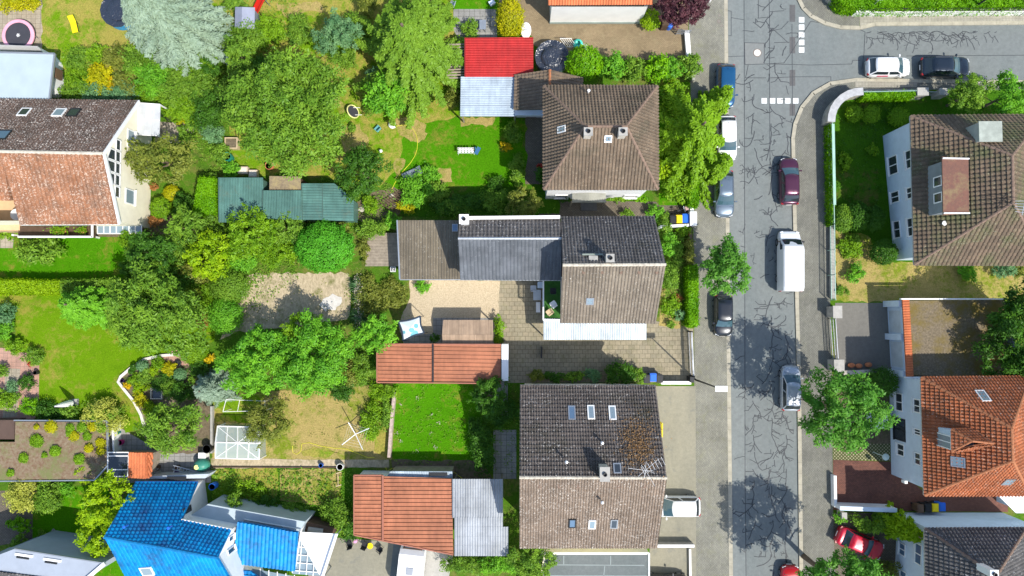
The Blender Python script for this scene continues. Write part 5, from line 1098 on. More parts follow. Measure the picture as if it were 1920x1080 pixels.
tree(470, 440, 52, 4.5, 'yel', 'yellow-green small tree below the green metal sheds', leaf=.22, rc=.18, K=60)
tree(398, 478, 48, 5, 'lime', 'lime green tree in the thicket left of the bright round bush', leaf=.24, rc=.18, K=60)
tree(290, 478, 56, 5.5, 'dark', 'dark green tree right of the left lawn', leaf=.22, rc=.17, K=80, rpy=46)
tree(352, 430, 46, 4.5, 'mid', 'spreading green tree right of the cream house corner', leaf=.24, rc=.18, K=50, rpy=38)
tree(540, 425, 30, 3, 'mid', 'small green tree touching the lower edge of the green sheds', leaf=.2, cat='tree')
tree(206, 935, 46, 6.5, 'lime', 'upper bright lime tree beside the blue roof', leaf=.24, rc=.18, rpy=50)
tree(190, 1000, 40, 5.5, 'lime', 'lower lime green tree close to the left tip of the blue roof', leaf=.24, rc=.18, rpy=45)
tree(1278, 18, 52, 5.5, 'purple', 'dark purple leaved tree at the top beside the pavement', leaf=.22, rc=.16, K=80, rpy=36, lai=6)
tree(1812, 180, 40, 4.5, 'mid', 'darker of the two round trees above the mossy brown roof', leaf=.2, rc=.18, K=60)
tree(1888, 180, 44, 5, 'bright', 'brighter green round tree above the mossy brown roof at the right edge', leaf=.2, rc=.18, K=60)
tree(917, 742, 38, 4.5, 'dark', 'dark green tree at the upper right corner of the flowering lawn', leaf=.2, rc=.18, rpy=42)
tree(400, 728, 40, 4.5, 'silver', 'small silver-blue conifer right of the rockery', 'spruce_tree', 'needle', leaf=.2, levels=10, dens=1.6, per=10, w0=.3, zc=1.5, rpy=34)
tree(1692, 990, 32, 5.5, 'lime', 'feathery lime green shrub-like tree at the pale wall above the red car', 'larch_tree', 'spray', leaf=.26, levels=7, dens=1.4, per=8, w0=.35, zc=2.5)
tree(1000, 1052, 50, 4.5, 'mid', 'round green tree left of the flat bitumen roof at the bottom', leaf=.2, rc=.17, K=60, rpy=40)
tree(440, 942, 21, 3, 'mid', 'small young tree on the white flat roof edge below the vegetable beds', leaf=.18, cat='tree', lai=3)
tree(980, 383, 40, 4, 'olive', 'greyish olive tree left of the felt roofed entrance', leaf=.2, rc=.17, K=60, rpy=32)
tree(450, 105, 34, 4, 'mid', 'small green tree right of the silver spruce', leaf=.22, rc=.2, rpy=40)
# clipped and free bushes ------------------------------------------------------
ball(610, 463, 54, 3.4, 'topi', 'large bright green dome shaped bush on the sandy yard', leaf=.17, rpy=48, rough=.05)
ball(1095, 119, 34, 3, 'laurel', 'round cut bright green bush at the left end of the laurel hedge', leaf=.2, rpy=31)
hl = [(1150, 128, 30), (1190, 131, 26), (1230, 131, 28), (1262, 130, 22), (1290, 126, 24)]
for i, (x, y, r) in enumerate(hl): bush(x, y, r, 2.2, ['bright', 'mid', 'laurel', 'bright', 'mid'][i], 'laurel bush in the hedge along the tan driveway, ' + ['next to the round cut bush', 'second from the round cut bush', 'the yellowest one in the middle', 'second from the pavement end', 'darker one at the pavement end'][i], 'laurel_bush', leaf=.24, rpy=24 if r > 23 else 22, group='laurel hedge bushes')
ball(956, 36, 26, 2.8, 'gold', 'golden yellow conifer bush above the bright red roof', leaf=.16, rpy=38, rough=.1)
ball(1219, 38, 19, 1.8, 'lime', 'small lime bush at the right end of the white garage wall', leaf=.15)
hedge([(1566, -40), (1990, -40), (1990, 10), (1620, 13), (1585, 10), (1572, -4)], 1.8, 'laurel', 'long bright clipped hedge behind the white wall in the top right')
hedge([(1292, 322), (1309, 322), (1309, 386), (1293, 386)], 1.6, 'laurel', 'narrow clipped hedge by the pavement below the feathery conifer')
hedge([(1290, 500), (1309, 498), (1309, 610), (1292, 612)], 1.4, 'laurel', 'narrow clipped hedge by the pavement beside the middle house front garden')
hedge([(-60, 524), (112, 527), (110, 550), (-60, 549)], 1.7, 'lime', 'long clipped yellow-green hedge between the two left lawns')
hedge([(112, 526), (240, 524), (236, 545), (112, 548)], 1.7, 'mid', 'darker green hedge continuing the yellow-green one to the right')
hedge([(372, 332), (402, 334), (404, 402), (362, 402)], 2.0, 'laurel', 'clipped four sided hedge block left of the green metal sheds')
hedge([(1620, 173), (1716, 172), (1716, 181), (1620, 183)], 1.3, 'laurel', 'low clipped hedge right of the curved white wall')
hedge([(1556, 232), (1561, 232), (1565, 420), (1559, 420)], 1.2, 'laurel', 'thin hedge behind the green street fence', lai=3)
ball(1579, 410, 17, 1.8, 'mid', 'lighter ball bush next to the green street fence', rpy=26); ball(1607, 406, 23, 2.0, 'dark', 'dark ball bush between two others in the shaded right garden', rpy=27); ball(1638, 410, 18, 1.9, 'dark', 'dark ball bush nearest the pale blue wall', rpy=24)
ball(1655, 473, 24, 2.2, 'dark', 'dark round bush at the corner of the pale blue house'); bush(1600, 448, 14, 1, 'mid', 'small yellowish bush below the ball bushes', rpy=10)
for x, y, r, lb in ((1600, 214, 15, 'leftmost of the three small round bushes inside the curved wall'), (1632, 215, 16, 'middle one of the three small round bushes inside the curved wall'), (1683, 220, 18, 'rightmost and largest of the three small round bushes inside the curved wall')): ball(x, y, r, 1.3, 'yel', lb, rough=.15)
bush(1635, 282, 11, .8, 'yel', 'tiny yellow bush on the shaded lawn beside the pale blue wall'); bush(1583, 305, 12, .8, 'yel', 'small pale bush on the shaded lawn near the green fence', rpy=18)
bush(1602, 512, 16, 1.2, 'bright', 'bright green bush on the dry grass near the street fence', rpy=20); bush(1590, 465, 22, .8, 'yel', 'low weedy bush on the dry grass, upper left corner', rpy=24)
bush(1810, 510, 18, 1.2, 'bright', 'bright green bush under the eave of the mossy brown roof'); bush(1880, 508, 24, 1.4, 'bluegreen', 'bluish bush under the mossy roof eave near the right edge', rpy=12); bush(1905, 505, 16, 1.3, 'olive', 'rusty yellow bush under the mossy roof at the right edge')
ball(1651, 716, 27, 2.6, 'dark', 'dark green bush in the corner beside the garage drive', rough=.14, rpy=27); bush(1575, 545, 14, .8, 'mid', 'small weeds beside the stone gate pillar', rpy=10)
bush(1640, 980, 42, 1.8, 'mid', 'wide dark green shrub between the white wall and the red car', rpy=18); bush(1575, 968, 12, 1, 'bright', 'low bush at the foot of the street wall by the meter box'); bush(1660, 1070, 22, 1.5, 'olive', 'olive bush at the bottom edge right of the large street tree')
bush(1160, 702, 32, 1.9, 'dark', 'dark rhododendron bush at the driveway edge', 'rhododendron', leaf=.2, rpy=22); bush(1194, 705, 17, 1.4, 'mid', 'light green bush between the rhododendron and the blue bin')
bush(1006, 703, 17, 1.1, 'olive', 'brownish green bush at the left end of the driveway bed', rpy=12); bush(1040, 706, 20, .9, 'dark', 'low dark bush in the driveway bed', rpy=11); bush(1078, 706, 22, .9, 'mid', 'low green bush in the middle of the driveway bed', rpy=10); bush(1112, 703, 18, 1.0, 'bluegreen', 'greyish bush left of the rhododendron', rpy=12)
bush(1255, 520, 17, 1.7, 'mid', 'green shrub beside the east wall of the central house', rpy=34); bush(1254, 460, 16, 1.8, 'bright', 'shrub below the wall of the bins', rpy=24); bush(1280, 432, 16, 1.4, 'yel', 'yellow-green bush below the white bin wall', rpy=10); bush(1246, 420, 14, 1.6, 'mid', 'green bush at the corner of the dark roof left of the bins', rpy=22); bush(1292, 470, 8, 1.2, 'olive', 'thin shrub row along the front garden wall', rpy=34)
bush(1257, 572, 16, .8, 'yel', 'light weedy bush in the front garden, lower end', rpy=22); bush(1271, 560, 9, .6, 'rust', 'reddish dry bush in the front garden'); bush(1258, 608, 8, .8, 'mid', 'small bush in the square bed beside the driveway gate'); bush(1274, 590, 10, 1.0, 'bluegreen', 'grey-green bush by the driveway gate hedge')
bush(1228, 398, 20, 1.5, 'bright', 'bright bush at the path corner below the brown hip roof', rpy=12); bush(1175, 400, 14, .9, 'mid', 'low bush along the path above the dark roof', rpy=7)
bush(1160, 371, 22, 1.0, 'yel', 'yellow-green bed under the white wall right of the felt roofed entrance', rpy=8); bush(1200, 371, 18, 1.0, 'laurel', 'bright plants under the white wall corner', rpy=8); bush(1058, 372, 14, 1.2, 'dark', 'dark plants left of the felt roofed entrance', rpy=8)
bush(1015, 330, 12, 1.6, 'dark', 'dark bush at the west wall of the hip roofed house', rpy=16); bush(1013, 313, 6, 1.2, 'red', 'small red-leaved bush at the west wall of the hip roofed house')
bush(962, 250, 17, 1.2, 'mid', 'leafy plants beside the brick path near the white carport', rpy=20); bush(948, 275, 10, .9, 'yflower', 'yellow flowers beside the brick path'); bush(850, 182, 12, 1.8, 'olive', 'rusty olive bush left of the white carport', rpy=20)
bush(878, 382, 44, 1.5, 'dark', 'dark low shrub mass above the wing roof', rpy=18); bush(930, 376, 32, 1.7, 'mid', 'shrub above the white parapet of the wing', rpy=22); bush(930, 346, 16, 1.3, 'dark', 'small dark bush on the shaded lawn edge'); bush(840, 388, 26, 1.3, 'dark', 'dark shrub left of the shaded lawn corner', rpy=16)
bush(780, 358, 30, 1.4, 'bright', 'bright leafy plants below the grey sunbed', rpy=34); bush(806, 326, 18, 1.0, 'bright', 'bright plants right of the grey sunbed', rpy=20); bush(820, 362, 22, 1.1, 'mid', 'darker plants right of the bright ones at the shade edge', rpy=24); bush(765, 388, 20, 1.1, 'gold', 'yellowish plants by the slatted deck', rpy=10)
bush(700, 428, 36, 1.8, 'mid', 'shrub above the wooden deck', rpy=16); bush(735, 415, 18, 1.8, 'bright', 'bright shrub at the annex roof corner', rpy=14); bush(695, 385, 17, 1.0, 'yel', 'yellowish plants left of the slatted deck', rpy=20); bush(683, 465, 8, .9, 'olive', 'dry flowering plants left of the wooden deck', rpy=30)
bush(640, 430, 24, 1.8, 'olive', 'brownish bush between the green shed and the domed bush', rpy=12); bush(565, 440, 28, 2.0, 'dark', 'dark bush left behind the domed bush', rpy=24); bush(515, 470, 32, 2.2, 'yel', 'yellow-green bush at the upper left of the sandy yard', rpy=26); bush(455, 490, 34, 2, 'bright', 'bright bush at the left edge of the sandy yard', rpy=20); bush(610, 422, 24, 1.5, 'dark', 'dark ivy bush under the lower edge of the green sheds', rpy=9)
ball(432, 536, 36, 2.6, 'mid', 'green bush left of the sandy yard, upper of two', rough=.12, rpy=30); ball(424, 592, 31, 2.6, 'bright', 'green bush left of the sandy yard, lower of two', rough=.12, rpy=34)
bush(382, 602, 15, 1.2, 'rust', 'reddish brown shrub between the wide olive tree and the round green bush'); ball(363, 658, 27, 1.2, 'yel', 'low round yellow-green cushion right of the pink terrace', rpy=24, rough=.1); bush(393, 672, 9, .8, 'yflower', 'yellow flowering bush right of the low round cushion')
bush(640, 725, 28, 1.7, 'dark', 'dark green bush below the yellow tinged tree', rpy=26); bush(720, 735, 26, 1.2, 'yel', 'yellow-green bush above the garden wall', rpy=16); bush(700, 790, 20, 1.2, 'yel', 'weedy bush beside the garden wall on the dry lawn', rpy=40); bush(725, 770, 10, 1.2, 'mid', 'narrow bush along the brick garden wall', rpy=44)
bush(690, 560, 26, .8, 'olive', 'grassy bush right of the yucca plants', rpy=40); bush(735, 550, 24, .7, 'olive', 'dry grassy tuft bush left of the gravel terrace', rpy=34); bush(795, 536, 15, 1.2, 'bright', 'small green bush at the annex gutter in a ringed bed', rpy=14)
bush(936, 618, 10, 1.6, 'yel', 'narrow yellow-green bush at the right end of the reed canopy', rpy=28); bush(815, 634, 10, 1.1, 'dark', 'small dark bush left of the reed canopy')
bush(905, 845, 24, 2.4, 'dark', 'tall dark conifer bush right of the flowering lawn', rpy=48, name='conifer_bush'); bush(940, 775, 34, 1.8, 'dark', 'dark shrub in the shade left of the lichen roofed house', rpy=26); bush(890, 800, 12, 1.6, 'dark', 'dark bush at the shaded lawn edge', rpy=20)
bush(870, 1056, 46, 1.9, 'mid', 'long green hedge-like bush below the corrugated carport', rpy=16, name='shrub'); bush(940, 1056, 40, 1.9, 'bright', 'green shrub below the right end of the corrugated carport', rpy=16, name='shrub')
bush(630, 965, 28, 1.8, 'mid', 'green bush left of the bottom salmon garage', rpy=30); bush(655, 990, 20, 1.6, 'dark', 'dark green bush touching the lower left corner of the salmon garage', rpy=22); bush(617, 975, 10, 1.0, 'gold', 'yellow-green plants above the brown lean-to')
bush(545, 955, 36, 1.0, 'mid', 'low shrub row above the white flat roof', rpy=12); bush(500, 945, 26, 1.0, 'dark', 'dark low plants in the shade of the blue house', rpy=16); bush(470, 920, 40, .4, 'yel', 'weedy patch in the left vegetable bed', rpy=20, lai=2)
bush(48, 926, 32, 2.4, 'varieg', 'pale yellow variegated round bush below the sedum roof', rpy=34); bush(95, 932, 32, 2.2, 'mid', 'green bush right of the pale variegated bush', rpy=30); bush(130, 915, 16, 1.2, 'bright', 'small bright plants under the sedum roof edge')
bush(165, 880, 20, 1.9, 'lime', 'lime green twiggy bush at the corner of the sedum roof', rpy=24)
bush(44, 982, 18, 1.4, 'laurel', 'round bright green bush on the paving, upper of two', rpy=16); bush(38, 1014, 17, 1.3, 'mid', 'round green bush on the paving, lower of two', rpy=14); bush(82, 1002, 9, .8, 'mid', 'small plant on the dark slab beside the lower left lawn'); bush(18, 981, 6, .6, 'laurel', 'tiny bright plant at the left edge beside the bright green bush')
bush(80, 470, 50, 1.9, 'mid', 'broad leaved shrub on the upper left lawn below the balcony', rpy=24, leaf=.28); bush(10, 438, 28, 1.4, 'yel', 'yellow-green flowering plants in front of the loggia', rpy=12)
ball(323, 362, 15, 1.2, 'gold', 'small round golden bush left of the clipped hedge block'); ball(303, 390, 20, 1.6, 'yel', 'round yellow-green bush at the cream house wall'); bush(345, 385, 24, 1.6, 'dark', 'dark bush between the golden bush and the hedge block', rpy=26); bush(292, 415, 12, 1.2, 'rust', 'reddish bush at the corner of the cream house'); bush(290, 350, 8, .8, 'rust', 'orange-brown plants at the cream house wall')
bush(322, 480, 30, 2.4, 'mid', 'green bush in the thicket below the spreading tree', rpy=30); bush(250, 450, 24, 1.8, 'yel', 'yellow flecked bush right of the glass lean-to', rpy=20); bush(372, 510, 44, 2.2, 'olive', 'brownish green bush below the lime green tree', rpy=18)
# thicket at the upper left
TH = [(150, 115, 24, 1.3, 'mid', 'green shrub below the yellow lounger'), (183, 103, 20, 1.3, 'yel', 'yellow flowering shrub left of the spruce tip'), (215, 110, 22, 1.5, 'olive', 'dry flowering shrub left below the spruce'), (262, 118, 34, 1.8, 'mid', 'green shrub under the left side of the spruce'), (150, 150, 24, 1.3, 'yel', 'shrub beside the white annex wall'), (192, 146, 28, 1.3, 'gold', 'yellow flowering perennials in the flower bed'), (210, 158, 14, 1.2, 'yflower', 'bright orange-yellow flowers in the middle of the bed'), (240, 155, 26, 1.5, 'olive', 'faded shrub in the flower bed centre'), (290, 150, 36, 1.9, 'bright', 'bright green shrub in the flower bed below the spruce'), (340, 130, 30, 1.8, 'mid', 'green shrub below the spruce tip'), (378, 120, 30, 1.9, 'yel', 'yellow-green shrub right below the spruce'), (145, 175, 26, 1.1, 'mid', 'green perennials above the cream house roof'), (185, 176, 26, 1.1, 'bluegreen', 'blue-green perennials above the cream house roof'), (235, 178, 30, 1.2, 'bluegreen', 'grey-green shrub above the plastic canopy'), (280, 180, 28, 1.3, 'yel', 'yellow-green shrub above the plastic canopy'), (330, 170, 34, 1.7, 'mid', 'shrub between the spruce and the terrace'), (375, 160, 34, 2, 'mid', 'dense green shrub left of the large yellowish tree'), (400, 205, 38, 2.2, 'dark', 'dark green shrub left of the large yellowish tree, lower'), (350, 208, 30, 1.2, 'yel', 'low yellow-green shrub above the beige terrace tiles'), (318, 196, 22, 1.2, 'yel', 'small yellow tinged shrub at the right of the plastic canopy'), (400, 250, 22, 1.6, 'bluegreen', 'blue-green shrub beside the small upper lawn strip'), (345, 220, 14, .8, 'gold', 'small golden plant on the beige terrace edge'), (415, 290, 20, 1.2, 'mid', 'green plants beside the raised planter'), (435, 318, 16, 1.2, 'bright', 'green plants above the left green shed'), (395, 130, 20, 2.2, 'dark', 'dark bush in the shade right of the spruce')]
for x, y, r, h, p, lb in TH: bush(x, y, r, h, p, lb, leaf=.18)
bush(465, 70, 36, 2.0, 'mid', 'green bush below the grey playhouse', rpy=38); bush(485, 130, 36, 2.2, 'dark', 'dark shrub at the top left of the large yellowish tree', rpy=24); bush(505, 60, 30, 1.6, 'yel', 'yellowish green bush on the upper lawn', rpy=30); bush(668, 60, 26, 2.0, 'mid', 'green shrub beside the blue-green one on the upper lawn', rpy=40); bush(650, 110, 30, 1.6, 'mid', 'loose green shrub below the blue-green one on the upper lawn', rpy=18); bush(705, 145, 18, 2.0, 'bluegreen', 'blue-green shrub at the lower left of the radiating tree', rpy=16); bush(700, 205, 18, 1.8, 'mid', 'twiggy shrub below the bright green leafy tree', rpy=14)
bush(440, 10, 24, 2, 'mid', 'green bush above the grey playhouse', rpy=14); bush(690, 12, 18, 2.5, 'olive', 'brownish tree-like shrub at the top edge left of the radiating tree', rpy=26); bush(880, 55, 18, 1.6, 'mid', 'green bush above the slatted lean-to', rpy=18); bush(38, 8, 44, 1.5, 'gold', 'yellow-green bush at the top left corner above the pink trampoline', rpy=16)
bush(660, 240, 9, .7, 'mid', 'small weed clump below the yellow rimmed trampoline'); bush(1220, 250, 10, 1.5, 'yel', 'yellow-green branch tips at the east eave of the hip roof', rpy=12) if False else None
bush(1262, 175, 24, 2.4, 'yel', 'yellow-green shrub above the feathery conifer', rpy=18, leaf=.24); bush(1270, 355, 30, 2.2, 'yel', 'yellow-green shrub at the foot of the feathery conifer', rpy=28, leaf=.24); bush(1250, 320, 24, 2.6, 'lime', 'lime shrub beside the east eave of the brown hip roof', rpy=26, leaf=.24)
# rockery and left beds
RK = [(268, 686, 11, .9, 'bluegreen', 'round grey-green cushion at the top of the rockery'), (252, 688, 7, .7, 'dark', 'small dark ball at the top left of the rockery'), (246, 696, 5, .5, 'dark', 'tiny dark ball at the left rim of the rockery'), (300, 682, 14, .8, 'yel', 'yellow-green plant left of the pink terrace'), (318, 690, 14, .9, 'gold', 'golden plant at the pink terrace edge'), (338, 702, 12, .9, 'bluegreen', 'grey-green ball below the pink terrace'), (290, 695, 10, .7, 'lime', 'lime plant in the middle of the rockery'), (275, 705, 16, .8, 'mid', 'green plants left in the rockery'), (255, 712, 14, .6, 'yel', 'yellow tipped plants at the lower left of the rockery'), (240, 722, 7, .6, 'yflower', 'bright yellow flowers at the left rim of the rockery'), (305, 715, 20, .7, 'dark', 'dark ground plants in the rockery centre'), (318, 728, 16, 1.5, 'mid', 'round leafy bush in the rockery centre'), (345, 735, 22, 1.6, 'dark', 'dark bush in the lower right of the rockery'), (264, 747, 15, .9, 'gold', 'large golden tuft in the lower rockery'), (265, 728, 14, .8, 'lime', 'lime green plants above the golden tuft'), (282, 768, 15, .9, 'lime', 'lime green plants below the golden tuft'), (300, 790, 24, 1.3, 'mid', 'green bush at the lower end of the rockery'), (360, 712, 8, .7, 'mid', 'small green ball right in the rockery'), (372, 690, 18, 1.1, 'dark', 'dark bush right of the pink terrace')]
for x, y, r, h, p, lb in RK: (ball if p in ('bluegreen', 'dark') and r < 13 else bush)(x, y, r, h, p, lb, leaf=.13)
LB = [(8, 590, 22, 2.0, 'bluegreen', 'green bush at the left edge, top of the big lawn'), (10, 622, 20, 1.8, 'bright', 'bright green bush at the left edge beside the big lawn'), (31, 648, 18, 1.3, 'yel', 'yellowish flowering bush at the left edge terrace'), (66, 668, 18, 1.2, 'mid', 'green bush at the terrace corner of the big lawn'), (58, 682, 5, .9, 'red', 'small red flowers beside the terrace of the big lawn'), (8, 695, 12, 1.2, 'mid', 'bush at the left edge in front of the terrace'), (24, 725, 12, 1.0, 'bluegreen', 'grey-green round bush on the left terrace'), (52, 716, 16, 1.0, 'dark', 'dark plants at the lawn edge of the left terrace'), (8, 750, 20, 1.4, 'yel', 'yellow-green bush in the left beds, lower'), (24, 745, 14, .8, 'mid', 'low green bush on the left terrace'), (60, 762, 18, 1.3, 'laurel', 'round bright bush above the sedum roof'), (88, 776, 22, 1.2, 'dark', 'dark bush above the sedum roof'), (136, 772, 18, 1.4, 'mid', 'green bush above the sedum roof, middle'), (110, 778, 14, 1.0, 'dark', 'small dark bush above the sedum roof left of the white parasol'), (197, 778, 34, 1.9, 'varieg', 'white flowering hydrangea bush above the sedum roof')]
for x, y, r, h, p, lb in LB: bush(x, y, r, h, p, lb, leaf=.15)
bush(196, 776, 34, 1.75, 'mid', 'green foliage of the bush under the white hydrangea flowers', leaf=.16, lai=2.6, rpy=24)
for x, y, r in ((70, 800, 5), (18, 0, 0), (97, 800, 11), (70, 826, 12), (46, 858, 9), (105, 845, 10), (133, 802, 8), (140, 817, 9), (155, 801, 9), (168, 840, 8), (150, 860, 10), (190, 830, 9), (190, 845, 8), (192, 803, 8), (165, 817, 8), (132, 812, 6), (22, 886, 7), (175, 800, 8), (85, 853, 5)):
    if r > 3:
        o = ball(x, y, r, .5, 'yel' if (x + y) % 3 else 'gold', 'yellow-green cushion plant growing on the sedum roof', 'cushion_plant', leaf=.17, lai=8, group='cushion plants on the sedum roof', cat='plant', rough=.2); c = W(x, y, 1.66); o.location = (c.x, c.y, 1.62); o.scale = (.96, .96, .7)
# thicket fillers
for x, y, r, ry, h, p, lb in ((262, 470, 22, 30, 2, 'mid', 'green shrub between the left lawn and the dark green tree'), (330, 520, 40, 22, 2.4, 'dark', 'dark shrub under the top edge of the wide olive tree'), (400, 425, 30, 22, 2.4, 'mid', 'green shrub below the clipped hedge block'), (430, 455, 28, 26, 2.6, 'mid', 'dark centred green shrub left of the yellow-green small tree'), (420, 510, 30, 18, 2, 'yel', 'yellow-green shrub above the upper round green bush'), (372, 465, 24, 24, 2.6, 'dark', 'dark shrub between the spreading tree and the lime tree'), (500, 425, 34, 18, 2.4, 'mid', 'bushy shrub overlapping the lower edge of the pale green shed'), (545, 465, 18, 26, 1.4, 'yel', 'small yellowish shrub left of the domed bush'), (245, 500, 18, 16, 1.6, 'dark', 'dark shrub at the right end of the darker hedge'), (392, 560, 18, 30, 1.6, 'yel', 'shrub between the wide olive tree and the sandy yard'), (235, 600, 30, 40, 3, 'mid', 'leafy shrub linking the drooping tree and the wide olive tree'), (650, 700, 26, 24, 1.6, 'olive', 'brownish shrub between the yellow tinged tree and the salmon garage'), (680, 690, 22, 28, 1.4, 'mid', 'low green shrub left of the salmon garage end'), (430, 175, 20, 30, 2.4, 'mid', 'green shrub touching the left side of the large yellowish tree'), (445, 150, 18, 16, 1.2, 'olive', 'dry shrub right of the silver spruce tip'), (350, 250, 16, 22, 1.2, 'mid', 'green shrub beside the beige terrace'), (395, 335, 16, 14, 1.4, 'mid', 'green shrub above the clipped hedge block'), (540, 330, 24, 10, 1.2, 'mid', 'low green plants above the narrow green shed'), (560, 60, 24, 30, 1.2, 'mid', 'loose green shrub left of the blue-green one'), (970, 320, 14, 40, 1.2, 'mid', 'narrow green bed at the right edge of the bright lawn'), (850, 390, 30, 14, 1.3, 'mid', 'shaded shrub just above the annex and wing'), (1270, 470, 10, 30, 1.2, 'mid', 'green border plants inside the front garden wall'), (560, 640, 26, 16, 3, 'mid', 'leafy shrub in front of the bright green round tree')):
    bush(x, y, r, h, p, lb, rpy=ry, leaf=.18)
# yuccas
def yucca(px, py, rpx, label, n=180):
    c = W(px, py, .4); R = rpx * .049; a = rng.uniform(0, 6.28, n); el = rng.uniform(.1, 1.3, n); L = R * rng.uniform(.7, 1.05, n); P = []
    mb = MB()
    for i in range(n):
        d = Vector((math.cos(a[i]) * math.cos(el[i]), math.sin(a[i]) * math.cos(el[i]), math.sin(el[i]))); s = Vector((-math.sin(a[i]), math.cos(a[i]), 0)) * .045
        b = Vector((0, 0, .25)); e = b + d * L[i]; e.z -= .25 * L[i] * math.cos(el[i]); md = b + d * L[i] * .55; mb.poly([b - s, b + s, md + s, e, md - s])
    me = bpy.data.meshes.new('yucca'); me.from_pydata(mb.v, [], mb.f); me.materials.append(LM('bluegreen')); at = me.attributes.new('tint', 'FLOAT', 'FACE'); at.data.foreach_set('value', rng.random(len(me.polygons)).astype(np.float32))
    t = thing('yucca_plant', label, 'plant', (c.x, c.y, 0), group='yuccas'); link('leaf_rosette', me, None, t, local=True)
    p = np.stack([rng.normal(size=160) * R * .16, rng.normal(size=160) * R * .5, rng.uniform(.5, 1.3, 160)], 1)
    link('flower_spike', leafmesh('flower_spike', p, rng.normal(size=(160, 3)) + [0, 0, 1], rng.uniform(.06, .16, 160), rng.random(160), mat=LM('flower')), None, t, local=True)
yucca(672, 535, 24, 'uppermost yucca right of the sandy yard'); yucca(676, 560, 22, 'middle yucca right of the sandy yard'); yucca(674, 592, 28, 'lowest and largest yucca right of the sandy yard')
# ground cover
cover([[(60, 80), (440, 130), (440, 330), (380, 330), (300, 200), (120, 190)], [(430, 0), (560, 0), (500, 120), (440, 200)], [(600, 330), (740, 350), (740, 440), (540, 440)], [(396, 880), (660, 880), (660, 1000), (430, 970)], [(1236, 408), (1290, 408), (1300, 610), (1240, 600)], [(240, 430), (560, 420), (560, 520), (400, 640), (240, 520)]], 'mid', 'ground_cover', .15, 55, .5)
cover([[(1566, 200), (1650, 190), (1700, 200), (1650, 262), (1660, 400), (1566, 430)]], 'dark', 'ground_cover', .15, 22, .3)
cover([[(655, 510), (770, 520), (760, 620), (660, 620)], [(400, 640), (700, 600), (730, 740), (400, 740)], [(738, 720), (990, 720), (990, 900), (880, 870), (738, 868)], [(420, 60), (640, 140), (640, 200), (440, 330)], [(860, 370), (1050, 390), (1050, 405), (740, 410)]], 'mid', 'ground_cover', .13, 22, .3)
cover([[(565, 470), (660, 470), (690, 530), (650, 610), (430, 620), (440, 520)], [(400, 740), (735, 730), (735, 860), (400, 860)], [(1566, 440), (1700, 495), (1900, 500), (1900, 560), (1566, 560)], [(690, 500), (760, 510), (760, 540), (690, 540)]], 'olive', 'dry_grass_tufts', .13, 3.5, .15)
cover([[(530, 884), (545, 884), (545, 936), (530, 934)], [(552, 884), (566, 884), (566, 940), (552, 938)], [(574, 886), (586, 886), (586, 942), (574, 940)], [(596, 886), (618, 886), (618, 942), (596, 940)], [(400, 880), (450, 880), (430, 940), (400, 940)]], 'mid', 'vegetable_rows', .17, 90, .4, .22)
cover([[(745, 735), (870, 730), (880, 860), (740, 860)]], 'flower', 'wild_flowers', .13, 2.2, .3, .25)
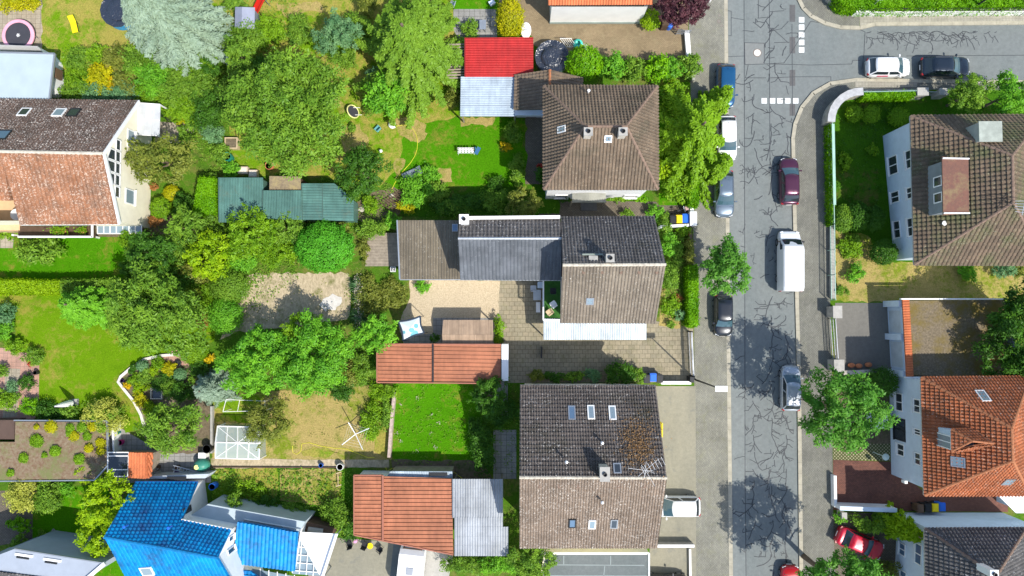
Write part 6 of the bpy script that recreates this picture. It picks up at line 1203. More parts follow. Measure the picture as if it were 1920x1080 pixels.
# ---------------------------------------------------------------- vehicles
def paint(name, c, metalf=.3, rough=.28):
    if name in MATS: return MATS[name]
    t = NT(name); t.base(c).set(rough, metalf, .5); t.p.inputs['Coat Weight'].default_value = .8; t.p.inputs['Coat Roughness'].default_value = .04; MATS[name] = t.m; return t.m
carglass = glassm('car_glass', (.02, .03, .035), .04, .9); tyre = plain('tyre', (.018, .018, .018), .85); rim = plain('rim', (.45, .46, .48), .3, .9); lampw = glassm('headlamp_glass', (.65, .68, .70), .08); lampr = glassm('tail_lamp', (.35, .01, .01), .15)
def car(px, py, ang, L, Wd, Hh, mat, label, hood=.27, tail=.10, ws=.16, rws=.10, cab=.78, belt=.93, name='parked_car', group='cars parked along the street', roofmat=None, rails=False, zg=-.1, cat='car', panel=None, dark=None, round_=.5):
    """ang: heading of the nose in the photo, degrees counter-clockwise from photo right. hood, tail: fractions of the length;
    ws, rws: lengths of the windscreens as fractions"""
    ws += .05; rws += .03; cab -= .06
    c = W(px, py, zg + Hh * .6); t = thing(name, label, cat, (c.x, c.y, zg), math.radians(ang - 90), group)
    hw = Wd / 2; nst = 36; prof = []
    def plan(f):  # half width along the length, f 0 rear 1 front
        e = min(f, 1 - f); k = min(1, e / .17); s = 1 - (1 - k) ** 2.3 * (.44 if f > .5 else .28); return hw * s * (1 - .03 * max(0, f - .6) / .4)
    def top(f):
        fh = 1 - hood
        if f > fh: u = (f - fh) / hood; return belt + .03 - .20 * u ** 1.8 - .18 * max(0, u - .8) / .2 * .8
        if f < tail: u = 1 - f / max(tail, 1e-3); return belt + .06 - .05 * u - .14 * max(0, u - .7) / .3
        return belt + .03
    b = bmesh.new(); rows = []
    for i in range(nst + 1):
        f = i / nst; y = -L / 2 + L * f
        if i in (0, nst): y *= .997
        w = plan(f); z = top(f); low = .22 + (.12 if f < .03 or f > .97 else 0)
        sec = [(w * .90, low), (w * .985, .36), (w, .52), (w * .995, .68), (w * .97, z - .10), (w * .91, z - .025), (w * .72, z + .02), (w * .38, z + .045), (0, z + .055)]
        full = [(-x, zz) for x, zz in sec] + [(x, zz) for x, zz in sec[-2::-1]]
        rows.append([b.verts.new((x, y, zz)) for x, zz in full])
    for r0, r1 in zip(rows, rows[1:]):
        for j in range(len(r0) - 1): b.faces.new((r0[j], r0[j + 1], r1[j + 1], r1[j]))
    b.faces.new(rows[0]); b.faces.new(rows[-1][::-1])
    for r0, r1 in zip(rows, rows[1:]): b.faces.new((r0[-1], r0[0], r1[0], r1[-1]))
    # wheel arches are dark inserts; cabin
    y0, y1 = -L / 2 + L * tail, L / 2 - L * hood; yb0, yb1 = y0 + L * rws, y1 - L * ws; wb = hw * .90; wt = hw * cab; zb = belt; zt = Hh - .03
    def ring(z, u):   # u 0 at the belt, 1 at the roof edge
        w = wb + (wt - wb) * u; a = y0 + (yb0 - y0) * u; c_ = y1 + (yb1 - y1) * u; bow = .10 * (1 - u) + .12 * u; pts = []
        for k in range(7): s = -1 + 2 * k / 6; pts.append((w * s, c_ + bow * (1 - s * s) - .03 * abs(s) ** 3, z))
        for k in range(1, 7): s = k / 7; pts.append((w * (1 + .025 * math.sin(math.pi * s)), c_ + (a - c_) * s, z))
        for k in range(7): s = 1 - 2 * k / 6; pts.append((w * s, a - bow * .6 * (1 - s * s), z))
        for k in range(1, 7): s = 1 - k / 7; pts.append((-w * (1 + .025 * math.sin(math.pi * s)), c_ + (a - c_) * s, z))
        return pts
    R = [ring(zb - .02, 0), ring(zb + (zt - zb) * .5, .47), ring(zt - .05, .95), ring(zt, 1.02)]
    cr = [(x * .9, (y - (yb0 + yb1) / 2) * .95 + (yb0 + yb1) / 2, zt + .03) for x, y, z in R[-1]]; R.append(cr); R.append([(x * .5, (y - (yb0 + yb1) / 2) * .5 + (yb0 + yb1) / 2, zt + .05) for x, y, z in R[-1]])
    V = [[b.verts.new(p) for p in r] for r in R]; n = len(R[0])
    for r0, r1 in zip(V, V[1:]):
        for j in range(n): q = (j + 1) % n; b.faces.new((r0[j], r0[q], r1[q], r1[j]))
    b.faces.new(V[-1]); bmesh.ops.recalc_face_normals(b, faces=b.faces); me = bpy.data.meshes.new('body'); b.to_mesh(me); b.free()
    link('body', me, mat, t, local=True, smooth=True)
    # glass: bands between belt and roof, 8 mm proud
    def band(nm, idx, gm, lo=.10, hi=.90, k0=0.0, k1=1.0):
        P0 = [Vector(R[0][i % n]) for i in idx]; P1 = [Vector(R[2][i % n]) for i in idx]; mb = MB(); cen = Vector((0, (y0 + y1) / 2, (zb + zt) / 2)); rws_ = []
        for u in (lo, (lo + hi) / 2, hi):
            Pm = [Vector(R[1][i % n]) for i in idx]; pr = []
            for a0, m0, a1 in zip(P0, Pm, P1):
                p = a0.lerp(m0, u * 2) if u < .5 else m0.lerp(a1, u * 2 - 1); pr.append(p + Vector((p.x - cen.x, (p.y - cen.y) * (1 if len(idx) > 6 else 0), 0)).normalized() * .016 + Vector((0, 0, .012)))
            if k0 or k1 < 1: pr[0] = pr[0].lerp(pr[1], k0); pr[-1] = pr[-1].lerp(pr[-2], 1 - k1)
            rws_.append(pr)
        for r0, r1 in zip(rws_, rws_[1:]):
            for j in range(len(r0) - 1): mb.poly([r0[j], r0[j + 1], r1[j + 1], r1[j]])
        return mb.build(nm, gm, t, local=True, smooth=False)
    band('windscreen', list(range(0, 7)), glassm('windscreen_glass', (.045, .095, .115), .04, .9), .03, .95, .15, .85); band('rear_window', list(range(13, 20)), dark or carglass, .10, .90, .25, .75)
    for s0, s1 in ((6, 9), (9, 13)): band('side_window', list(range(s0, s1 + 1)), carglass, .12, .9, .25, .82)
    for s0, s1 in ((19, 23), (23, 26)): band('side_window', list(range(s0, s1 + 1)), carglass, .12, .9, .18, .75)
    for sx in (-1, 1):
        for y in (L * .31, -L * .30):
            w = MB(); w.tube([(sx * (hw - .22), y, .32), (sx * (hw - .015), y, .32)], .32, 18); wo = w.build('wheel', tyre, t, local=True); MB().tube([(sx * (hw - .03), y, .32), (sx * (hw + .002), y, .32)], .21, 14).build('rim', rim, wo, local=True)
        MB().box((sx * (hw + .09), y1 - .32, belt + .06), (.2, .11, .13)).tube([(sx * hw * .9, y1 - .3, belt + .02), (sx * (hw + .08), y1 - .32, belt + .04)], .03, 6).build('mirror', mat, t, local=True)
        MB().box((sx * hw * .62, L / 2 - .2, .66), (.34, .22, .13), rz=-sx * .35).build('headlight', lampw, t, local=True)
        MB().box((sx * hw * .78, -L / 2 + .08, .74), (.22, .13, .2), rz=sx * .3).build('tail_light', lampr, t, local=True)
        if rails: MB().tube([(sx * wt * .93, yb0 + .1, zt + .07), (sx * wt * .93, yb1 - .1, zt + .07)], .022, 6).build('roof_rail', rim if rails == 1 else black, t, local=True)
    MB().box((0, L / 2 - .03, .42), (hw * 1.3, .06, .16)).build('grille', black, t, local=True); MB().box((0, L / 2 + .005, .40), (.5, .02, .11)).build('number_plate', white, t, local=True); MB().box((0, -L / 2 - .003, .55), (.5, .02, .11)).build('number_plate', white, t, local=True)
    mb = MB(); mb.beam((-hw * .74, y1 + .16, belt + .055), (hw * .74, y1 + .16, belt + .055), .02, .02); 
    for sx in (-1, 1): mb.beam((sx * hw * .74, y1 + .16, belt + .05), (sx * hw * .64, L / 2 - .12, belt - .13), .018, .02)
    mb.build('bonnet_gap', black, t, local=True); MB().tube([(.1, yb0 + .2, zt + .05), (.1, yb0 + .08, zt + .16)], .012, 5).build('aerial', black, t, local=True)
    return t
car(1362, 160, -92, 4.05, 1.72, 1.55, paint('paint_blue', (.008, .085, .20)), 'bright blue small car parked nose down at the left kerb, topmost of that row', hood=.2, tail=.03, rws=.08)
car(1364, 259, -90, 4.2, 1.78, 1.5, paint('paint_white', (.80, .80, .79), 0), 'white car under the feathery yellow-green branches at the left kerb', hood=.22, tail=.04)
car(1359, 363, -90, 4.3, 1.78, 1.5, paint('paint_greyblue', (.16, .21, .26), .5), 'blue-grey estate car with dark roof glass at the left kerb', hood=.25, tail=.04, rails=1)
car(1357, 592, -91, 3.75, 1.70, 1.42, paint('paint_black', (.012, .016, .022), .3), 'black small hatchback with dark roof at the left kerb below the round tree', hood=.23, tail=.03, ws=.13, rws=.07, cab=.82)
car(1481, 339, 90, 4.35, 1.74, 1.45, paint('paint_purple', (.085, .018, .045), .4), 'dark purple car parked at the right kerb above the white van', hood=.22, tail=.05, ws=.15, rws=.13)
car(1484, 728, 89, 4.1, 1.74, 1.5, paint('paint_silver', (.42, .46, .50), .35), 'silver-grey car parked at the right kerb in the tree shadow', hood=.2, tail=.04, ws=.15, rws=.08)
wc = car(1668, 124.5, 0, 4.0, 1.76, 1.5, paint('paint_white', (.8, .8, .8), 0), 'white hatchback with a pink and black side stripe, parked in the side street', hood=.2, tail=.03, rws=.10, ws=.14)
MB().box((-.92 + .06, -.62, .80), (.02, 1.0, .26)).build('pink_side_stripe', plain('pink_film', (.62, .03, .12), .4), wc, local=True)
wc2 = wc.children
for o in wc.children:
    if o.name.startswith('pink_side'): o.location = (.03 if False else 1.74, 0, 0)
car(1775, 124, 0, 4.5, 1.82, 1.5, paint('paint_darkblue', (.012, .022, .035), .4), 'dark blue-black estate car parked in the side street behind the white hatchback', hood=.24, tail=.04, rws=.11, rails=1)
car(1267, 951, 180, 4.5, 1.84, 1.55, paint('paint_white', (.8, .8, .79), 0), 'white car parked nose under the roof of the lichen roofed house on the bottom driveway', hood=.24, tail=.04, rws=.07, zg=.01, group='cars on private drives')
car(1614, 1020, -23, 4.35, 1.78, 1.42, paint('paint_red', (.52, .006, .03), .2), 'red car parked at an angle between the shrub and the large street tree', hood=.27, tail=.1, ws=.14, rws=.14, zg=.01, group='cars on private drives') 
bpy.data.objects['parked_car'] if False else None
car(1484, 1104, 90, 4.0, 1.72, 1.45, paint('paint_red2', (.42, .008, .015), .1), 'red car mostly hidden at the bottom edge of the right kerb', hood=.22, tail=.05)
car(1248, 1097, 0, 4.2, 1.75, 1.45, paint('paint_black', (.02, .02, .02)), 'black car just entering the bottom edge beside the flat bitumen roof', zg=.01, group='cars on private drives')
# van
def van():
    c = W(1484, 489, 1.2); t = thing('delivery_van', 'white long panel van parked at the right kerb', 'van', (c.x, c.y, -.1), math.radians(-1), 'cars parked along the street')
    wp = paint('paint_van', (.80, .82, .83), 0); L, w, h = 5.55, 1.96, 2.0; b = bmesh.new(); rows = []
    st = [(-L / 2, .90, h - .25), (-L / 2 + .06, .97, h - .08), (-L / 2 + .4, 1, h), (0, 1, h), (1.0, 1, h), (1.25, .99, h - .06), (1.4, .985, h - .2)]
    st += [(1.95, .975, 1.22), (2.1, .97, 1.10), (2.45, .93, .98), (2.65, .86, .85), (2.775, .74, .66)]
    for y, k, z in st:
        hw = w / 2 * k; e = .93 if z > 1.3 else .97; zz = max(z, .4)
        sec = [(hw * .95, .25), (hw, .45), (hw, min(1.05, zz - .12)), (hw * (.99 if z < 1.3 else .955), zz - .12), (hw * (.93 if z < 1.3 else .86), zz - .02), (hw * .5, zz + .02), (0, zz + .03)]
        rows.append([b.verts.new((x, y, q)) for x, q in [(-x, q) for x, q in sec] + [(x, q) for x, q in sec[-2::-1]]])
    for r0, r1 in zip(rows, rows[1:]):
        for j in range(len(r0) - 1): b.faces.new((r0[j], r0[j + 1], r1[j + 1], r1[j]))
        b.faces.new((r0[-1], r0[0], r1[0], r1[-1]))
    b.faces.new(rows[0]); b.faces.new(rows[-1][::-1]); bmesh.ops.recalc_face_normals(b, faces=b.faces); me = bpy.data.meshes.new('body'); b.to_mesh(me); b.free(); link('body', me, wp, t, local=True, smooth=False)
    MB().poly([(-.80, 1.44, 1.78), (.80, 1.44, 1.78), (.40, 1.50, 1.80), (-.40, 1.50, 1.80)][:2] + [(.88, 1.93, 1.27), (.45, 1.99, 1.245), (-.45, 1.99, 1.245), (-.88, 1.93, 1.27)]).build('windscreen', carglass, t, local=True)
    for s in (-1, 1):
        MB().poly([(s * .972, 1.72, 1.12), (s * .975, 1.0, 1.12), (s * .955, 1.0, 1.62), (s * .955, 1.36, 1.62)]).build('side_window', carglass, t, local=True)
        MB().box((s * 1.10, 1.75, 1.15), (.2, .14, .28)).build('mirror', black, t, local=True); MB().box((s * .72, 2.60, .80), (.28, .2, .18), rz=-s * .4).build('headlight', lampw, t, local=True); MB().box((s * .93, -L / 2 + .01, 1.0), (.1, .06, .5)).build('tail_light', lampr, t, local=True)
        for y in (1.75, -1.6): wo = MB().tube([(s * .74, y, .34), (s * .965, y, .34)], .34, 18).build('wheel', tyre, t, local=True); MB().tube([(s * .95, y, .34), (s * .985, y, .34)], .2, 12).build('rim', rim, wo, local=True)
    for y in (.75, -.65): MB().box((.05, y, h + .032), (1.1, .025, .02)).build('roof_rib', metal, t, local=True)
    MB().box((0, L / 2 + 0, .42), (1.5, .06, .25)).build('bumper', black, t, local=True)
van()
# caravan
c = W(772, 1062, 1.3); t = thing('caravan', 'white caravan with a front window, at the bottom edge beside the salmon roofed garage', 'caravan', (c.x, c.y, 0), math.radians(-6))
mb = MB(); pr = [(2.0, .5), (2.0, 1.3), (1.75, 2.1), (1.4, 2.5), (-2.0, 2.5), (-2.3, 2.0), (-2.3, .5)]
for s in (-1, 1): mb.poly([(s * 1.08, y, z) for y, z in pr])
for (ya, za), (yb, zb2) in zip(pr, pr[1:] + pr[:1]): mb.poly([(-1.08, ya, za), (1.08, ya, za), (1.08, yb, zb2), (-1.08, yb, zb2)])
mb.build('body', white, t, local=True); f = MB().box((0, 1.90, 1.72), (1.7, .05, .75), M=Euler((.32, 0, 0)).to_matrix()).build('window', brownp, t, local=True); MB().box((0, 1.93, 1.72), (1.4, .05, .5), M=Euler((.32, 0, 0)).to_matrix()).build('pane', glass_p, f, local=True)
MB().box((0, 0, 2.53), (.6, .6, .08)).build('roof_vent', metal, t, local=True)
for s in (-1, 1): MB().tube([(s * .85, -.2, .32), (s * 1.05, -.2, .32)], .32, 14).build('wheel', tyre, t, local=True); MB().beam((s * .4, 2.0, .45), (0, 3.0, .45), .06).build('drawbar', metal, t, local=True)
# ---------------------------------------------------------------- walls, fences, gates, street furniture
def wall_line(px, h, w, mat, label, name='garden_wall', cat='wall', capm=None, group=None):
    "free-standing wall; px are the pixels of the centre line of its top"
    P = [W(x, y, h) for x, y in px]; t = thing(name, label, cat, (P[0].x, P[0].y, 0), group=group); l, r = [], []
    for i, p in enumerate(P):
        d = (P[min(i + 1, len(P) - 1)] - P[max(i - 1, 0)]); d.z = 0; d.normalize(); n = Vector((-d.y, d.x, 0)) * w / 2; l.append(p + n); r.append(p - n)
    MB().prism(l + r[::-1], 0, h - .06).build('wall', mat, t)
    l2 = [p + (p - q) * .12 for p, q in zip(l, r)]; r2 = [q + (q - p) * .12 for p, q in zip(l, r)]; MB().prism(l2 + r2[::-1], h - .06, h).build('coping', capm or mat, t); return t
def fence(px, h, mat, label, step=2.2, z0=0, rails=2, bars=0, name='fence', cat='fence', postw=.06):
    P = [W(x, y, h) for x, y in px]; t = thing(name, label, cat, (P[0].x, P[0].y, 0)); 
    for a, b in zip(P, P[1:]):
        mb = MB()
        for k in range(rails): z = z0 + .15 + (h - z0 - .18) * k / max(1, rails - 1); mb.beam((a.x, a.y, z), (b.x, b.y, z), .05, .05)
        L = (b - a).length
        if bars: 
            for i in range(int(L / bars)): p = a.lerp(b, (i + .5) * bars / L); mb.box((p.x, p.y, (z0 + h) / 2), (.025, .025, h - z0 - .1))
        mb.build('panel', mat, t); n = max(1, round(L / step))
        for i in range(n + 1): p = a.lerp(b, i / n); MB().box((p.x, p.y, (h + .05) / 2), (postw, postw, h + .05)).build('post', mat, t)
    return t
arc = [(1559, 228), (1560, 216), (1564, 203), (1571, 192), (1580, 183), (1592, 176), (1605, 172), (1619, 171)]
wall_line(arc, 1.5, .55, stone, 'curved garden wall with pale coping at the corner of the side street', capm=plain('pale_coping', (.42, .42, .42), .9, 0, .2, 3))
wall_line([(1557, 230), (1562, 420), (1563, 560)], .5, .3, concrete, 'low concrete wall under the green street fence'); wall_line([(1620, 171), (1718, 170)], .5, .25, concrete, 'low wall under the pale fence right of the curved wall')
fence([(1561, 230), (1565, 420), (1567, 562)], 1.5, fenceg, 'long pale green metal fence along the right pavement', 2.5, .5, 2, .13)
for a, b in (((1561, 230), (1565, 420)), ((1565, 432), (1567, 562))): pass
fence([(1620, 172), (1718, 170)], 1.4, fenceg, 'pale green metal fence right of the curved wall', 2.5, .5, 3, .12)
t = thing('fence_cover', 'translucent greenish panel strip on top of the street fence', 'fence', W(1563, 320)); MB().prism([W(1560, 232, 1.56), W(1565, 232, 1.56), W(1568, 384, 1.56), W(1563, 384, 1.56)], 1.5, 1.54).build('panel', plain('green_panel', (.35, .55, .45), .4), t)
for x, y, w_, d_, lb in ((1570, 585, .7, 1.0, 'stone gate pillar at the upper end of the sliding gate'), (1573, 686, .8, 1.0, 'stone gate pillar at the lower end of the sliding gate'), (1730, 172, .9, .6, 'square gate pillar in the shade under the dark estate car'), (1771, 172, .8, .5, 'gate pillar left of the round trees in the side street')):
    c = W(x, y, 1.4); p = thing('gate_pillar', lb, 'pillar', (c.x, c.y, 0), group='stone gate pillars'); MB().box((c.x, c.y, .68), (w_, d_, 1.36)).build('shaft', stone, p); MB().box((c.x, c.y, 1.42), (w_ + .12, d_ + .12, .12)).build('cap', concrete, p)
fence([(1567, 598), (1572, 674)], 1.3, metal, 'grey sliding metal gate in front of the dark garage drive', 3.5, .1, 3, .12, 'sliding_gate', 'gate')
fence([(1740, 172), (1764, 172)], 1.2, metal, 'small metal gate between two pillars in the side street shade', 2, .1, 2, .12, 'garden_gate', 'gate')
wall_line([(1582, 699), (1638, 697)], .9, .3, stone, 'short wall at the lower side of the dark garage drive'); wall_line([(1575, 953), (1682, 957)], 1.5, .3, render_w, 'white rendered wall between the red brick drive and the shrubs', capm=bluewhite)
t = wall_line([(1566, 892), (1567, 951)], .7, .2, white, 'narrow white beam wall at the pavement side of the red brick drive')
wall_line([(1606, 19), (1990, 17)], 1.0, .3, white, 'long white wall in front of the hedge in the top right', capm=white); wall_line([(1551, -20), (1556, -4), (1567, 8), (1582, 14), (1606, 17)], .6, .35, stone, 'curved low stone wall at the top right corner')
fence([(1640, 16), (1760, 15), (1880, 15), (1990, 14)], 1.6, darkm, 'thin dark post fence along the hedge in the top right', 3.2, .9, 2, 0)
wall_line([(1288, 58), (1292, 106)], .5, .35, white, 'short white wall between the tan driveway and the pavement'); 
wall_line([(1299, 112), (1300, 150)], .5, .25, concrete, 'low wall at the end of the laurel hedge')
wall_line([(1295, 412), (1298, 612)], .6, .22, terracotta, 'low brick wall along the front garden of the central house', capm=brownp)
wall_line([(1238, 425), (1292, 422)], 1.2, .2, white, 'white wall behind the bins above the dark roofed house'); wall_line([(1297, 388), (1298, 402)], 1.0, .25, white, 'short white post wall next to the bins')
c = W(1300, 410, 1.3); o = MB().box((c.x, c.y, .65), (.55, 1.2, 1.3)).box((c.x, c.y, 1.33), (.62, 1.28, .06)); one(o, 'letterbox_pillar', white, 'white square pillar beside the yellow and blue bins', 'pillar')
wall_line([(1240, 718), (1296, 718)], 1.0, .22, white, 'white wall between the driveway and the bottom forecourt'); wall_line([(1232, 1024), (1302, 1024)], .9, .2, concrete, 'pale low wall at the lower side of the bottom driveway', capm=white); wall_line([(1294, 1030), (1295, 1100)], .35, .14, white, 'thin white kerb wall at the bottom drive edge')
c = W(1298, 712, 1.2); one(MB().box((c.x, c.y, .6), (.35, .5, 1.2)), 'gate_pillar', darkm, 'dark gate pillar at the foot of the street lamp', 'pillar')
# driveway gate with scalloped bars
t = thing('driveway_gate', 'long metal bar gate of the middle driveway beside the pavement', 'gate', W(1298, 660)); mb = MB(); a, b = W(1297, 622, 1.3), W(1301, 706, 1.3)
L = (b - a).length
for i in range(34): p = a.lerp(b, (i + .5) / 34); hh = 1.05 + .35 * abs(math.cos(math.pi * (i + .5) / 17)) ; mb.box((p.x, p.y, hh / 2 + .05), (.035, .035, hh))
mb.build('bars', metal, t); MB().beam((a.x, a.y, .2), (b.x, b.y, .2), .06).beam((a.x, a.y, 1.0), (b.x, b.y, 1.0), .06).beam((a.x - .0, a.y, 1.25), (b.x, b.y, 1.25), .12, .05).build('rail', metal, t)
for i in (0, 1): p = a.lerp(b, i); MB().box((p.x, p.y, .75), (.12, .12, 1.5)).build('post', darkm, t)
# street lamp: radial line from base
c = W(1304, 712, 0); hd = W(1350, 729, 7.9); t = thing('street_lamp', 'tall street lamp on the left pavement at the driveway gate', 'street lamp', (c.x, c.y, 0)); MB().tube([(c.x, c.y, 0), (c.x, c.y, 4), (c.x, c.y, 7.6), (hd.x, hd.y, 7.85)], .06, 10, True, [.09, .075, .05, .04]).build('pole', darkm, t)
hdm = MB().box((hd.x + .1, hd.y, 7.9), (.95, .45, .12)).build('lamp_head', plain('lamp_white', (.85, .85, .85), .4), t); MB().box((hd.x + .1, hd.y, 7.83), (.6, .3, .04)).build('lens', glass_p, hdm)
c = W(1811, 24, 0); t = thing('street_lamp', 'street lamp pole rising from the light pavement in the top right', 'street lamp', (c.x, c.y, 0)); MB().tube([(c.x, c.y, 0), (c.x, c.y, 4), (c.x + .05, c.y, 7.6)], .06, 10, True, [.09, .07, .05]).build('pole', darkm, t); MB().box((c.x, c.y - .3, 7.65), (.4, .9, .12)).build('lamp_head', MATS['lamp_white'], t)
c = W(1622, 23, 0); t = thing('sign_post', 'thin grey sign post at the start of the light pavement', 'sign post', (c.x, c.y, 0)); MB().tube([(c.x, c.y, 0), (c.x, c.y, 2.7)], .035, 8).build('pole', metal, t); MB().box((c.x, c.y, 2.65), (.6, .04, .22)).build('sign_plate', white, t)
c = W(1312, 28, 0); t = thing('sign_post', 'pale post beside the dark purple tree', 'sign post', (c.x, c.y, 0)); MB().tube([(c.x, c.y, 0), (c.x, c.y, 3.0)], .035, 8).build('pole', metal, t); MB().box((c.x, c.y, 2.8), (.5, .04, .5)).build('sign_plate', white, t)
# bins
def bin_(px, py, mat, label, group, w=.58, d=.72, h=1.05, lid=None):
    c = W(px, py, h); t = thing('wheelie_bin', label, 'bin', (c.x, c.y, 0), group=group); mb = MB(); 
    mb.prism([(c.x - w * .42, c.y - d * .4), (c.x + w * .42, c.y - d * .4), (c.x + w * .42, c.y + d * .4), (c.x - w * .42, c.y + d * .4)], .06, h - .08).build('bin_body', mat if lid is None else black, t)
    l = MB().box((c.x, c.y, h - .03), (w, d, .07)).box((c.x, c.y, h + .02), (w * .8, d * .75, .05)).build('lid', lid or mat, t); MB().beam((c.x - w * .4, c.y + d * .53, h - .06), (c.x + w * .4, c.y + d * .53, h - .06), .04).build('handle', mat if lid is None else black, t)
    for s in (-1, 1): MB().tube([(c.x + s * w * .38, c.y + d * .36, .1), (c.x + s * w * .5, c.y + d * .36, .1)], .1, 10).build('wheel', black, t)
B1 = 'bins behind the white wall above the dark roofed house'; bin_(1262.5, 412, black, 'black bin left of the yellow one at the white wall', B1); bin_(1273.5, 411, yellowp, 'yellow lidded bin at the white wall above the dark roofed house', B1); bin_(1286, 409.5, bluep, 'bright blue bin beside the white square pillar', B1, .62, .8)
B2 = 'bins at the lower driveway wall'; bin_(1213, 711, black, 'dark grey bin left of the blue one at the lower driveway wall', B2); bin_(1225, 708, bluep, 'blue lidded bin at the lower driveway wall', B2); bin_(1237, 710, black, 'dark bin right of the blue one at the lower driveway wall', B2)
B3 = 'bins on the red brick drive'; bin_(1726, 954, brownp, 'brown bin, leftmost of the row on the red brick drive', B3); bin_(1740.5, 953, black, 'black bin between the brown and yellow ones on the red brick drive', B3); bin_(1754, 952, yellowp, 'yellow lidded bin on the red brick drive', B3, lid=yellowp); bin_(1767, 951, bluep, 'blue bin, rightmost of the row on the red brick drive', B3)
c = W(1257, 44, .9); one(MB().lathe([(.3, 0), (.36, .8), (.38, .9), (.3, .95), (.001, .97)], (c.x, c.y, 0), 16), 'rain_barrel', bluep, 'blue barrel under the dark purple tree', 'barrel'); c = W(1247, 38, 1.0); one(MB().box((c.x, c.y, .6), (.55, 1.1, 1.2)).box((c.x, c.y, 1.22), (.62, 1.2, .06)), 'wood_rack', woodd, 'brown wooden locker beside the blue barrel', 'cabinet')
fence([(1272, 56), (1296, 57)], 1.1, metal, 'small silver gate under the dark purple tree', 2, .1, 3, .12, 'garden_gate', 'gate')
# left garden wall
wall_line([(739, 736), (733, 800), (729, 858)], .8, .22, plain('old_brick_coping', (.46, .36, .31), .9, 0, .3, 4), 'old garden wall between the dry lawn and the flowering lawn')
wall_line([(344, 664), (300, 667), (270, 674), (245, 690), (226, 706), (221, 716), (232, 730), (250, 752), (264, 778), (270, 800)], .25, .2, plain('white_edging', (.66, .62, .54), .9, 0, .12, 2), 'curved white stone edging around the rockery', 'lawn_edging', 'edging')
wall_line([(396, 762), (396, 850)], .5, .16, concrete, 'thin concrete edging wall left of the greenhouse', 'edging_wall')
wall_line([(396, 876), (650, 877)], .18, .08, woodd, 'dark edging board between the gravel path and the vegetable beds', 'bed_edging', 'edging')
wall_line([(210, 790), (213, 850)], 1.2, .12, white, 'white vertical board fence right of the sedum roof', 'board_fence', 'fence')
# ---------------------------------------------------------------- garden things
def trampoline(px, py, rpx, h, rimm, mat, label, cat='trampoline', net=False):
    c = W(px, py, h); R = rpx * (H - h) / F; t = thing('trampoline', label, cat, (c.x, c.y, 0)); MB().lathe([(R, -.08), (R, .03), (R * .97, .06), (R * .80, .06), (R * .79, .02)], c, 36).build('edge_pad', rimm, t); MB().lathe([(R * .80, 0), (R * .4, -.03), (.001, -.04)], c, 36).build('jumping_mat', mat, t)
    for k in range(6): a = k * math.pi / 3; MB().tube([(c.x + R * .9 * math.cos(a), c.y + R * .9 * math.sin(a), 0), (c.x + R * .93 * math.cos(a), c.y + R * .93 * math.sin(a), h - .05)], .03, 6).build('leg', metal, t)
    return t
tp = trampoline(34, 66, 31, .8, plain('pink_pad', (.80, .38, .47), .7), plain('mat_black', (.05, .05, .06), .7), 'round trampoline with a pink edge pad on the paving, top left'); c = W(34, 66, .84); mb = MB()
for a in (0, 1.05, 2.1): mb.beam(c + Vector((math.cos(a) * .18, math.sin(a) * .18, 0)), c - Vector((math.cos(a) * .18, math.sin(a) * .18, 0)), .06, .01)
mb.build('star_mark', white, tp)
# pool with dark cover (left) and round dark covered pool beside the red roof
def pool(px, py, rpx, h, label, band):
    c = W(px, py, h); R = rpx * (H - h) / F; t = thing('covered_pool', label, 'pool', (c.x, c.y, 0)); MB().lathe([(R * .97, -h), (R * .97, -.06)], c, 24).build('pool_wall', band, t); mb = MB(); i0 = 0; n = 14
    rings = [(1.03, -.06), (1.02, .0), (.7, -.04), (.35, -.02), (.001, -.05)]; fold = NT('cover_' + str(px)); fold.base((.028, .036, .055)).set(.28, 0, .6).bump(fold.noise(1.2, 3), 1, .4)
    mb.lathe(rings, c, n); mb.build('cover', fold.m, t, smooth=True); MB().lathe([(R * 0, 0)] if False else [(1.03 * R, -.06), (1.02 * R, 0), (.7 * R, -.1), (.35 * R, -.02), (.001, -.08)], c, n).build('cover_sheet', fold.m, t)
pool(1035, 106, 32, 1.1, 'round pool with dark shiny cover right of the bright red roof', plain('pool_wall_green', (.10, .16, .14), .5)); pool(220, 18, 33, 1.0, 'round pool with dark cover and blue sides, partly under the silver spruce', plain('pool_wall_blue', (.05, .32, .62), .5))
c = W(986, 55, .8); t = thing('paddling_pool', 'upright white oval tub between the golden bush and the tan driveway', 'tub', (c.x, c.y, 0)); MB().lathe([(.42, 0), (.47, .5), (.5, .6), (.46, .64), (.001, .66)], (c.x, c.y, 0), 24, 1, 1.55).build('shell', white, t, smooth=True); MB().beam((c.x - .2, c.y, .7), (c.x + .2, c.y, .7), .05).build('handle', metal, t)
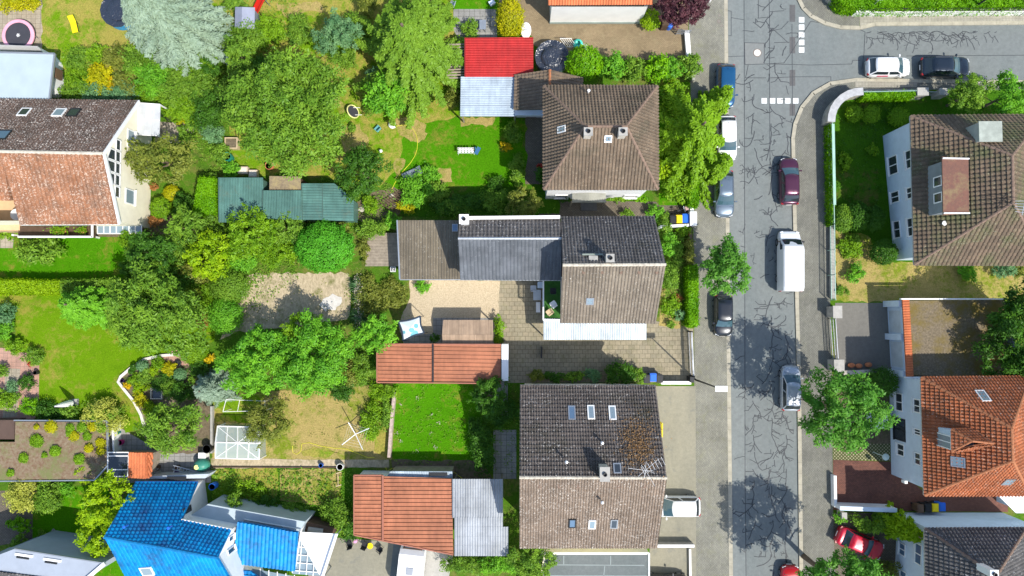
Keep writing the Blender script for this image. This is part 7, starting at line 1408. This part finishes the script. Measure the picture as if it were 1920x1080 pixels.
# garden stuff heap beside the dark pool
t = thing('clothes_airer', 'folded white clothes airer leaning near the dark covered pool', 'clothes airer', W(1062, 80)); mb = MB()
for k in range(6): mb.tube([W(1050 + k * 4, 72, .9), W(1062 + k * 4, 88, .2)], .02, 5)
mb.tube([W(1050, 72, .9), W(1072, 72, .9)], .025, 5).tube([W(1062, 88, .2), W(1084, 88, .2)], .025, 5); mb.build('frame', white, t)
c = W(1086, 80, .6); t = thing('inflatable_toy', 'heap of turquoise and white pool toys beside the round cut bush', 'pool toy', (c.x, c.y, 0)); MB().lathe([(.25, 0), (.45, .12), (.45, .3), (.25, .4)], (c.x - .1, c.y, .1), 18).build('ring', plain('turquoise_vinyl', (.08, .62, .50), .3), t, smooth=True); MB().lathe([(.2, 0), (.35, .1), (.3, .25), (.001, .3)], (c.x + .5, c.y - .3, .1), 14).build('float', white, t, smooth=True); MB().box((c.x + .4, c.y - .55, .25), (.4, .25, .15), rz=.5).build('orange_toy', plain('orange_plastic', (.85, .25, .05), .4), t)
# lounger, playhouse, slide
def lounger(px, py, rz, mat, frame, label, L=1.8, w=.6, back=.45, name='sun_lounger'):
    c = W(px, py, .35); t = thing(name, label, 'lounger', (c.x, c.y, 0), rz); MB().box((0, -L * .18, .35), (w, L * .62, .05)).build('seat', mat, t, local=True); MB().box((0, L * .30, .48), (w, L * .42, .05), M=Euler((math.radians(28), 0, 0)).to_matrix()).build('backrest', mat, t, local=True)
    for sx in (-1, 1):
        MB().beam((sx * w * .5, -L * .48, .33), (sx * w * .5, L * .15, .33), .05).build('rail', frame, t, local=True)
        for y in (-L * .42, L * .1): MB().tube([(sx * w * .5, y, 0), (sx * w * .48, y, .33)], .02, 6).build('leg', frame, t, local=True)
lounger(138, 46, .25, yellowp, darkm, 'yellow sun lounger on the upper left lawn', L=1.6, w=.55); lounger(773, 326, -1.15, plain('grey_sling', (.20, .24, .28), .7), zinc, 'grey sun lounger on the bright lawn near the bright leafy plants', L=1.9, w=.75)
t = thing('playhouse', 'grey toy playhouse with pitched roof between two green bushes at the top', 'playhouse', W(458, 34)); P = [W(440, 52, 1.7), W(477, 54, 1.7), W(478, 14, 1.7), W(441, 13, 1.7)]; r0, r1 = W(454, 13, 2.1), W(453, 53, 2.1)
MB().poly([P[0], r1, r0, P[3]]).poly([P[1], P[2], r0, r1]).build('roof', plain('grey_plastic', (.28, .30, .38), .5), t); MB().prism(inset(P, .12), 0, 1.7).build('wall', plain('grey_plastic2', (.20, .22, .26), .5), t)
t = thing('slide', 'red plastic slide at the top beside the playhouse', 'slide', W(484, 12)); a, b = W(493, -6, 1.4), W(478, 24, .1); u = (b - a); n = Vector((-u.y, u.x, 0)).normalized() * .28; mb = MB().beam(a, b, .5, .04); mb.beam(a + n + Vector((0, 0, .1)), b + n + Vector((0, 0, .1)), .06, .2).beam(a - n + Vector((0, 0, .1)), b - n + Vector((0, 0, .1)), .06, .2); mb.build('chute', redp, t)
for s in (-1, 1): MB().beam((a.x + n.x * s, a.y + n.y * s, 0), (a.x + n.x * s, a.y + n.y * s, 1.4), .06).build('leg', metal, t)
c = W(456, 57, .5); one(MB().box((c.x, c.y, .25), (.7, .35, .5), rz=.5).tube([(c.x - .5, c.y, .1), (c.x + .5, c.y + .2, .6)], .03, 6), 'garden_toy', plain('blue_toy', (.03, .16, .40), .4), 'small blue toy vehicle below the playhouse', 'toy')
# tilted small trampoline
c = W(662, 209, .5); t = thing('fitness_trampoline', 'small trampoline with yellow rim leaning on its side on the dry lawn', 'trampoline', (c.x, c.y, 0), .25); Mx = Euler((0, math.radians(48), 0)).to_matrix().to_4x4(); mb = MB(); R = .62
for k in range(28): a0, a1 = k * math.tau / 28, (k + 1) * math.tau / 28; mb.beam(Mx @ Vector((R * math.cos(a0), R * math.sin(a0), 0)) + Vector((0, 0, .5)), Mx @ Vector((R * math.cos(a1), R * math.sin(a1), 0)) + Vector((0, 0, .5)), .09, .05)
mb.build('rim', plain('pale_yellow', (.80, .78, .30), .5), t, local=True); MB().poly([Mx @ Vector((R * .93 * math.cos(k * math.tau / 28), R * .93 * math.sin(k * math.tau / 28), 0)) + Vector((0, 0, .5)) for k in range(28)]).build('mat', MATS['mat_black'], t, local=True)
for dy in (-.35, .35): MB().tube([(.1, dy, .5), (.65, dy, .02)], .025, 6).build('leg', white, t, local=True)
def chair(px, py, rz, mat, label, group, fm=None, name='garden_chair', s=1.0, z0=0):
    c = W(px, py, .5 + z0); t = thing(name, label, 'chair', (c.x, c.y, z0), rz, group); MB().box((0, 0, .43 * s), (.48 * s, .48 * s, .05)).build('seat', mat, t, local=True); MB().box((0, -.25 * s, .7 * s), (.46 * s, .05, .5 * s), M=Euler((.25, 0, 0)).to_matrix()).build('backrest', mat, t, local=True)
    for x in (-1, 1):
        for y in (-1, 1): MB().tube([(x * .21 * s, y * .21 * s, 0), (x * .2 * s, y * .2 * s, .42 * s)], .018, 6).build('leg', fm or darkm, t, local=True)
        MB().beam((x * .25 * s, -.22 * s, .63 * s), (x * .25 * s, .2 * s, .61 * s), .045, .03).build('armrest', fm or mat, t, local=True)
chair(708, 241, .8, teal, 'teal folding chair on the lawn under the bright leafy tree', None); chair(1037, 545, 0, woodl if False else black, 'upper dark chair on the green balcony floor', 'balcony chairs', z0=3.02); chair(1037, 570, .6, white, 'pale chair on the green balcony floor, middle', 'balcony chairs', z0=3.02); chair(1030, 586, 2.2, woodl, 'light wooden chair at the lower end of the green balcony', 'balcony chairs', woodl, z0=3.02)
chair(655, 1021, .3, black, 'leftmost black chair on the beige patio by the orange flowers', 'patio chairs'); chair(684, 1022, -.4, black, 'middle black chair on the beige patio by the orange flowers', 'patio chairs'); chair(711, 1030, .9, black, 'rightmost black chair on the beige patio beside the caravan', 'patio chairs')
c = W(693, 1025, .7); t = thing('side_table', 'small yellow topped table between the black patio chairs', 'table', (c.x, c.y, 0)); MB().lathe([(.28, .5), (.28, .54), (.001, .54)], (c.x, c.y, 0), 16).build('table_top', yellowp, t); MB().tube([(c.x, c.y, 0), (c.x, c.y, .5)], .03, 8).build('leg', darkm, t)
c = W(664, 1017, .7); one(MB().lathe([(.16, 0), (.2, .35), (.15, .4), (.001, .42)], (c.x, c.y, .0), 12), 'flower_pot', plain('pink_pot', (.7, .3, .5), .6), 'small pink pot between the black patio chairs', 'pot')
# white bench, table, on the paving west of the balcony
def table(px, py, w, d, mat, label, h=.74, rz=0, name='garden_table'):
    c = W(px, py, h); t = thing(name, label, 'table', (c.x, c.y, 0), rz); MB().box((0, 0, h - .02), (w, d, .04)).build('table_top', mat, t, local=True)
    for x in (-1, 1):
        for y in (-1, 1): MB().box((x * (w / 2 - .06), y * (d / 2 - .06), (h - .04) / 2), (.05, .05, h - .04)).build('leg', zinc, t, local=True)
table(1007, 553, .7, .95, plain('grey_top', (.5, .54, .56), .5), 'grey garden table beside the green balcony'); table(1009, 576, .38, .95, white, 'narrow white bench below the grey garden table', h=.45, name='garden_bench'); chair(1000, 540, 0, zinc, 'grey metal chair above the grey garden table', None)
c = W(1016, 534, 1.9); one(MB().box((c.x - .1, c.y, 1.0), (.5, .5, 2.0)).box((c.x - .1, c.y, 2.02), (.55, .55, .06)), 'storage_cupboard', bluewhite, 'pale slim cupboard against the balcony posts', 'cabinet')
# white/blue drying rack on the lawn, ball lamp, umbrella, hose
t = thing('drying_rack', 'white drying rack with blue cloth on the bright lawn', 'drying rack', W(878, 283)); mb = MB(); a, b = W(858, 282, .9), W(888, 282, .9)
for k in (-.25, -.08, .08, .25): mb.beam(a + Vector((0, k, 0)), b + Vector((0, k, 0)), .03)
for p in (a, b): mb.beam(p + Vector((0, -.25, 0)), Vector((p.x, p.y + .2, 0)), .03).beam(p + Vector((0, .25, 0)), Vector((p.x, p.y - .2, 0)), .03)
mb.build('frame', white, t); mb = MB()
for k in range(5): mb.box((a.x + .2 + k * .28, a.y, .92), (.2, .42, .03), rz=.1 * k)
mb.build('laundry', white, t); mb = MB().box((b.x + .35, b.y, .8), (.35, .7, .04), rz=-.5).box((b.x + .2, b.y + .1, .6), (.1, .5, .4), rz=.3); mb.build('blue_cloth', plain('blue_cloth', (.04, .13, .26), .8), t)
c = W(714, 283, .5); t = thing('ball_lamp', 'white ball shaped garden lamp on the lawn', 'garden lamp', (c.x, c.y, 0)); MB().lathe([(.001, -.17), (.12, -.12), (.17, 0), (.12, .12), (.001, .17)], (c.x, c.y, .5), 16).build('globe', white, t, smooth=True); MB().tube([(c.x, c.y, 0), (c.x, c.y, .35)], .03, 8).build('stake', darkm, t)
c = W(735, 233, .6); one(MB().lathe([(.34, .3), (.36, .45), (.2, .6), (.001, .62)], (c.x, c.y, 0), 12).box((c.x, c.y, .15), (.5, .4, .3)), 'covered_grill', white, 'white covered garden stool beside the teal folding chair', 'stool')
t = thing('garden_hose', 'long yellow garden hose curving over the bright lawn', 'hose', W(780, 280)); MB().tube([W(x, y, .04) for x, y in ((735, 238), (746, 236), (758, 234), (768, 237), (776, 244), (781, 254), (783, 266), (782, 280), (778, 292), (770, 305), (760, 316), (750, 328), (741, 342), (734, 356), (731, 368))], .024, 6).build('hose', plain('yellow_hose', (.70, .66, .05), .5), t)
t = thing('garden_hose', 'thin yellow hose lying on the dry lawn near the rotary dryer', 'hose', W(600, 850)); MB().tube([W(x, y, .04) for x, y in ((548, 836), (549, 848), (556, 852), (564, 846), (566, 832), (580, 830), (600, 836), (625, 840), (650, 842), (670, 850), (690, 858), (702, 858))], .025, 5).build('hose', MATS['yellow_hose'], t)
t = thing('garden_hose', 'yellow hose behind the pale blue lean-to at the bottom', 'hose', W(740, 880)); MB().tube([W(x, y, .06) for x, y in ((723, 876), (726, 884), (735, 878), (746, 877), (760, 882), (800, 882), (845, 880), (860, 892), (868, 898))], .025, 5).build('hose', MATS['yellow_hose'], t)
# slatted dark deck by the pond
t = thing('slatted_deck', 'dark slatted deck laid diagonally at the lawn corner above the annex', 'deck', W(738, 374)); 
for k in range(11): MB().beam(W(712 + k * 4.0, 376 - k * 2.6 + 3, .3), W(738 + k * 3.6, 398 - k * 2.4, .3), .10, .05).build('slat', woodd, t)
for x, y, s in ((690, 375, .3), (678, 392, .35), (683, 385, .25), (735, 366, .25), (742, 384, .22)): c = W(x, y, .1); one(MB().lathe([(s, 0), (s * 1.05, .08), (s * .6, .2), (.001, .24)], (c.x, c.y, 0), 9, 1, .8), 'garden_stone', stone, 'pale garden stone near the slatted deck', 'stone', 'pale garden stones near the slatted deck')
# stove box on gravel
c = W(737, 505, .5); t = thing('log_basket', 'small square white framed box with a zigzag top beside the wooden deck', 'box', (c.x, c.y, 0)); MB().box((c.x, c.y, .25), (.42, .42, .5)).build('box', darkm, t); mb = MB()
for dx, dy, w_, d_ in ((0, .21, .48, .05), (0, -.21, .48, .05), (.21, 0, .05, .37), (-.21, 0, .05, .37)): mb.box((c.x + dx, c.y + dy, .52), (w_, d_, .05))
mb.beam((c.x - .12, c.y + .1, .53), (c.x + .12, c.y + .1, .53), .04).beam((c.x + .12, c.y + .1, .53), (c.x - .12, c.y - .1, .53), .04).beam((c.x - .12, c.y - .1, .53), (c.x + .12, c.y - .1, .53), .04); mb.build('frame', white, t)
# rotary dryer
c = W(665, 815, 1.9); t = thing('rotary_dryer', 'large rotary clothes dryer with four long arms on the dry lawn', 'clothes dryer', (c.x, c.y, 0)); MB().tube([(c.x, c.y, 0), (c.x, c.y, 1.75)], .03, 8).build('pole', zinc, t)
for x, y in ((653, 792), (692, 803), (680, 843), (641, 834)): p = W(x, y, 2.2); MB().tube([(c.x, c.y, 1.6), p], .04, 6).build('arm', white, t)
mb = MB()
for f in (.5, .7, .9):
    Q = [Vector((c.x, c.y, 1.6)).lerp(W(x, y, 2.2), f) for x, y in ((653, 792), (692, 803), (680, 843), (641, 834))]
    for i in range(4): mb.beam(Q[i], Q[(i + 1) % 4], .006)
mb.build('line', white, t)
# bean poles / frame
t = thing('climbing_frame', 'thin white pole frame above the greenhouse', 'trellis', W(455, 762)); mb = MB(); Q = [W(x, y, 1.9) for x, y in ((418, 772), (424, 749), (497, 752), (496, 770))]
for a, b in ((0, 1), (1, 2), (0, 3), (2, 3)): mb.tube([Q[a], Q[b]], .025, 5)
for q in Q: mb.tube([(q.x, q.y, 0), q], .025, 5)
mid1, mid2 = Q[1].lerp(Q[2], .35), Q[0].lerp(Q[3], .35); mb.tube([mid1, mid2], .02, 5); mb.build('pole_frame', white, t)
# white folded parasol
b_ = W(142, 754, 0); t = thing('parasol', 'closed white parasol standing on the edge of the big left lawn', 'parasol', (b_.x, b_.y, 0)); MB().tube([(b_.x, b_.y, 0), (b_.x, b_.y, 2.9)], .03, 8).build('pole', metal, t); MB().lathe([(.30, .75), (.27, 1.2), (.20, 2.0), (.06, 2.85), (.001, 2.88)], (b_.x, b_.y, 0), 10).build('cloth', white, t); MB().box((b_.x, b_.y, .04), (.6, .6, .08)).build('base', concrete, t)
# yard things
def barrel(px, py, r, h, mat, label, dark=True, grp=None, name='barrel'):
    c = W(px, py, h); t = thing(name, label, 'barrel', (c.x, c.y, 0), group=grp); MB().lathe([(r * .85, 0), (r, h * .5), (r * .95, h), (r * .85, h), (r * .83, h - .1)], (c.x, c.y, 0), 18).build('barrel_body', mat, t); MB().lathe([(r * .83, h - .12), (.001, h - .12)], (c.x, c.y, 0), 18).build('water' if dark else 'lid', black if dark else mat, t)
barrel(397, 913, .32, .95, bluep, 'blue rain barrel at the blue house corner', False); barrel(387, 842, .42, .9, black, 'dark round rain barrel above the green water tank'); barrel(601, 873, .2, .5, bluep, 'small blue bucket on the gravel path', True, name='bucket'); barrel(344, 828, .32, .25, terracotta, 'orange-red shallow bowl on the soil', True, name='bowl'); barrel(637, 876, .32, .7, white, 'white round tub on the gravel path beside the bottom garage shadow', True, name='tub'); barrel(224, 830, .25, .5, plain('magenta', (.45, .03, .18), .5), 'magenta bucket right of the white board fence', True, name='bucket'); barrel(216, 812, .25, .6, greenp, 'green and blue pot at the top of the white board fence', False, name='pot'); barrel(425, 293, .42, .9, greenp, 'round dark green lidded composter near the raised planter', False, name='composter'); barrel(65, 699, .2, .5, black, 'dark round pot on the left terrace', True, name='pot'); barrel(228, 714, .16, .3, plain('violet_pot', (.06, .03, .12), .5), 'small violet pot on the rockery rim', True, name='pot'); barrel(504, 310, .4, .5, terracotta, 'terracotta bowl above the brown roofed hut', True, name='pot'); barrel(600, 6, .0001, .01, black, 'x', True) if False else None
c = W(376, 873, .9); t = thing('water_tank', 'green egg shaped water tank beside the ladders', 'tank', (c.x, c.y, 0)); MB().lathe([(.3, .0), (.58, .3), (.66, .6), (.55, .95), (.3, 1.15), (.001, 1.2)], (c.x, c.y, 0), 24, 1.1, .95).build('shell', plain('tank_green', (.05, .25, .18), .4), t, smooth=True); MB().lathe([(.22, 0), (.22, .06), (.001, .08)], (c.x - .25, c.y - .1, 1.12), 16).build('lid', plain('pale_yellow', (.8, .8, .3), .5), t)
c = W(379, 854, .8); one(MB().box((c.x, c.y, .4), (.6, .45, .8)).box((c.x, c.y, .82), (.66, .5, .05)), 'white_box', white, 'white box between the dark barrel and the green tank', 'box')
c = W(330, 886, .6); t = thing('metal_tub', 'round zinc tub under the ladder', 'tub', (c.x, c.y, 0)); MB().lathe([(.3, 0), (.32, .5), (.28, .5), (.26, .1), (.001, .1)], (c.x, c.y, 0), 18).build('shell', white, t); MB().lathe([(.25, .3), (.001, .32)], (c.x, c.y, 0), 14).build('contents', plain('violet_pot2', (.1, .05, .15), .5), t)
def ladder(a, b, z, lb, w=.35, rungs=9):
    A, B = W(*a, z), W(*b, z); d = (B - A).normalized(); n = Vector((-d.y, d.x, 0)) * w / 2; t = thing('ladder', lb, 'ladder', ((A.x + B.x) / 2, (A.y + B.y) / 2, 0)); 
    for s in (-1, 1): MB().beam(A + n * s, B + n * s, .06, .07).build('rail', zinc, t)
    for i in range(rungs): p = A.lerp(B, (i + .5) / rungs); MB().beam(p - n, p + n, .04).build('rung', zinc, t)
    for k in (.1, .9): p = A.lerp(B, k); MB().box((p.x, p.y, (z - .05) / 2), (.3, .3, z - .05)).build('support_block', woodd, t)
ladder((324, 876), (376, 890), .6, 'aluminium ladder lying beside the green tank'); ladder((277, 890), (295, 876), .5, 'short ladder beside the little orange roofed shed', .3, 5)
c = W(290, 888, .4); one(MB().box((c.x, c.y, .3), (.8, .4, .6)).box((c.x, c.y, .62), (.86, .46, .05)), 'storage_box', concrete, 'pale storage box beside the short ladder', 'box')
t = thing('raised_planter', 'raised wooden planter box with plants near the large yellowish tree', 'planter', W(433, 267)); c = W(433, 268, .6); 
for dx, dy, w_, d_ in ((0, .48, 1.2, .1), (0, -.48, 1.2, .1), (.55, 0, .1, .86), (-.55, 0, .1, .86)): MB().box((c.x + dx, c.y + dy, .3), (w_, d_, .6)).build('board', woodl, t)
MB().box((c.x, c.y, .25), (1.0, .86, .5)).build('soil', m['soil'], t)
for x, y, w_, lb in ((455, 319, .45, 'beige tub above the left green shed'), (474, 325, .38, 'pale crate above the green sheds')): c = W(x, y, .5); t = thing('tub', lb, 'tub', (c.x, c.y, 0)); MB().prism([(c.x - w_, c.y - .33), (c.x + w_, c.y - .33), (c.x + w_, c.y + .33), (c.x - w_, c.y + .33)], 0, .5).build('shell', plain('beige_plastic', (.62, .50, .38), .6), t); MB().box((c.x, c.y, .52), (w_ * 1.6, .5, .02)).build('lid', plain('beige_lid', (.70, .62, .52), .6), t)
c = W(301, 737, .5); c0 = W(294, 737, .2); t = thing('pond_box', 'square dark framed basin in the rockery', 'basin', (c0.x, c0.y, 0)); 
for dx, dy, w_, d_ in ((0, .5, 1.1, .1), (0, -.5, 1.1, .1), (.5, 0, .1, .9), (-.5, 0, .1, .9)): MB().box((c0.x + dx, c0.y + dy, .15), (w_, d_, .3)).build('frame_board', stone, t)
MB().box((c0.x, c0.y, .08), (.9, .9, .16)).build('water', glass_d, t)
c = W(332, 681, .4); t = thing('fire_bowl', 'dark square bowl on the pink terrace', 'fire bowl', (c.x, c.y, 0)); MB().lathe([(.25, 0), (.32, .3), (.26, .32), (.2, .15), (.001, .12)], (c.x, c.y, 0), 8).build('bowl', darkm, t)
c = W(1651, 786, 1.2); t = thing('garden_box', 'white rounded storage box behind the large street tree', 'storage box', (c.x, c.y, 0)); MB().prism([(c.x - .75 + .15 * (k in (0, 3)), c.y + s) for k, s in ((0, -1.0), (1, -.8), (1, .8), (3, 1.0))][:0] + [(c.x - .55, c.y - .85), (c.x + .5, c.y - .75), (c.x + .6, c.y), (c.x + .5, c.y + .75), (c.x - .55, c.y + .85), (c.x - .65, c.y)], 0, 1.15).build('body', bluewhite, t); MB().prism([(c.x - .6, c.y - .9), (c.x + .55, c.y - .8), (c.x + .65, c.y), (c.x + .55, c.y + .8), (c.x - .6, c.y + .9), (c.x - .7, c.y)], 1.15, 1.22).build('lid', white, t)
c = W(1661, 857, 2.2); one(MB().lathe([(.28, 0), (.3, .1), (.1, .18), (.001, .2)], (c.x, c.y, 2.1), 16).tube([(c.x, c.y, 0), (c.x, c.y, 2.1)], .04, 6), 'garden_lamp', plain('pale_green_enamel', (.55, .66, .60), .4), 'pale round lamp on a post at the pink-tan paving corner', 'lamp')
c = W(1583, 967, 1.0); one(MB().box((c.x, c.y, .5), (.38, .5, 1.0)).box((c.x, c.y, 1.03), (.46, .58, .06)), 'meter_box', concrete, 'small pale meter box beside the white wall at the bottom street corner', 'box')
for x, y in ((1597, 685), (1611, 686), (1629, 684)): c = W(x, y, .3); one(MB().lathe([(.2, 0), (.28, .25), (.25, .3), (.1, .34), (.001, .35)], (c.x, c.y, 0), 12, 1.2, .8), 'flower_pot', terracotta, {1597: 'left of the three clay pots on the dark garage drive', 1611: 'middle of the three clay pots on the dark garage drive', 1629: 'right of the three clay pots on the dark garage drive'}[x], 'pot', 'clay pots on the dark garage drive')
c = W(1276, 394, 1.0); t = thing('bicycle', 'bicycle with a pinkish basket behind the bins', 'bicycle', (c.x, c.y, 0), .3)
for x in (-.5, .5):
    mb = MB(); 
    for k in range(20): a0, a1 = k * math.tau / 20, (k + 1) * math.tau / 20; mb.beam((x, .33 * math.cos(a0) * 0, .33 + .33 * math.sin(a0)) if False else (x + .33 * math.cos(a0), 0, .33 + .33 * math.sin(a0)), (x + .33 * math.cos(a1), 0, .33 + .33 * math.sin(a1)), .04)
    mb.build('wheel', tyre, t, local=True)
MB().tube([(-.5, 0, .33), (-.15, 0, .85), (.35, 0, .85), (.5, 0, .33)], .02, 6).tube([(-.15, 0, .85), (0, 0, .33), (.35, 0, .85)], .02, 6).build('frame', darkm, t, local=True); MB().tube([(.38, -.28, 1.0), (.35, 0, .95), (.38, .28, 1.0)], .02, 6).build('handlebar', zinc, t, local=True); MB().box((-.15, 0, .95), (.26, .14, .06)).build('saddle', black, t, local=True); MB().box((.62, 0, .85), (.3, .35, .25)).build('basket', plain('basket_pink', (.45, .30, .28), .8), t, local=True)
# big tv antenna on a mast on the lower roof
q = on_plane(1202, 872, hB and N_); t = thing('tv_antenna', 'spiky white tv antenna on a mast above the dark side of the lichen spotted roof', 'antenna', q); top_ = q + Vector((0, 0, 1.9)); MB().tube([q, top_], .03, 8).build('mast', zinc, t); mb = MB()
for i in range(9): a = i * .75; L = (.55, 1.3, .7)[i % 3]; e = top_ + Vector((math.cos(a) * L, math.sin(a) * L, .1 * (i % 2))); mb.tube([top_ + Vector((0, 0, -.1 * (i % 3))), e], .013, 5); 
for i in range(7): p = top_ + Vector((.25 * i - .2, .12 * i, 0)); mb.tube([p + Vector((-.15, .3, 0)), p + Vector((.15, -.3, 0))], .013, 5)
mb.build('elements', plain('antenna_white', (.75, .75, .75), .4, .3), t)
t = thing('creeper', 'brown dry creeper growing on the dark side of the lichen spotted roof below the antenna', 'plant', on_plane(1195, 832, N_)); p0 = on_plane(1195, 832, N_); n = 1400; d = rng.normal(size=(n, 2)) * [.75, 1.0]; P = np.array([[p0.x + a, p0.y + b, plane_z(N_, p0.x + a, p0.y + b) + .1 + .15 * rng.random()] for a, b in d]) - np.array(p0); link('leaves', leafmesh('leaves', P, rng.normal(size=(n, 3)) + [0, 0, 1], np.full(n, .13), rng.random(n), mat=LM('moss')), None, t, local=True)
one(MB().beam(W(1240, 792, .9), W(1240, 818, .9), .1, .9), 'barrier_board', yellowp, 'yellow board standing at the east wall of the lichen roofed house', 'board')
c = W(1010, 650, .0); one(MB().beam(W(1016, 650, .5), W(1015, 671, .5), .08, .9), 'parking_barrier', darkm, 'narrow dark upright board on the shaded middle driveway', 'barrier')
c = W(1070, 708, .1); t = thing('tyre', 'old tyre lying in the driveway bed', 'tyre', (c.x, c.y, 0)); MB().lathe([(.2, .02), (.32, .02), (.34, .1), (.32, .2), (.2, .2), (.19, .1), (.2, .02)], (c.x, c.y, 0), 20).build('ring', tyre, t)
lounger(16, 396, .8, woodd, woodd, 'dark wooden lounger on the orange loggia floor of the cream house', L=1.6, w=.5, name='deck_chair'); [setattr(o, 'location', (o.location.x, o.location.y, 2.62)) for o in bpy.data.objects if o.name == 'deck_chair']
c = W(29, 402, 3.4); t = thing('round_table', 'round white table half under the roof of the loggia', 'table', (c.x, c.y, 2.61)); MB().lathe([(.5, .7), (.5, .75), (.001, .76)], (c.x, c.y, 2.61), 20).build('table_top', white, t); MB().tube([(c.x, c.y, 2.6), (c.x, c.y, 3.3)], .04, 8).build('leg', white, t)
for x in (105, 118, 155): c = W(x, 432, 3.0); t = thing('balcony_planter', {105: 'leftmost plant pot on the dark balcony floor of the cream house', 118: 'second plant pot on the dark balcony floor of the cream house', 155: 'orange planter at the right end of the dark balcony floor'}[x], 'planter', (c.x, c.y, 2.6), group='pots on the balcony'); MB().lathe([(.15, 0), (.24, .35), (.2, .36), (.001, .3)], (c.x, c.y, 2.6), 12).build('pot', terracotta, t); n = 160; link('plant', leafmesh('plant', rng.normal(size=(n, 3)) * [.28, .2, .12] + [0, 0, .5], rng.normal(size=(n, 3)) + [0, 0, 1], np.full(n, .16), rng.random(n), mat=LM('yel')), None, t, local=True)
t = thing('bicycle', 'bicycle leaning in the shade right of the plastic canopy', 'bicycle', W(311, 222), -.6)
for x in (-.5, .5): 
    mb = MB()
    for k in range(18): a0, a1 = k * math.tau / 18, (k + 1) * math.tau / 18; mb.beam((x + .33 * math.cos(a0), .1 * math.sin(a0), .33 + .33 * math.sin(a0)), (x + .33 * math.cos(a1), .1 * math.sin(a1), .33 + .33 * math.sin(a1)), .04)
    mb.build('wheel', tyre, t, local=True)
MB().tube([(-.5, 0, .33), (-.15, 0, .85), (.35, 0, .85), (.5, 0, .33)], .02, 6).build('frame', darkm, t, local=True); MB().box((-.15, 0, .95), (.26, .14, .06)).build('saddle', black, t, local=True)
table(905, 40 if False else 46, .6, .9, zinc, 'small white framed garden table on the grey pavers at the top'); chair(922, 5, .5, bluewhite, 'pale chair on the small bright lawn at the top edge', None); chair(848, 8, 1.2, zinc, 'grey chair at the top edge beside the radiating tree', None)
c = W(1308, 0, 0)
for i, (x, y) in enumerate(((632, 895), (620, 910), (632, 912))): pass
t = thing('bean_frame', 'small light wooden frame in the vegetable bed beside the bottom garage', 'trellis', W(634, 900)); mb = MB()
for y in (888, 912): mb.beam(W(630, y, .6), W(640, y - 3, .6), .08, .04).beam(W(634, y, 0), W(634, y, .6), .05)
mb.beam(W(634, 888, .6), W(634, 912, .6), .05); mb.build('frame', woodl, t)
print('LEAVES', NL[0], 'OBJECTS', len(bpy.data.objects))
